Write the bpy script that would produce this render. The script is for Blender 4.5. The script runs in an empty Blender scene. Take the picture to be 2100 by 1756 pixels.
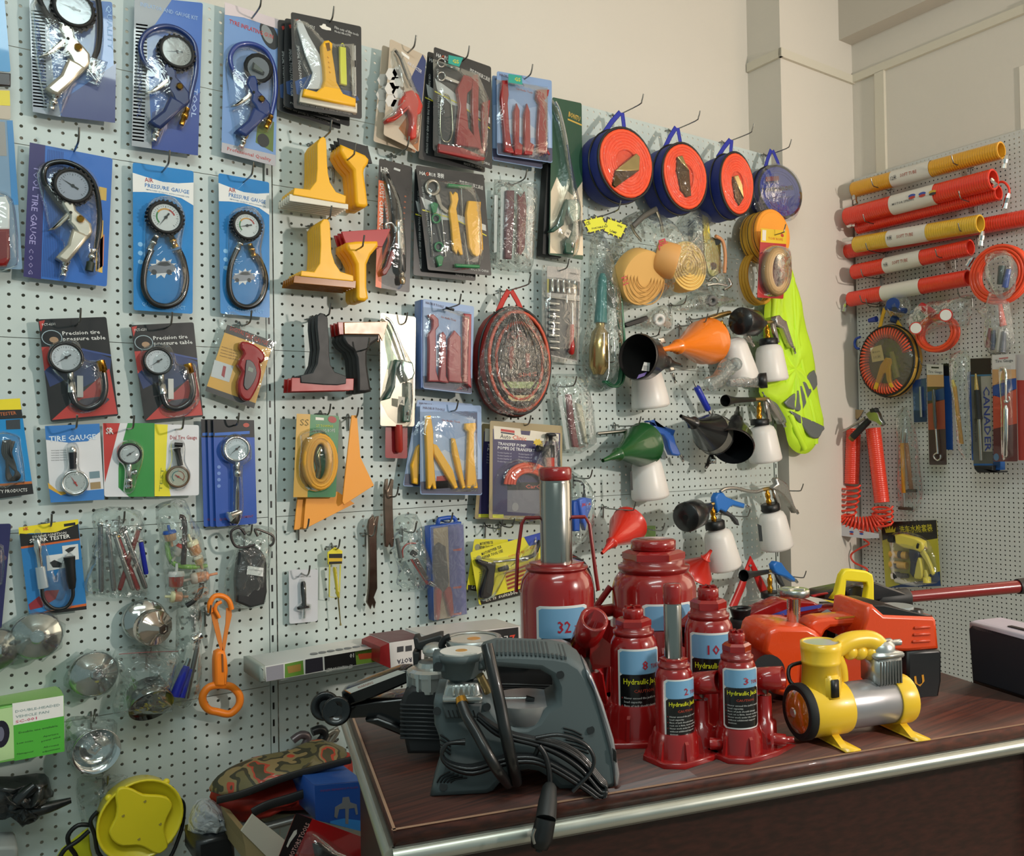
import bpy, bmesh, math, random
import numpy as np
from mathutils import Vector as V, Matrix
R_=random.Random(7)
S=bpy.context.scene; COL=S.collection
# ---------------------------------------------------------------- camera, world, lights, exposure
cd=bpy.data.cameras.new('camera'); cam=bpy.data.objects.new('camera',cd); COL.objects.link(cam)
CAM=V((-.65363,-2.10210,1.21314)); cam.location=CAM
cam.rotation_euler=[math.radians(a) for a in (90.878367,.992190,-36.258527)]
cd.sensor_width=36; cd.lens=1781.7536*36/2100; cd.shift_x=-121.714/2100; cd.shift_y=4.539/2100; cd.clip_start=.05
S.camera=cam
S.view_settings.view_transform='Standard'; S.view_settings.look='None'; S.view_settings.gamma=1
S.view_settings.use_curve_mapping=False; S.view_settings.exposure=0.0
w=bpy.data.worlds.new('world'); S.world=w; w.use_nodes=True
bg=w.node_tree.nodes['Background']; bg.inputs[0].default_value=(.62,.82,.80,1); bg.inputs[1].default_value=.34
def area(name,loc,aim,sx,sy,power,col):
    l=bpy.data.lights.new(name,'AREA'); l.shape='RECTANGLE'; l.size=sx; l.size_y=sy; l.energy=power; l.color=col
    o=bpy.data.objects.new(name,l); COL.objects.link(o); o.location=loc
    o.rotation_euler=(V(aim)-V(loc)).to_track_quat('-Z','Y').to_euler(); return o
# assumed, unseen lights: warm key light behind the camera, cool tube lamps on the ceiling
area('assumed_key_light',(1.62,-3.6,1.92),(.9,0,1.7),.14,.14,60,(1,.88,.78))  # added key light, source unseen; placed to fit shadows and lit holes
area('assumed_ceiling_light',(-.5,-2.0,2.93),(-.2,-.4,1.2),1.4,.25,17,(.86,1,.98))
area('assumed_ceiling_light',(-1.2,-3.2,2.93),(-.6,-2.2,0),1.4,.25,12,(.86,1,.97))
# ---------------------------------------------------------------- projection helpers: a photo pixel gives a point on a real plane
RM=cam.rotation_euler.to_matrix(); F=1781.7536
def ray(x,y): return RM@V(((x-1171.714)/F,-(y-882.539)/F,-1))
XB=2.289
def A(x,y,d=0): r=ray(x,y); return CAM+r*((-d-CAM.y)/r.y)
def B(x,y,d=0): r=ray(x,y); return CAM+r*((XB-d-CAM.x)/r.x)
def T(x,y,z=.76314): r=ray(x,y); return CAM+r*((z-CAM.z)/r.z)
# ---------------------------------------------------------------- materials
MC={}
def lin(h):
    h=h.lstrip('#'); r=[int(h[i:i+2],16)/255 for i in (0,2,4)]
    return [c/12.92 if c<=.04045 else ((c+.055)/1.055)**2.4 for c in r]+[1]
def m(h,r=.45,me=0,k='p',**kw):
    key=(h,r,me,k,tuple(kw.items()))
    if key in MC: return MC[key]
    a=bpy.data.materials.new(k+'_'+h); a.use_nodes=True; n=a.node_tree.nodes; L=a.node_tree.links; b=n['Principled BSDF']
    b.inputs['Base Color'].default_value=lin(h); b.inputs['Roughness'].default_value=r; b.inputs['Metallic'].default_value=me
    for q,v in kw.items():
        if q=='coat': b.inputs['Coat Weight'].default_value=v
        if q=='tr': b.inputs['Transmission Weight'].default_value=v
        if q=='sss': b.inputs['Subsurface Weight'].default_value=v; b.inputs['Subsurface Radius'].default_value=(.03,.025,.02)
        if q=='al': b.inputs['Alpha'].default_value=v
        if q=='em': b.inputs['Emission Color'].default_value=lin(h); b.inputs['Emission Strength'].default_value=v
    tc=n.new('ShaderNodeTexCoord')
    if k=='p':
        t=n.new('ShaderNodeTexNoise'); t.inputs['Scale'].default_value=35; L.new(tc.outputs['Object'],t.inputs[0])
        g=n.new('ShaderNodeMapRange'); g.inputs[3].default_value=max(0,r-.06); g.inputs[4].default_value=min(1,r+.06)
        L.new(t.outputs[0],g.inputs[0]); L.new(g.outputs[0],b.inputs['Roughness'])
    if k=='wall':
        t=n.new('ShaderNodeTexNoise'); t.inputs['Scale'].default_value=kw.get('sc',60); t.inputs['Detail'].default_value=4; L.new(tc.outputs['Object'],t.inputs[0])
        u=n.new('ShaderNodeBump'); u.inputs[0].default_value=.06; u.inputs[1].default_value=.01; L.new(t.outputs[0],u.inputs['Height']); L.new(u.outputs[0],b.inputs['Normal'])
        t2=n.new('ShaderNodeTexNoise'); t2.inputs['Scale'].default_value=2.3; L.new(tc.outputs['Object'],t2.inputs[0])
        mx=n.new('ShaderNodeMix'); mx.data_type='RGBA'; mx.inputs[6].default_value=lin(h); c=lin(h); mx.inputs[7].default_value=(c[0]*.93,c[1]*.93,c[2]*.92,1)
        L.new(t2.outputs[0],mx.inputs[0]); L.new(mx.outputs[2],b.inputs['Base Color'])
    if k=='wood':
        mp=n.new('ShaderNodeMapping'); mp.inputs['Rotation'].default_value=(0,0,.283); mp.inputs['Scale'].default_value=(1.5,34,34); L.new(tc.outputs['Object'],mp.inputs[0])
        t=n.new('ShaderNodeTexNoise'); t.inputs['Scale'].default_value=5; t.inputs['Detail'].default_value=8; L.new(mp.outputs[0],t.inputs[0])
        cr=n.new('ShaderNodeValToRGB'); cr.color_ramp.elements[0].position=.35; cr.color_ramp.elements[0].color=lin(kw['c2']); cr.color_ramp.elements[1].position=.68; cr.color_ramp.elements[1].color=lin(h)
        L.new(t.outputs[0],cr.inputs[0]); L.new(cr.outputs[0],b.inputs['Base Color'])
    if k=='camo':
        t=n.new('ShaderNodeTexVoronoi'); t.inputs['Scale'].default_value=22; nz=n.new('ShaderNodeTexNoise'); nz.inputs['Scale'].default_value=14
        L.new(tc.outputs['Object'],nz.inputs[0]); L.new(nz.outputs[1],t.inputs[0]); cr=n.new('ShaderNodeValToRGB'); cr.color_ramp.interpolation='CONSTANT'
        t3=n.new('ShaderNodeTexNoise'); t3.inputs['Scale'].default_value=17; t3.inputs['Detail'].default_value=1.5; L.new(tc.outputs['Object'],t3.inputs[0])
        e=cr.color_ramp.elements; e[0].color=lin('6b6340'); e[1].position=.44; e[1].color=lin('3b3a2a')
        for ps,cc in ((.5,'8d7a52'),(.56,'b4432e'),(.6,'4a4630'),(.68,'99946c')): q=e.new(ps); q.color=lin(cc)
        L.new(t3.outputs[0],cr.inputs[0]); L.new(cr.outputs[0],b.inputs['Base Color'])
    if k=='film':   # clear plastic film: mostly see-through, glossy wrinkles
        o=n['Material Output']; tr=n.new('ShaderNodeBsdfTransparent'); tr.inputs[0].default_value=lin(h)
        gl=n.new('ShaderNodeBsdfGlossy'); gl.inputs['Roughness'].default_value=r; gl.inputs[0].default_value=(.9,.93,.93,1)
        df=n.new('ShaderNodeBsdfDiffuse'); df.inputs[0].default_value=(.75,.77,.76,1)
        fr=n.new('ShaderNodeLayerWeight'); fr.inputs[0].default_value=kw.get('fr',.25)
        t=n.new('ShaderNodeTexNoise'); t.inputs['Scale'].default_value=kw.get('sc',26); t.inputs['Detail'].default_value=3; t.inputs['Distortion'].default_value=1.2
        L.new(tc.outputs['Object'],t.inputs[0]); u=n.new('ShaderNodeBump'); u.inputs[0].default_value=kw.get('bp',.5); u.inputs[1].default_value=.02
        L.new(t.outputs[0],u.inputs['Height'])
        for q in (gl,df,fr): L.new(u.outputs[0],q.inputs['Normal'])
        mt=n.new('ShaderNodeMath'); mt.operation='MULTIPLY_ADD'; mt.inputs[1].default_value=kw.get('g',.55); mt.inputs[2].default_value=kw.get('g0',.04); L.new(fr.outputs[0],mt.inputs[0])
        m1=n.new('ShaderNodeMixShader'); m2=n.new('ShaderNodeMixShader'); m2.inputs[0].default_value=kw.get('df',.06)
        L.new(mt.outputs[0],m1.inputs[0]); L.new(tr.outputs[0],m1.inputs[1]); L.new(gl.outputs[0],m1.inputs[2])
        L.new(m1.outputs[0],m2.inputs[1]); L.new(df.outputs[0],m2.inputs[2]); L.new(m2.outputs[0],o.inputs[0])
    MC[key]=a; return a
FILM=m('f2f5f4',.12,0,'film'); BAG=m('f0f4f3',.14,0,'film',bp=.55,sc=22,df=.05,g=.42,g0=.03); MILK=m('eceeee',.2,0,'film',df=.10,bp=.6,g=.4)
GLS=m('f4f6f6',.1,0,'film',bp=.02,g=.22,g0=.02,df=.01); BLIS=m('f4f6f6',.06,0,'film',bp=.12,g=.5,g0=.05,df=.03)
CH=m('d9dbda',.14,1); STL=m('a9aaa6',.3,1); DST=m('5d5a56',.35,1); BRS=m('c8943f',.25,1); WIRE=m('8f8f8b',.28,1)
BK=m('101213',.4); BK2=m('1d1f20',.55); RUB=m('141516',.65); WH=m('e6e6e2',.5); YEL=m('f2b41c',.38); CYEL=m('efe037',.45)
RED=m('9e1616',.22,coat=.5); ORG=m('f2542a',.4)
# ---------------------------------------------------------------- mesh builder
ORG_={}
def reg(o,p): ORG_[o.name]=V(p)
def obj(name,data,parent=None):
    o=bpy.data.objects.new(name,data); COL.objects.link(o)
    if parent: o.parent=parent
    return o
def root(name,label,cat,loc,group=None):
    o=bpy.data.objects.new(name,None); COL.objects.link(o); o.empty_display_size=.02; o.location=loc
    o['label']=label; o['category']=cat
    if group: o['group']=group
    reg(o,loc); return o
def tag(o,label,cat,group=None,kind=None):
    if label: o['label']=label
    if cat: o['category']=cat
    if group: o['group']=group
    if kind: o['kind']=kind
    return o
def cr(pts,n,closed):   # Catmull-Rom
    out=[]; N=len(pts)
    for i in range(N if closed else N-1):
        if closed: a,b,c,d=pts[i-1],pts[i],pts[(i+1)%N],pts[(i+2)%N]
        else: a,b,c,d=pts[max(i-1,0)],pts[i],pts[i+1],pts[min(i+2,N-1)]
        for k in range(n):
            t=k/n; out.append(.5*((2*b)+(c-a)*t+(2*a-5*b+4*c-d)*t*t+(3*b-a-3*c+d)*t**3))
    if not closed: out.append(pts[-1].copy())
    return out
def rnd(pts,r,n=4):     # rounded corners
    out=[]; N=len(pts)
    for i in range(N):
        p=pts[i]; a=pts[i-1]-p; b=pts[(i+1)%N]-p; q=min(r,a.length*.48,b.length*.48)
        p0=p+a.normalized()*q; p1=p+b.normalized()*q
        for k in range(n+1):
            t=k/n; out.append(p0*(1-t)**2+p*2*t*(1-t)+p1*t*t)
    return out
class MB:
    def __init__(s,pl='A',d=0):
        if isinstance(pl,tuple):   # any upright plane: (name, point on it, normal towards the viewer)
            O,nn=V(pl[1]),V(pl[2]).normalized(); s.f=lambda x,y,e=0:(lambda r:CAM+r*((O+nn*e-CAM).dot(nn)/r.dot(nn)))(ray(x,y)); s.n=nn; s.d=d; s.v=[]; s.fc=[]; s.mi=[]; s.ms=[]; s.sm=[]; s.u=V((-nn.y,nn.x,0)); return
        s.f=A if pl=='A' else B; s.n=V((0,-1,0)) if pl=='A' else V((-1,0,0)); s.d=d; s.v=[]; s.fc=[]; s.mi=[]; s.ms=[]; s.sm=[]
        s.u=V((1,0,0)) if pl=='A' else V((0,-1,0))
    def P(s,x,y,e=0): return s.f(x,y,s.d+e)
    def mid(s,mt):
        if mt not in s.ms: s.ms.append(mt)
        return s.ms.index(mt)
    def add(s,vs,fs,mt,smooth=False):
        o=len(s.v); k=s.mid(mt); s.v+=[V(q) for q in vs]
        for q in fs: s.fc.append([o+i for i in q]); s.mi.append(k); s.sm.append(smooth)
    def pts(s,p,e):
        if isinstance(p[0],(int,float)): p=[(p[i],p[i+1]) for i in range(0,len(p),2)]
        return [s.P(q[0],q[1],e) if not isinstance(q,V) else q for q in p]
    def poly(s,mt,p,a=0,b=.002,bev=0,sm=0,rc=0,n=None,vec=None):
        """prism standing on the plane: outline p, from height a to height b"""
        n=n or s.n; q=vec if vec else s.pts(p,b)
        if rc: q=rnd(q,rc)
        if sm: q=cr(q,sm,True)
        N=len(q); ar=V((0,0,0))
        for i in range(N): ar+=q[i].cross(q[(i+1)%N])
        if ar.dot(n)<0: q.reverse()
        rings=[[x-n*(b-a) for x in q]]
        if bev>0:
            ins=[]
            for i in range(N):
                t1=(q[i]-q[i-1]).normalized(); t2=(q[(i+1)%N]-q[i]).normalized(); t=t1+t2
                if t.length<1e-6: t=t2
                nn=n.cross(t.normalized()); c=max(.5,abs(nn.dot(n.cross(t2)))); ins.append(nn*bev/c)
            rings.append([x-n*bev for x in q]); rings.append([x-n*bev*.3+i*.3 for x,i in zip(q,ins)]); rings.append([x+i for x,i in zip(q,ins)])
        else: rings.append(q)
        vs=[x for r in rings for x in r]; fs=[]
        for r in range(len(rings)-1):
            for i in range(N): j=(i+1)%N; fs.append((r*N+i,r*N+j,(r+1)*N+j,(r+1)*N+i))
        s.add(vs,fs,mt,bev>0); s.add(rings[-1],[list(range(N))],mt); s.add(rings[0],[list(range(N))[::-1]],mt)
    def flat(s,mt,p,e,sm=0,rc=0):
        q=s.pts(p,e)
        if rc: q=rnd(q,rc,3)
        if sm: q=cr(q,sm,True)
        ar=V((0,0,0))
        for i in range(len(q)): ar+=q[i].cross(q[(i+1)%len(q)])
        if ar.dot(s.n)<0: q.reverse()
        s.add(q,[list(range(len(q)))],mt)
    def oval(s,mt,x,y,rx,ry,e,ang=0,n=20):   # flat ellipse printed at pixel x,y with half sizes in metres
        c=s.P(x,y,e); ca,sa=math.cos(ang),math.sin(ang); u=s.u; z=V((0,0,1))
        s.add([c+u*(rx*math.cos(t)*ca-ry*math.sin(t)*sa)+z*(rx*math.cos(t)*sa+ry*math.sin(t)*ca) for t in [6.28318*k/n for k in range(n)]],[list(range(n))],mt)
    def tube(s,mt,p,r,sm=4,seg=8,closed=False,cap=True,flat=1,e=0):
        """pipe through points (x,y,height) or Vectors; r number or list"""
        q=[x if isinstance(x,V) else s.P(x[0],x[1],(x[2] if len(x)>2 else 0)+e) for x in p]
        rr=r if isinstance(r,(list,tuple)) else [r]*len(q)
        if sm>1:
            ra=[V((x,0,0)) for x in rr]; q=cr(q,sm,closed); rr=[x.x for x in cr(ra,sm,closed)]
        N=len(q); up=None; vs=[]
        for i in range(N):
            if closed: t=q[(i+1)%N]-q[i-1]
            else: t=q[min(i+1,N-1)]-q[max(i-1,0)]
            if t.length<1e-9: t=V((0,0,1))
            t.normalize()
            if up is None: up=t.orthogonal().normalized(); 
            if up is None or i==0:
                up=(s.n-t*s.n.dot(t)); up=up.normalized() if up.length>.2 else t.orthogonal().normalized()
            else: up=(up-t*up.dot(t)).normalized()
            sd=t.cross(up)
            for k in range(seg): a=2*math.pi*k/seg; vs.append(q[i]+up*math.cos(a)*rr[i]*flat+sd*math.sin(a)*rr[i])
        fs=[]
        for i in range(N if closed else N-1):
            for k in range(seg): j=(i+1)%N; fs.append((i*seg+k,i*seg+(k+1)%seg,j*seg+(k+1)%seg,j*seg+k))
        s.add(vs,fs,mt,True)
        if cap and not closed: s.add(vs[:seg],[list(range(seg))[::-1]],mt); s.add(vs[-seg:],[list(range(seg))],mt)
    def lathe(s,mt,p0,p1,prof,seg=24,cap=True,ang0=0,hard=False):
        """turned body about the axis p0->p1; prof=[(0..1 along axis, radius)]"""
        p0=p0 if isinstance(p0,V) else s.P(*p0); p1=p1 if isinstance(p1,V) else s.P(*p1)
        t=p1-p0; L=t.length; t=t.normalized(); up=V((0,0,1)) if abs(t.z)<.9 else V((1,0,0)); up=(up-t*up.dot(t)).normalized(); sd=t.cross(up)
        vs=[]; fs=[]
        for (a,r) in prof:
            for k in range(seg): g=ang0+2*math.pi*k/seg; vs.append(p0+t*L*a+up*math.cos(g)*r+sd*math.sin(g)*r)
        for i in range(len(prof)-1):
            for k in range(seg): fs.append((i*seg+k,(i+1)*seg+k,(i+1)*seg+(k+1)%seg,i*seg+(k+1)%seg))
        s.add(vs,fs,mt,not hard)
        if cap: s.add(vs[:seg],[list(range(seg))],mt); s.add(vs[-seg:],[list(range(seg))[::-1]],mt)
    def puff(s,mt,p,a,t,sm=0,nz=0,rings=6,pw=.5,back=True,vec=None,rc=0,tz=.5,wv=0,wn=9):
        """pillow over an outline: film bags, blister domes, soft bodies"""
        q=vec if vec else s.pts(p,a+t*tz)
        if rc: q=rnd(q,rc)
        if sm: q=cr(q,sm,True)
        q=[x-s.n*(t*tz) for x in q] if not vec else q
        N=len(q); c=V((0,0,0)); 
        for x in q: c+=x/N
        for sgn in ((1,-1) if back else (1,)):
            vs=[]
            for r in range(rings):
                f=1-(r/rings)**1.25; h=t*(1-f**2)**pw*(1 if sgn>0 else .25)
                for i in range(N): vs.append(c+(q[i]-c)*f+s.n*(h*sgn*(1+(R_.uniform(-nz,nz) if r else 0)+wv*math.sin(wn*6.283*i/N+r*.5))))
            vs.append(c+s.n*t*(1 if sgn>0 else -.25)); fs=[]
            for r in range(rings-1):
                for i in range(N):
                    j=(i+1)%N; fs.append((r*N+i,r*N+j,(r+1)*N+j,(r+1)*N+i))
            for i in range(N): fs.append(((rings-1)*N+i,(rings-1)*N+(i+1)%N,rings*N))
            s.add(vs,fs,mt,True)
    def text(s,mt,st,x0,y0,x1,y1,h,e=.0006,b=.0,sl=0,vec=None,n=None):
        """lettering along the baseline (x0,y0)->(x1,y1), letter height h pixels"""
        cu=bpy.data.curves.new('t','FONT'); cu.body=st; cu.size=1; cu.offset=b; cu.shear=sl; cu.resolution_u=1
        o=bpy.data.objects.new('t',cu); COL.objects.link(o); me=bpy.data.meshes.new_from_object(o)
        co=[v.co.copy() for v in me.vertices]; fs=[list(p.vertices) for p in me.polygons]
        bpy.data.objects.remove(o); bpy.data.curves.remove(cu); bpy.data.meshes.remove(me)
        if not co: return
        if vec: a,c,up=vec
        else:
            a=s.P(x0,y0,e); c=s.P(x1,y1,e); mx,my=(x0+x1)/2,(y0+y1)/2; dx,dy=x1-x0,y1-y0; l=math.hypot(dx,dy)
            k=s.P(mx+dy/l*h,my-dx/l*h,e)-s.P(mx,my,e); r=(c-a).normalized(); nn=n or s.n; up=nn.cross(r).normalized()*k.length
        r=c-a; w0=min(q.x for q in co); w1=max(q.x for q in co); hh=.72
        s.add([a+r*((q.x-w0)/max(1e-6,w1-w0))+up*(q.y/hh) for q in co],fs,mt)
    def box(s,mt,c,sz,rot=0,bev=0,R=None):
        bm=bmesh.new(); bmesh.ops.create_cube(bm,size=1)
        for v in bm.verts: v.co=V((v.co.x*sz[0],v.co.y*sz[1],v.co.z*sz[2]))
        if bev: bmesh.ops.bevel(bm,geom=bm.edges[:],offset=bev,segments=2,affect='EDGES')
        M_=R or Matrix.Rotation(rot,3,'Z'); bm.verts.index_update()
        s.add([V(c)+M_@v.co for v in bm.verts],[[v.index for v in f.verts] for f in bm.faces],mt,bev>0); bm.free()
    def sphere(s,mt,c,r,sq=(1,1,1),seg=16):
        c=c if isinstance(c,V) else s.P(*c); vs=[];fs=[];h=seg//2
        for i in range(1,h):
            for k in range(seg):
                a=math.pi*i/h;b=2*math.pi*k/seg; vs.append(c+V((math.sin(a)*math.cos(b)*sq[0],math.sin(a)*math.sin(b)*sq[1],math.cos(a)*sq[2]))*r)
        for i in range(h-2):
            for k in range(seg): fs.append((i*seg+k,(i+1)*seg+k,(i+1)*seg+(k+1)%seg,i*seg+(k+1)%seg))
        vs+=[c+V((0,0,r*sq[2])),c-V((0,0,r*sq[2]))]; n=len(vs)
        for k in range(seg): fs.append((n-2,k,(k+1)%seg)); fs.append((n-1,(h-2)*seg+(k+1)%seg,(h-2)*seg+k))
        s.add(vs,fs,mt,True)
    zmin=None
    def build(s,name,parent=None,label=None):
        if MB.zmin is not None:
            for q in s.v: q.z=max(q.z,MB.zmin)
        o0=ORG_[parent.name] if parent else V((0,0,0))
        me=bpy.data.meshes.new(name); me.from_pydata([tuple(q-o0) for q in s.v],[],s.fc)
        for a in s.ms: me.materials.append(a)
        me.polygons.foreach_set('material_index',s.mi); me.polygons.foreach_set('use_smooth',s.sm); me.update()
        o=obj(name,me,parent)
        reg(o,o0)
        if label: o['label']=label
        return o
    def top(s,name,label,cat,group=None,loc=None):   # a thing that is one mesh, origin at its own base
        c=loc
        if c is None:
            xs=[q.x for q in s.v]; ys=[q.y for q in s.v]; zs=[q.z for q in s.v]; c=V(((min(xs)+max(xs))/2,(min(ys)+max(ys))/2,min(zs)))
        zk=MB.zmin
        if zk is not None:
            for q in s.v: q.z=max(q.z,zk)
        MB.zmin=None; s.v=[q-c for q in s.v]; o=s.build(name); MB.zmin=zk; o.location=c; reg(o,c); return tag(o,label,cat,group)
def hexc(s): return m(s)
# ---------------------------------------------------------------- room
def slab(name,x0,x1,y0,y1,z0,z1,mt,kind='structure'):
    b=MB(); b.box(mt,((x0+x1)/2,(y0+y1)/2,(z0+z1)/2),(x1-x0,y1-y0,z1-z0)); o=b.build(name); o['kind']=kind; return o
WALL=m('dcd6cb',.85,0,'wall'); TRIM=m('d9d3c2',.6,0,'wall')
slab('wall_back',-2.2,1.95,.16,.28,0,3.05,WALL)
slab('wall_pillar',1.8775,2.43,0.0,.28,0,3.05,WALL)
slab('floor',-2.4,2.6,-4.2,.28,-.06,0,m('8d877c',.5,0,'wall'))
slab('ceiling',-2.4,2.6,-4.2,.28,3.05,3.13,m('dedbd2',.9,0,'wall'))
# right wall with the opening of the window
slab('wall_right',2.31,2.43,-.66,0,0,3.05,WALL)
slab('wall_right',2.31,2.43,-2.0,-.66,0,1.0,WALL); slab('wall_right',2.31,2.43,-2.0,-.66,2.458,3.05,WALL); slab('wall_right',2.31,2.43,-4.2,-2.0,0,3.05,WALL)
slab('trim_1',2.23,2.31,-4.2,0,2.785,3.05,m('c9c2b6',.85,0,'wall'))
b=MB(); W_=m('e9e4d8',.5)
for y0,y1,z0,z1 in ((-.70,-.66,1.0,2.458),(-2,-1.96,1.0,2.458),(-1.96,-.70,2.418,2.458),(-1.96,-.70,1.0,1.04),(-1.35,-1.31,1.04,2.418)):
    b.box(W_,(2.33,(y0+y1)/2,(z0+z1)/2),(.05,y1-y0,z1-z0))
o=b.build('window_1'); o['kind']='structure'
b=MB(); b.box(m('ffe9cf',.3,em=2.2),(2.37,-1.33,1.73),(.01,1.3,1.4)); b.build('window_pane',o)
# cable ducts along the walls
b=MB()
b.box(TRIM,(1.872,.07,2.642),(.012,.17,.032)); b.box(TRIM,(2.088,-.006,2.642),(.444,.012,.032)); b.box(TRIM,(2.303,-.36,2.644),(.014,.72,.03)); b.box(TRIM,(2.301,-2.4,2.644),(.018,3.4,.036))
o=b.build('trim_2'); o['kind']='structure'
b=MB(); q0=B(1797,170,-.02); q1=B(1816,170,-.02); b.box(TRIM,(2.303,(q0.y+q1.y)/2,2.41),(.014,abs(q1.y-q0.y),.44)); o=b.build('trim_3'); o['kind']='structure'
# ---------------------------------------------------------------- pegboard with real holes
PEG=m('c6d2cf',.42,0,'wall',sc=20); PEGB=m('cdd0cc',.45,0,'wall',sc=20)
def pegboard(name,label,pl,c0,nc,z0,nz,p,rad,ml,mr,mt,th=.0014):
    """sheet with nc x nz punched holes, pitch p; c0 is the x (or y) of the first hole, z0 the lower edge"""
    K=12; cx=c0+np.arange(nc)*p; cz=z0+(np.arange(nz)+.5)*p; gx,gz=np.meshgrid(cx,cz); gx=gx.ravel(); gz=gz.ravel(); n=len(gx)
    a=math.pi/4+2*math.pi*np.arange(K)/K; ring=np.stack([np.cos(a)*rad,np.sin(a)*rad],1); cor=np.array([[1,1],[-1,1],[-1,-1],[1,-1]])*p/2
    t2=np.concatenate([cor,ring,ring]); dep=np.array([0]*(4+K)+[th]*K)
    U=(gx[:,None]+t2[None,:,0]).ravel(); Zc=(gz[:,None]+t2[None,:,1]).ravel(); D=np.tile(dep,n)
    fs=[]
    for i in range(4):
        j=(i+1)%4; rg=[4+(3*i+k)%K for k in range(4)]; fs.append([i,j]+rg[::-1])
    for k in range(K): fs.append([4+k,4+(k+1)%K,4+K+(k+1)%K,4+K+k])
    nv=4+2*K; loops=np.array([x for f in fs for x in f]); tot=np.array([len(f) for f in fs])
    AL=(loops[None,:]+(np.arange(n)*nv)[:,None]).ravel(); AT=np.tile(tot,n)
    # plain margins left and right
    ex=[]; xa=c0-p/2; xb=c0+(nc-.5)*p; zt=z0+nz*p; e0=len(U)
    for u0,u1 in ((xa-ml,xa),(xb,xb+mr)):
        if u1-u0>1e-5: ex+=[(u0,z0),(u1,z0),(u1,zt),(u0,zt)]
    if ex:
        ex=np.array(ex); U=np.append(U,ex[:,0]); Zc=np.append(Zc,ex[:,1]); D=np.append(D,np.zeros(len(ex)))
        AL=np.append(AL,e0+np.arange(len(ex))); AT=np.append(AT,[4]*(len(ex)//4))
    if pl=='A': co=np.stack([U,D,Zc],1)
    else: co=np.stack([XB+D,-U,Zc],1)
    org=co.min(0); co=co-org
    me=bpy.data.meshes.new(name); me.vertices.add(len(co)); me.vertices.foreach_set('co',co.ravel().astype(np.float32))
    me.loops.add(len(AL)); me.loops.foreach_set('vertex_index',AL.astype(np.int32)); me.polygons.add(len(AT))
    st=np.concatenate([[0],np.cumsum(AT)[:-1]]); me.polygons.foreach_set('loop_start',st.astype(np.int32)); me.polygons.foreach_set('loop_total',AT.astype(np.int32))
    me.update(calc_edges=True); me.shade_flat(); me.materials.append(mt); o=obj(name,me); o.location=org; reg(o,org); return tag(o,label,'pegboard panel','pale green pegboard panels on the back wall' if pl=='A' else None)
ZS=1.45; pp=.025
rows=[(24,8,'half-height panel at the very top'),(16,8,'half-height panel second from the top'),(0,16,'full-height panel third from the top'),(-16,16,'full-height panel fourth from the top'),(-32,16,'full-height panel fifth from the top'),(-48,16,'lowest panel near the floor')]
for v,nz_,tx in rows:
    g=.0007
    pegboard('pegboard_panel','pale green perforated steel '+tx+', left of the slotted upright','A',-.0276-34*pp,35,ZS+v*pp+g,nz_,pp-2*g/nz_,.0034,.012,.0055,PEG)
    pegboard('pegboard_panel','pale green perforated steel '+tx+', right of the slotted upright','A',.0276,71,ZS+v*pp+g,nz_,pp-2*g/nz_,.0034,.007,.008,PEG)
zb0=.9540-.5*.016375-45*.016375
pegboard('pegboard_panel','light grey fine-holed pegboard covering the right wall behind the table','B',.3175-18*.016375,57,zb0,124,.016375,.0027,.003,.003,PEGB)
b=MB(); b.box(m('4a4945',.9,0,'wall'),(2.3055,-.31,1.25),(.006,.60,1.95)); o=b.build('hole_shade_sheet'); o['kind']='structure'  # added dark sheet: its colour stands in for the shade inside the pegboard holes
for x,lab in ((-.002,'slotted pale green upright between the two pegboard bays'),(1.809,'slotted upright at the right end of the pegboard beside the pillar')):
    b=MB(); b.box(PEG,(x,.012,1.2),(.016,.02,2.1))
    z=.2
    while z<2.24: b.box(BK,(x-.002,.0018,z),(.0042,.001,.016)); z+=.04
    b.top('slotted_upright',lab,'shelf upright')
# ---------------------------------------------------------------- shared builders
def hook(x,y,d,what,L=.11,pl='A',pxb=None,plate=True):
    """wire display hook pushed through two holes; x,y = pixel where it passes the card standing d off the board"""
    f=A if pl=='A' else B; c=f(x,y,d); n=V((0,-1,0)) if pl=='A' else V((-1,0,0)); s=V((1,0,0)) if pl=='A' else V((0,1,0))
    if pl=='A': c.y=0
    else: c.x=XB
    up=V((0,0,1)); b=MB(pl); q=lambda a,h,k=0: c+n*a+up*h+s*k
    b.tube(WIRE,[q(.002,.012),q(.012,.004),q(.03,0),q(L-.022,0),q(L-.008,.008),q(L,.026)],.0021,3,6)
    b.tube(WIRE,[q(-.004,.004,-.0125),q(.008,.004,-.012),q(.008,.004,.012),q(-.004,.004,.0125)],.0018,1,6)
    if plate: b.tube(WIRE,[q(.007,.002),q(.005,-.03)],.0023,1,6)
    return b.top('peg_hook','steel wire peg hook '+what,'display hook','wire hooks on the pegboards',loc=c)
def card(name,label,cat,q,d,col,rc=.005,group=None,t=.0012,pl='A'):
    f=A if pl=='A' else B; P=[f(q[i],q[i+1],d) for i in (0,2,4,6)]
    c=(P[2]+P[3])/2; r=root(name,label,cat,c,group); b=MB(pl,d); b.poly(col,q,0,t,rc=rc); return r,b
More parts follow.
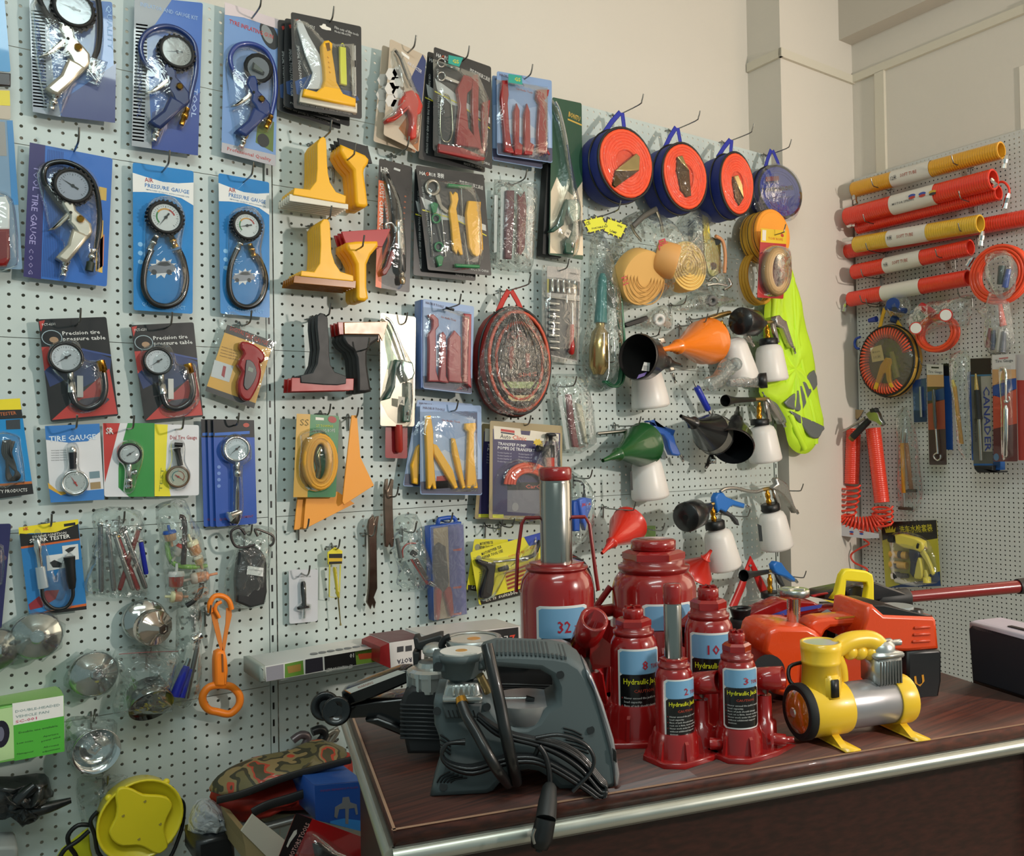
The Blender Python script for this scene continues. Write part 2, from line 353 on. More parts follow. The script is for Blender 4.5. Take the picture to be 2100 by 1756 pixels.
def dial(par,x,y,d,R,rim,face='dfe3e8',nd=40,pl='A',ridge=0,h=.022,arc=None,name='gauge_head',ticks=1,nc=BK,glass=True):
    """round pressure gauge: housing, printed dial, needle, glass"""
    b=MB(pl,d); c=b.P(x,y,h); n=b.n; u=b.u; z=V((0,0,1)); c0=c-n*h
    b.lathe(rim,c0,c,[(0,R*.93),(.08,R),(.85,R),(1,R*.95),(1,R*.84),(.82,R*.8)],28,cap=False)
    b.lathe(rim,c0-n*.0001,c0+n*.001,[(0,R*.93),(1,R*.93)],28)
    for k in range(ridge):
        a=6.283*k/ridge; o=c0+n*h*.45+(u*math.cos(a)+z*math.sin(a))*R; b.box(rim,o,(R*.16,h*.8,R*.1) if pl=='A' else (h*.8,R*.16,R*.1),R=Matrix.Rotation(a if pl=='A' else -a,3,n*-1) )
    g=b.build(name,par)
    b=MB(pl,d); cf=c-n*h*.18; b.lathe(m(face,.4),cf-n*.001,cf,[(0,R*.8),(1,R*.8)],28)
    if ticks:
        for k in range(25):
            a=math.radians(225-270*k/24); r1=R*.7; r0=R*(.58 if k%4==0 else .64); dr=u*math.cos(a)+z*math.sin(a); sd=u*-math.sin(a)+z*math.cos(a); w=R*.012
            b.add([cf+n*.0004+dr*r0+sd*w,cf+n*.0004+dr*r1+sd*w,cf+n*.0004+dr*r1-sd*w,cf+n*.0004+dr*r0-sd*w],[(0,1,2,3)],BK)
    if arc:
        for a0,a1,cc in arc:
            pts=[]; N=10
            for k in range(N+1): a=math.radians(a0+(a1-a0)*k/N); pts.append(cf+n*.0005+(u*math.cos(a)+z*math.sin(a))*R*.55)
            for k in range(N+1): a=math.radians(a1+(a0-a1)*k/N); pts.append(cf+n*.0005+(u*math.cos(a)+z*math.sin(a))*R*.46)
            b.add(pts,[list(range(len(pts)))],m(cc,.4))
    b.build('dial_face',g)
    b=MB(pl,d); a=math.radians(nd); dr=u*math.cos(a)+z*math.sin(a); sd=u*-math.sin(a)+z*math.cos(a); o=cf+n*.002
    b.poly(nc,None,0,.0005,vec=[o-dr*R*.32+sd*R*.05,o+dr*R*.66,o-dr*R*.32-sd*R*.05]); b.lathe(nc,o-n*.001,o+n*.001,[(0,R*.09),(1,R*.09)],10); b.build('needle',g)
    if glass: b=MB(pl,d); b.lathe(GLS,c-n*h*.06,c-n*h*.04,[(0,R*.86),(1,R*.86)],28); b.build('gauge_glass',g)
    return g
def dome(par,p,d,t,sm=4,mt=None,name='blister'):
    b=MB('A',d); b.puff(mt or BLIS,p,0,t,sm,pw=.35,back=False,tz=.5); return b.build(name,par)
def aff(tp,ip):
    (a,b_,c),(A_,B_,C_)=tp,ip; M_=np.array([[b_[0]-a[0],c[0]-a[0]],[b_[1]-a[1],c[1]-a[1]]]); N_=np.array([[B_[0]-A_[0],C_[0]-A_[0]],[B_[1]-A_[1],C_[1]-A_[1]]])
    T_=N_@np.linalg.inv(M_)
    return lambda x,y:(A_[0]+T_[0,0]*(x-a[0])+T_[0,1]*(y-a[1]),A_[1]+T_[1,0]*(x-a[0])+T_[1,1]*(y-a[1]))
def mp(g,p): return [g(p[i],p[i+1]) for i in range(0,len(p),2)]
def gun(par,d,G,K,N,body,grip):
    zt=complex(-46,202); zz=complex(N[0]-G[0],N[1]-G[1])/zt; zz*=1.08
    def g(x,y): q=complex(N[0],N[1])+zz*(complex(x,y)-complex(106,222)); return (q.real,q.imag)
    b=MB('A',d); b.poly(body,mp(g,[126,52,142,50,148,66,150,88,165,104,178,120,179,138,170,150,150,146,139,124,130,112,133,98,120,72]),.004,.024,bev=.005)
    for x,y in ((137,92),(150,72)): x,y=g(x,y); b.lathe(DST,(x,y,.02),(x,y,.027),[(0,.003),(1,.003)],10)
    b.build('gun_body',par)
    b=MB('A',d); b.poly(grip,mp(g,[137,126,160,138,171,147,120,198,108,194,94,183,104,174,123,158]),.002,.026,bev=.006); b.build('grip',par)
    b=MB('A',d); b.poly(m('cfccbf',.25,.9),mp(g,[131,87,138,92,131,104,112,118,99,124,84,124,96,118,112,104]),.008,.02,bev=.003); b.build('trigger',par)
    x0,y0=g(116,193); x1,y1=g(105,224); b=MB('A',d); b.lathe(CH,(x0,y0,.013),(x1,y1,.013),[(0,.008),(.3,.008),(.32,.0055),(.5,.0055),(.52,.0075),(.7,.0075),(.72,.005),(1,.0065)],12); b.build('air_nipple',par)
    x0,y0=g(156,108); b=MB('A',d); b.lathe(BRS,(x0,y0,.022),(x0,y0,.033),[(0,.0075),(.6,.0075),(1,.005)],12); b.build('brass_knob',par,'brass knob')
# ---------------------------------------------------------------- inflator guns on cards, upper left
def inflator(lab,q,cols,G,K,N,R,hose,hm,body,grip,dg,txt=(),nd=20,tip=None,grp=None):
    r,b=card('tire_inflator_card',lab,'tire inflator',q,.03,m(cols[0],.3,coat=.6),group=grp)
    for cc,p in cols[1]: b.flat(m(cc,.3,coat=.6),p,.0016)
    for t in txt: b.text(*t)
    b.build('backing_card',r)
    if hose: b=MB('A',.034); b.tube(hm,hose,.0055,5,10); b.build('hose',r)
    gun(r,.033,G,K,N,body,grip)
    if tip: b=MB('A',.034); b.lathe(BRS if tip[4] else CH,(tip[0],tip[1],.012),(tip[2],tip[3],.012),[(0,.006),(.3,.006),(.3,.0075),(.6,.0075),(.6,.005),(1,.0055)],12); b.build('hose_fitting',r)
    if dg=='digital':
        b=MB('A',.036); x,y=G; b.lathe(RUB,(x,y,0),(x,y,.028),[(0,R*.95),(.15,R),(.85,R),(1,R*.9)],14); g=b.build('gauge_head',r)
        b=MB('A',.036); b.lathe(m('8b9196',.35,.4),(x,y,.028),(x,y,.0285),[(0,R*.72),(1,R*.72)],20); b.poly(m('2c3436',.2),[x-10,y-16,x+16,y-4,x+11,y+14,x-14,y+1],.029,.0298); b.poly(m('56615d',.2),[x-7,y-12,x+12,y-3,x+8,y+9,x-10,y+0],.0298,.0301); b.build('screen',g)
    else: dial(r,G[0],G[1],.036,R,RUB,dg,nd,ridge=22 if R>.03 else 0,h=.028)
    return r
SIL=m('cfcabb',.3,.75); NAVY=m('1d2f5c',.3,coat=.4)
tx=lambda c,s,x0,y0,x1,y1,h,b=.008:(m(c,.5),s,x0,y0,x1,y1,h,.0021,b)
strip=lambda x0,y0,x1,y1,n,w,c: [(c,[x0+(x1-x0)*k/n,y0+(y1-y0)*k/n,x0+(x1-x0)*k/n+w,y0+(y1-y0)*k/n+w*.12,x0+(x1-x0)*(k+.45)/n+w,y0+(y1-y0)*(k+.45)/n+w*.12,x0+(x1-x0)*(k+.45)/n,y0+(y1-y0)*(k+.45)/n]) for k in range(n)]
r=inflator('chrome inflator gun with round gauge, top row, cut off by the photo edge',[60,-10,230,4,236,252,67,229],('2f62a8',[('8f99a6',[60,-10,128,-4,100,60,110,160,125,240,67,229]),('27336e',[128,205,238,130,236,252,126,239])]+strip(64,20,68,222,30,28,'6f7a88')),
 (152,16),(155,107),(106,222),.039,[(112,48,.012),(92,22,.012),(82,-12,.012),(120,-50,.012),(170,-55,.012),(197,-15,.012),(205,40,.012),(202,92,.012),(193,120,.012)],RUB,SIL,SIL,'cfdbe6',
 [tx('3b4d86','PROFESSIONAL TOOL',72,70,90,214,11),tx('4f6db0','LECTED PROD',70,40,76,118,9),tx('9cc0e8','QUALITY',218,10,222,100,10)],170)
b=MB('A',.034); b.poly(BLIS,[178,112,222,126,206,172,180,158],.0,.02,bev=.003); b.build('fitting_blister',r); b=MB('A',.034); b.lathe(CH,(193,126,.01),(190,152,.01),[(0,.006),(1,.006)],10); b.build('hose_fitting',r)
dome(r,[70,-10,150,-35,205,-20,215,60,212,110,200,170,160,170,125,232,95,228,85,190,72,120,66,50],.031,.028)
r=inflator('navy inflator gun with grey-faced gauge on striped blue card in the top row',[276,-8,416,6,406,319,270,299],('2e62b4',[('959ca3',[276,-8,352,0,318,50,300,60,312,305,270,299]),('24408c',[312,230,410,190,406,319,311,305])]+strip(279,48,271,292,34,24,'6c737b')),
 (364,105),(354,177),(316,287),.037,[(320,150,.01),(298,130,.01),(288,98,.01),(300,68,.01),(335,54,.01),(370,62,.01),(398,90,.012),(402,140,.01),(392,190,.01),(384,225,.01)],m('17306a',.3,coat=.5),NAVY,NAVY,'9b9a95',
 [tx('9cb8dc','INFLATOR AND GAUGE KIT',288,12,406,42,8),tx('39497c','PROFESSIONAL TOOL',285,90,281,240,9),tx('a9c0e6','TOOL',396,180,392,240,10)],190,(384,222,372,256,1))
dome(r,[300,60,345,48,390,70,405,110,403,160,396,220,375,262,345,262,325,296,303,285,300,235,280,190,282,110],.031,.026)
r=inflator('navy tyre inflator gun with digital gauge on pale blue card, third in the top row',[461,4,572,40,565,341,454,312],('6f94c8',[('d8c9cc',[461,4,572,40,572,60,500,36,461,30]),('b0aeb4',[455,292,565,318,565,341,454,312])]),
 (530,140),(530,202),(495,300),.033,[(502,168,.01),(480,148,.01),(472,118,.01),(485,95,.01),(515,90,.01),(545,105,.01),(562,140,.01),(565,190,.01),(556,235,.01)],m('263c86',.3,coat=.5),m('20376e',.3,coat=.4),m('20376e',.3,coat=.4),'digital',
 [tx('c23b33','TYRE INFLATING GUN',470,47,560,80,8),tx('b34a48','Professional Quality',466,308,556,331,7)],20,(556,238,545,262,1))
b=MB('A',.0315); b.oval(m('24282b',.4),552,72,.02,.034,0,.35); b.oval(m('8a9093',.3,.6),548,70,.012,.022,.0004,.35); b.build('tyre_picture',r); b=MB('A',.0315); b.flat(m('5a7030',.5),[530,240,562,250,560,312,524,292],0); b.oval(m('1f2220',.5),540,288,.014,.016,.0004); b.build('valve_picture',r)
dome(r,[478,92,515,84,560,110,570,150,566,230,552,270,515,268,502,306,486,300,480,255,470,200,464,130],.031,.024)
r=inflator('chrome tyre inflator gun with black hose on purple and blue card, second row left',[61,292,231,325,219,588,48,567],('2c66b8',[('2c2462',[61,292,93,298,84,573,48,567])]+[('1c458c',[98+3.4*k,306+.6*k,99.6+3.4*k,306.4+.6*k,88+3.4*k,568+.5*k,86.4+3.4*k,567+.5*k]) for k in range(10)]+[('c0a14c',[200,382,219,386,218,412,198,408]),('d9b04c',[198,450,212,452,210,560,196,556]),('c87a58',[200,500,214,480,212,545,198,555])]),
 (150,380),(163,459),(130,563),.036,[(136,437,.01),(112,408,.01),(90,370,.012),(96,340,.012),(130,332,.014),(165,345,.016),(190,372,.014),(201,410,.012),(204,460,.012),(197,510,.012)],m('111417',.2,coat=.6),SIL,SIL,'a9aebd',
 [tx('9a93c8','TOOL TIRE GAUGE',70,340,60,500,13),tx('8f88bb','C O O G',60,510,58,562,9)],150,(192,512,184,545,0))
b=MB('A',.034); b.lathe(m('1c2a1e',.5),(186,538,.012),(183,556,.012),[(0,.008),(1,.008)],12); b.build('hose_cap',r)
dome(r,[75,350,115,322,165,332,200,362,212,420,208,500,205,555,175,560,150,500,138,568,120,565,125,500,100,470,90,430],.031,.026)
# ---------------------------------------------------------------- air pressure gauges with hose loop
def apg(lab,q,c,R,hose,fa,fb,nd,car):
    r,b=card('pressure_gauge_card',lab,'pressure gauge',q,.03,m('1f7fc4',.25,coat=.6),group='air pressure gauge blister cards')
    L=lambda u,v:tuple((1-v)*((1-u)*q[i]+u*q[2+i])+v*((1-u)*q[6+i]+u*q[4+i]) for i in (0,1))
    def pl(*uv): return [L(uv[i],uv[i+1]) for i in range(0,len(uv),2)]
    b.flat(m('e3e4e2',.3,coat=.6),pl(0,.07,.2,.085,.5,.105,.75,.1,1,.08,1,.24,.8,.2,.5,.185,.2,.19,0,.2),.0016)
    for s,u0,v0,u1,v1,h,cc in (('AIR',.2,.12,.34,.118,9,'a33236'),('PRESSURE GAUGE',.2,.155,.93,.165,8,'2a72b4'),('IMPROVED QUALITY WITH LONGER LIFE',.22,.175,.93,.19,2.5,'6f8fae'),('QUALITY PRODUCT',.14,.965,.88,.975,8,'6fb0e0')):
        a=L(u0,v0); e=L(u1,v1); b.text(m(cc,.4),s,a[0],a[1],e[0],e[1],h,.0021,.01)
    x,y,k=car; star=[]
    for i in range(22): a=6.283*i/22; rr=(30 if i%2 else 19)*k; star.append((x+rr*math.cos(a),y+rr*.72*math.sin(a)-.12*rr*math.cos(a)))
    b.flat(m('e6e8ea',.4),star,.0017); cy=[-28,4,-26,-4,-14,-7,-5,-14,12,-15,24,-6,29,0,28,6,16,9,-20,12]; b.flat(m('777c84',.35,.3),[(x+cy[i]*k,y+cy[i+1]*k) for i in range(0,20,2)],.002)
    cy=[-11,-6,-4,-12,10,-13,18,-6,6,-4]; b.flat(m('2a2d31',.3),[(x+cy[i]*k,y+cy[i+1]*k) for i in range(0,10,2)],.0023)
    for wx in (-17,14): b.oval(m('1d1f22',.4),x+wx*k,y+8*k,.0055*k,.0058*k,.0024)
    for i in range(3): a=L(.12,.55+.06*i); b.oval(m('7fb8e2',.4),a[0],a[1],.005,.005,.0017)
    b.build('backing_card',r)
    b=MB('A',.033); b.tube(m('121416',.25,coat=.5),[(p[0],p[1],.008) for p in hose],.0065,5,10); b.build('hose',r)
    b=MB('A',.033); b.lathe(CH,(fa[0],fa[1],.01),(fa[2],fa[3],.01),[(0,.006),(.35,.006),(.35,.008),(.6,.008),(.6,.0065),(1,.0075)],12); b.build('hose_fitting',r,'chrome hose fitting')
    b=MB('A',.033); b.lathe(BRS,(fb[0],fb[1],.01),(fb[2],fb[3],.01),[(0,.006),(.35,.006),(.35,.008),(.6,.008),(.6,.006),(1,.0075)],12); b.build('hose_fitting',r,'brass hose fitting')
    dial(r,c[0],c[1],.035,R,RUB,'e4e6e6',nd,ridge=26,h=.026,arc=[(225,150,'3f8a4a'),(150,70,'e0a03a'),(70,20,'b8322c')])
    x0,y0=c; k=R/.036; dome(r,[x0-42*k,y0-10,x0-20*k,y0-42*k,x0+20*k,y0-42*k,x0+42*k,y0-5,x0+34*k,y0+60*k,x0+50*k,y0+125*k,x0+30*k,y0+180*k,x0-20*k,y0+182*k,x0-48*k,y0+150*k,x0-45*k,y0+100*k],.031,.024); return r
apg('blue card with hose-loop pressure gauge, the left one of two, silver fitting on left',[272,333,397,351,395,644,274,636],(341,445),.0365,[(311,512),(298,545),(295,590),(312,620),(344,628),(372,612),(382,575),(376,535),(366,512)],(321,484,306,514),(350,482,361,508),-125,(333,550,1))
apg('blue card with hose-loop pressure gauge, the right one of two beside the slotted upright',[448,355,552,374,553,652,452,643],(508,462),.033,[(487,510),(473,545),(470,590),(482,620),(508,630),(533,616),(545,580),(538,545),(523,522)],(497,490,486,512),(512,500,521,526),195,(500,568,.8))
# ---------------------------------------------------------------- precision gauges on black and red cards
def prec(lab,q,c,R,st,hose,tip):
    r,b=card('pressure_gauge_card',lab,'pressure gauge',q,.03,m('1c1c1e',.3,coat=.5),group='precision tire gauge blister cards')
    L=lambda u,v:tuple((1-v)*((1-u)*q[i]+u*q[2+i])+v*((1-u)*q[6+i]+u*q[4+i]) for i in (0,1))
    pl=lambda *uv:[L(uv[i],uv[i+1]) for i in range(0,len(uv),2)]
    rd=m('b23a34',.35,coat=.4); b.flat(rd,pl(.01,.02,.1,.01,.02,.12),.0016); b.flat(rd,pl(.0,.27,.3,.27,.15,.43,.0,.5),.0016); b.flat(rd,pl(.02,.98,.95,.52,.99,.98),.0016)
    b.flat(m('2b3a66',.3,coat=.5),pl(.0,.5,.3,.36,.6,.3,1,.42,.95,.56,.5,.7,.3,.6,.05,.66),.0015); b.flat(m('3c4f86',.3),pl(.5,.29,1,.38,1,.4,.52,.31),.0017)
    a=L(.17,.185); b.oval(m('9fb4bd',.3),a[0],a[1],.0185,.016,.0016); b.oval(m('1f2022',.3),a[0],a[1],.017,.0145,.0018); b.oval(m('9d8064',.4),a[0]+4,a[1]+4,.008,.006,.002)
    for s,u0,v0,u1,v1,h,bb in (('Precision tire',.33,.165,.88,.165,8,.012),('pressure table',.33,.22,.95,.225,8,.012),('PCT-6231',.05,.065,.24,.062,5,.004)):
        x=L(u0,v0); e=L(u1,v1); b.text(m('d9dbd9',.5),s,x[0],x[1],e[0],e[1],h,.0021,bb)
    b.flat(m('4a4a55',.3),pl(.32,.86,.5,.8,.85,.79,.9,.83,.8,.88,.4,.9),.002); b.build('backing_card',r)
    b=MB('A',.033); b.lathe(CH,(st[0],st[1],.012),(st[2],st[3],.012),[(0,.007),(.5,.007),(.5,.008),(1,.008)],14); b.build('stem',r)
    b=MB('A',.033); b.tube(m('26282b',.22,coat=.6),[(x,y,.012) for x,y in hose],.0068,5,10); b.build('hose',r)
    b=MB('A',.033); b.lathe(BRS,(tip[0],tip[1],.012),(tip[2],tip[3],.012),[(0,.0055),(.25,.006),(.25,.009),(1,.009)],14); b.build('brass_chuck',r,'brass chuck')
    b=MB('A',.033); b.box(m('c9c9c4',.3,.6),b.P(st[0]+20,st[1]+30,.006),(.011,.006,.045)); b.build('clip',r)
    dial(r,c[0],c[1],.035,R,m('1b1d1f',.3),'dcdfe6',215,h=.02); x,y=c
    dome(r,[x-36,y-20,x-10,y-38,x+25,y-34,x+40,y,x+60,y+5,x+78,y+3,x+84,y+30,x+88,y+80,x+60,y+112,x+10,y+110,x,y+60,x-30,y+25],.031,.025); return r
prec('black and red card reading Precision tire, left of the pair',[78,655,218,650,243,853,104,866],(136,733),.0325,(144,763,147,805),[(147,806),(156,828),(180,838),(206,825),(215,797),(212,765)],(214,768,205,740))
prec('black and red card reading Precision tire, right of the pair',[268,667,397,661,417,855,297,866],(325,741),.0305,(330,768,334,808),[(334,810),(343,832),(365,838),(388,825),(396,800),(391,768)],(392,772,385,746))
# red pistol shaped digital gauge in a tilted clear pack
r,b=card('digital_tire_gauge_card','tilted clear pack with yellow card and red digital tyre gauge beside the upright','tire gauge',[466,666,561,700,521,838,421,802],.03,m('dfa92f',.35,coat=.3))
b.flat(m('2b2523',.4),[466,666,561,700,557,716,461,682],.0016); b.flat(m('2b2523',.4),[424,792,524,827,521,838,421,802],.0016)
for t in (('c2442c','DIGITAL',471,677,500,688,9),('c2442c','TIRE GAUGE',500,690,548,709,9)): b.text(*tx(*t))
for k in range(4): b.text(*tx('6b5220','measures easily all tires',455+k*-1.5,712+6*k,488,722+6*k,3,.0))
b.flat(m('c9cfd2',.4),[440,738,479,751,470,784,432,772],.0017); b.flat(m('a02430',.4),[458,750,464,752,460,775,454,770],.002); b.build('backing_card',r)
b=MB('A',.033); b.poly(m('8e1c1e',.18,coat=.8),[493,706,499,700,520,705,541,722,544,736,536,745,532,740,537,760,533,785,520,812,512,822,500,820,490,805,489,782,497,762,488,748,500,725,494,716],.0,.022,bev=.005,sm=2); b.poly(m('34383a',.3),[506,738,520,744,527,765,520,785,508,800,500,790,503,765],.022,.025,bev=.001,sm=2); b.poly(m('7f8a80',.2),[510,752,520,756,518,764,508,760],.025,.0255); b.build('gauge_body',r)
dome(r,[462,640,500,650,560,672,582,690,556,760,537,850,500,845,440,822,417,810,430,740],.031,.006,2,name='clear_pack'); hook(498,668,.03,'holding the tilted pack with the red digital gauge',.1)
# ---------------------------------------------------------------- small dial gauges
BLU=m('2d6fb8',.3,coat=.5); WHC=m('d8dade',.35,coat=.4)
r,b=card('tire_gauge_card','blue and white card reading TIRE GAUGE with chrome dial below its stem','tire gauge',[92,874,204,869,214,1025,104,1031],.03,WHC)
b.flat(m('3b7ac0',.3),[92,874,204,869,205,886,180,905,140,908,94,902],.0016); b.flat(m('3b7ac0',.3),[100,1000,125,1012,160,1008,190,1005,213,1003,214,1025,104,1031],.0016); b.flat(m('d8a83c',.4),[98,990,120,1008,150,1010,125,1016,100,1002],.0017)
b.text(*tx('cfe0f0','TIRE GAUGE',101,906,197,901,11,.02))
for k in range(5): b.text(*tx('55585c','tested gauge measures',105,925+5*k,135,924+5*k,2.5,0))
b.flat(m('6f8a94',.4),[183,968,204,966,205,980,184,982],.0017); b.flat(m('9a8560',.4),[185,990,206,988,207,1002,186,1004],.0017); b.build('backing_card',r)
b=MB('A',.033); b.lathe(m('33353a',.25,.6),(150,962,.01),(149,928,.01),[(0,.0065),(1,.0075)],14); b.lathe(CH,(149,928,.01),(149,916,.01),[(0,.007),(.5,.008),(1,.004)],12); b.build('stem',r); dial(r,154,990,.033,.026,CH,'dfe2e3',120,h=.014,nc=m('b02020',.4)); dome(r,[136,912,162,912,166,960,184,985,176,1012,150,1020,128,1005,128,978,138,955],.031,.018); hook(148,880,.03,'holding the card reading TIRE GAUGE')
r,b=card('tire_gauge_card','red, white and green card with small black-rimmed dial gauge','tire gauge',[210,868,317,868,316,1019,214,1019],.03,WHC)
b.flat(m('b8332e',.4),[211,868,246,868,215,990],.0016); b.flat(m('2f8a3e',.35,coat=.4),[262,868,317,868,316,1019,265,1019,243,1000,243,960,248,920],.0016); b.text(*tx('e2d8d6','SR',217,890,233,890,13,.03)); b.build('backing_card',r)
b=MB('A',.033); b.lathe(CH,(265,950,.01),(265,1002,.01),[(0,.0055),(.6,.0055),(.6,.0075),(.8,.0075),(.8,.006),(.9,.009),(1,.006)],14); b.lathe(CH,(262,969,.01),(280,968,.01),[(0,.004),(.6,.004),(.6,.006),(1,.006)],10); b.build('stem',r); dial(r,267,931,.033,.0235,m('202224',.3),'e2e5e8',35,h=.016); dome(r,[243,912,268,900,294,915,296,945,285,980,274,1012,254,1008,254,962,240,940],.031,.02); hook(261,880,.03,'holding the red, white and green gauge card')
r,b=card('tire_gauge_card','white card with yellow edge reading Dial Tire Gauge','tire gauge',[317,870,408,872,408,1016,317,1018],.03,WHC)
b.flat(m('e5d92c',.4),[317,870,344,871,340,960,350,1018,317,1018],.0016); b.text(*tx('a8343a','Dial Tire Gauge',349,901,404,901,8,.004)); b.text(*tx('7a8a2c','TEST',332,1008,336,960,6,.004)); b.build('backing_card',r)
b=MB('A',.033); b.lathe(BK2,(370,955,.01),(363,920,.01),[(0,.006),(.8,.006),(1,.008)],14); b.lathe(BK,(358,912,.01),(374,913,.01),[(0,.005),(1,.005)],12); b.build('stem',r); dial(r,366,978,.033,.0245,m('5f4a34',.3),'dcd9c4',-35,h=.014,nc=m('a03028',.4),arc=[(225,90,'4f8a86'),(90,-45,'b06a50')]); dome(r,[352,905,380,905,382,945,394,975,380,1005,352,1005,340,980,350,945],.031,.018); hook(360,881,.03,'holding the card reading Dial Tire Gauge')
# blue cards, three deep
def blue(lab,dx,d,front):
    q=[437+dx,860,521+dx,862,527+dx,1074,443+dx,1081]; r,b=card('truck_tire_gauge_card',lab,'tire gauge',q,d,m('2350a8',.35,coat=.4),group='blue cards with long-stem gauges')
    b.flat(m('15181c',.4),[437+dx,860,521+dx,862,522+dx,897,438+dx,897],.0016); b.flat(m('2d64b8',.4),[440+dx,888,512+dx,884,512+dx,890,440+dx,894],.0018)
    b.oval(m('b04a3c',.4),505+dx,872,.007,.005,.0018); b.text(*tx('8a4a6a','QUALITY INSTRUMENT',450+dx,1068,520+dx,1061,5))
    if front:
        for k in range(4): b.oval(m('6f8fd0',.4),449,958+13*k,.004,.004,.0018)
    b.build('backing_card',r)
    if front:
        b=MB('A',d+.002); b.lathe(CH,(487,948,.012),(486,1056,.012),[(0,.006),(.15,.006),(.15,.008),(.28,.008),(.28,.0055),(1,.0055)],14); b.lathe(CH,(492,1050,.012),(470,1060,.022),[(0,.007),(.4,.008),(1,.012)],14); b.lathe(DST,(484,1052,.014),(480,1074,.014),[(0,.009),(.6,.011),(1,.009)],14); b.build('stem_and_chuck',r); dial(r,486,921,d+.004,.0295,CH,'dbe4ec',220,h=.02); dome(r,[455,905,485,888,515,905,518,940,500,960,500,1060,478,1072,474,960,456,940],d+.001,.024)
blue('rear blue gauge card of the stack of three, only its left edge showing',-25,.02,0); blue('middle blue gauge card of the stack of three, behind the front one',-12,.027,0); blue('front blue card with long-stem chrome dial gauge',0,.035,1); hook(479,872,.035,'holding the three blue long-stem gauge cards',.08)
hook(152,310,.03,'above the chrome inflator on purple card'); hook(332,353,.03,'above the left hose-loop pressure gauge'); hook(499,374,.03,'above the right hose-loop pressure gauge'); hook(155,668,.03,'above the left Precision tire card'); hook(337,674,.03,'above the right Precision tire card'); hook(516,38,.03,'above the digital inflator card in the top row')
def Zm(ox,oy,s=3.5): return lambda *p:[(ox+p[i]/s,oy+p[i+1]/s) for i in range(0,len(p),2)]
z3=Zm(0,630); z4=Zm(0,1000); z5=Zm(0,1256); z6=Zm(550,0); z7=Zm(550,260); z8=Zm(550,600); z9=Zm(550,950); z10=Zm(420,1256); z11=Zm(1080,150); z12=Zm(1150,400); z13=Zm(1150,750)
fl=lambda p:[c for q in p for c in q] if isinstance(p[0],tuple) else list(p)
ORD=['frontmost','second from the front','third from the front','fourth from the front','fifth from the front','rearmost']
def tree(o):
    c=o.copy(); COL.objects.link(c)
    for k in [x for x in S.objects if x.parent==o]:
        d=tree(k); d.parent=c
    return c
def bag(par,p,d,t,mt=None,nz=.16,name='clear_bag',sm=3,rings=7):
    b=MB('A',d); b.puff(mt or BAG,p,0,t,sm,nz=nz,rings=rings,pw=.6); return b.build(name,par)
def lbag(name,lab,cat,p,d,t,mt=None,nz=.35,grp=None,sm=3):   # a film bag that is a thing of its own
    b=MB('A',d); b.puff(mt or BAG,p,0,t,sm,nz=nz,rings=7,pw=.6); return b.top(name,lab,cat,grp)
# ---------------------------------------------------------------- left edge packs
r,b=card('battery_tester_card','yellow, black and blue card with coiled black cable at the left photo edge','tester card',[-45,822,41,817,69,1013,-25,1026],.03,m('1d86c6',.3,coat=.5))
b.flat(m('e6d428',.4),[-45,822,41,817,44,840,-40,842],.0016); b.flat(m('1a1c1f',.4),[-40,842,44,840,47,858,-38,862],.0016); b.flat(m('1a1c1f',.4),[-30,1000,66,992,69,1013,-25,1026],.0016); b.flat(m('b86a34',.4),[-30,995,65,987,66,992,-30,1000],.0017)
b.text(*tx('d8dad8','QUALITY PRODUCTS',-30,1014,56,1008,7,.01)); b.text(*tx('c06a3a','TESTER',0,853,34,850,7,.01)); b.flat(m('3c4248',.3),[12,862,41,860,42,880,13,881],.0017); b.build('backing_card',r)
b=MB('A',.033); 
for k in range(5): b.tube(BK2,[(8+k*3,903,.008),(6+k*4,930,.01+k*.002),(22+k*2,955,.01),(40-k*2,975,.012),(30-k*3,985,.008),(18-k,970,.006),(14+k,940,.012),(20+k*2,905,.01)],.0028,4,6)
b.build('coiled_cable',r); dome(r,[-20,892,35,890,44,910,54,985,40,992,-15,1000],.031,.02,2)
r,b=card('hanging_card','dark navy card at the left photo edge under the coiled cable card','packed tool',[-40,1076,23,1074,3,1292,-40,1292],.03,m('232456',.35,coat=.4)); b.oval(m('5a4a5c',.4),4,1145,.008,.006,.0016); b.build('backing_card',r); dome(r,[-30,1120,8,1120,6,1200,-30,1210],.031,.02,2)
r,b=card('hanging_card','blue card with dark foot at the top left corner of the photo','packed tool',[-40,-20,8,-16,22,148,-40,142],.03,m('2a86bf',.3,coat=.5)); b.build('backing_card',r); b=MB('A',.03); b.poly(m('2a2426',.3),[-40,146,22,150,22,176,-40,172],0,.01,bev=.002); b.build('dark_foot',r)
r,b=card('hanging_card','small yellow and grey card low in the top left corner','packed tool',[-40,182,20,184,22,245,-40,240],.03,m('b9ad9a',.4)); b.flat(m('dccb2c',.4),[-40,184,20,186,21,217,-40,214],.0016); b.build('backing_card',r)
r,b=card('hanging_card','large glossy pack with red tool at the left photo edge','packed tool',[-50,242,26,247,46,553,-50,548],.03,m('7c98b2',.2,coat=.8)); b.flat(m('3b7fb8',.3),[14,247,26,247,38,420,24,420],.0016); b.flat(m('8d8d8a',.4),[-50,247,10,250,14,320,-50,318],.0016); b.build('backing_card',r)
b=MB('A',.033); b.poly(m('e6ecec',.1,coat=1),[-40,405,12,402,20,420,20,470,-40,470],0,.012,bev=.003); b.poly(m('7d1a1c',.2,coat=.8),[-40,470,20,468,22,530,14,545,-40,545],0,.018,bev=.006); b.build('red_tool',r); dome(r,[-45,395,15,392,34,430,40,530,25,548,-40,548],.031,.026,2)
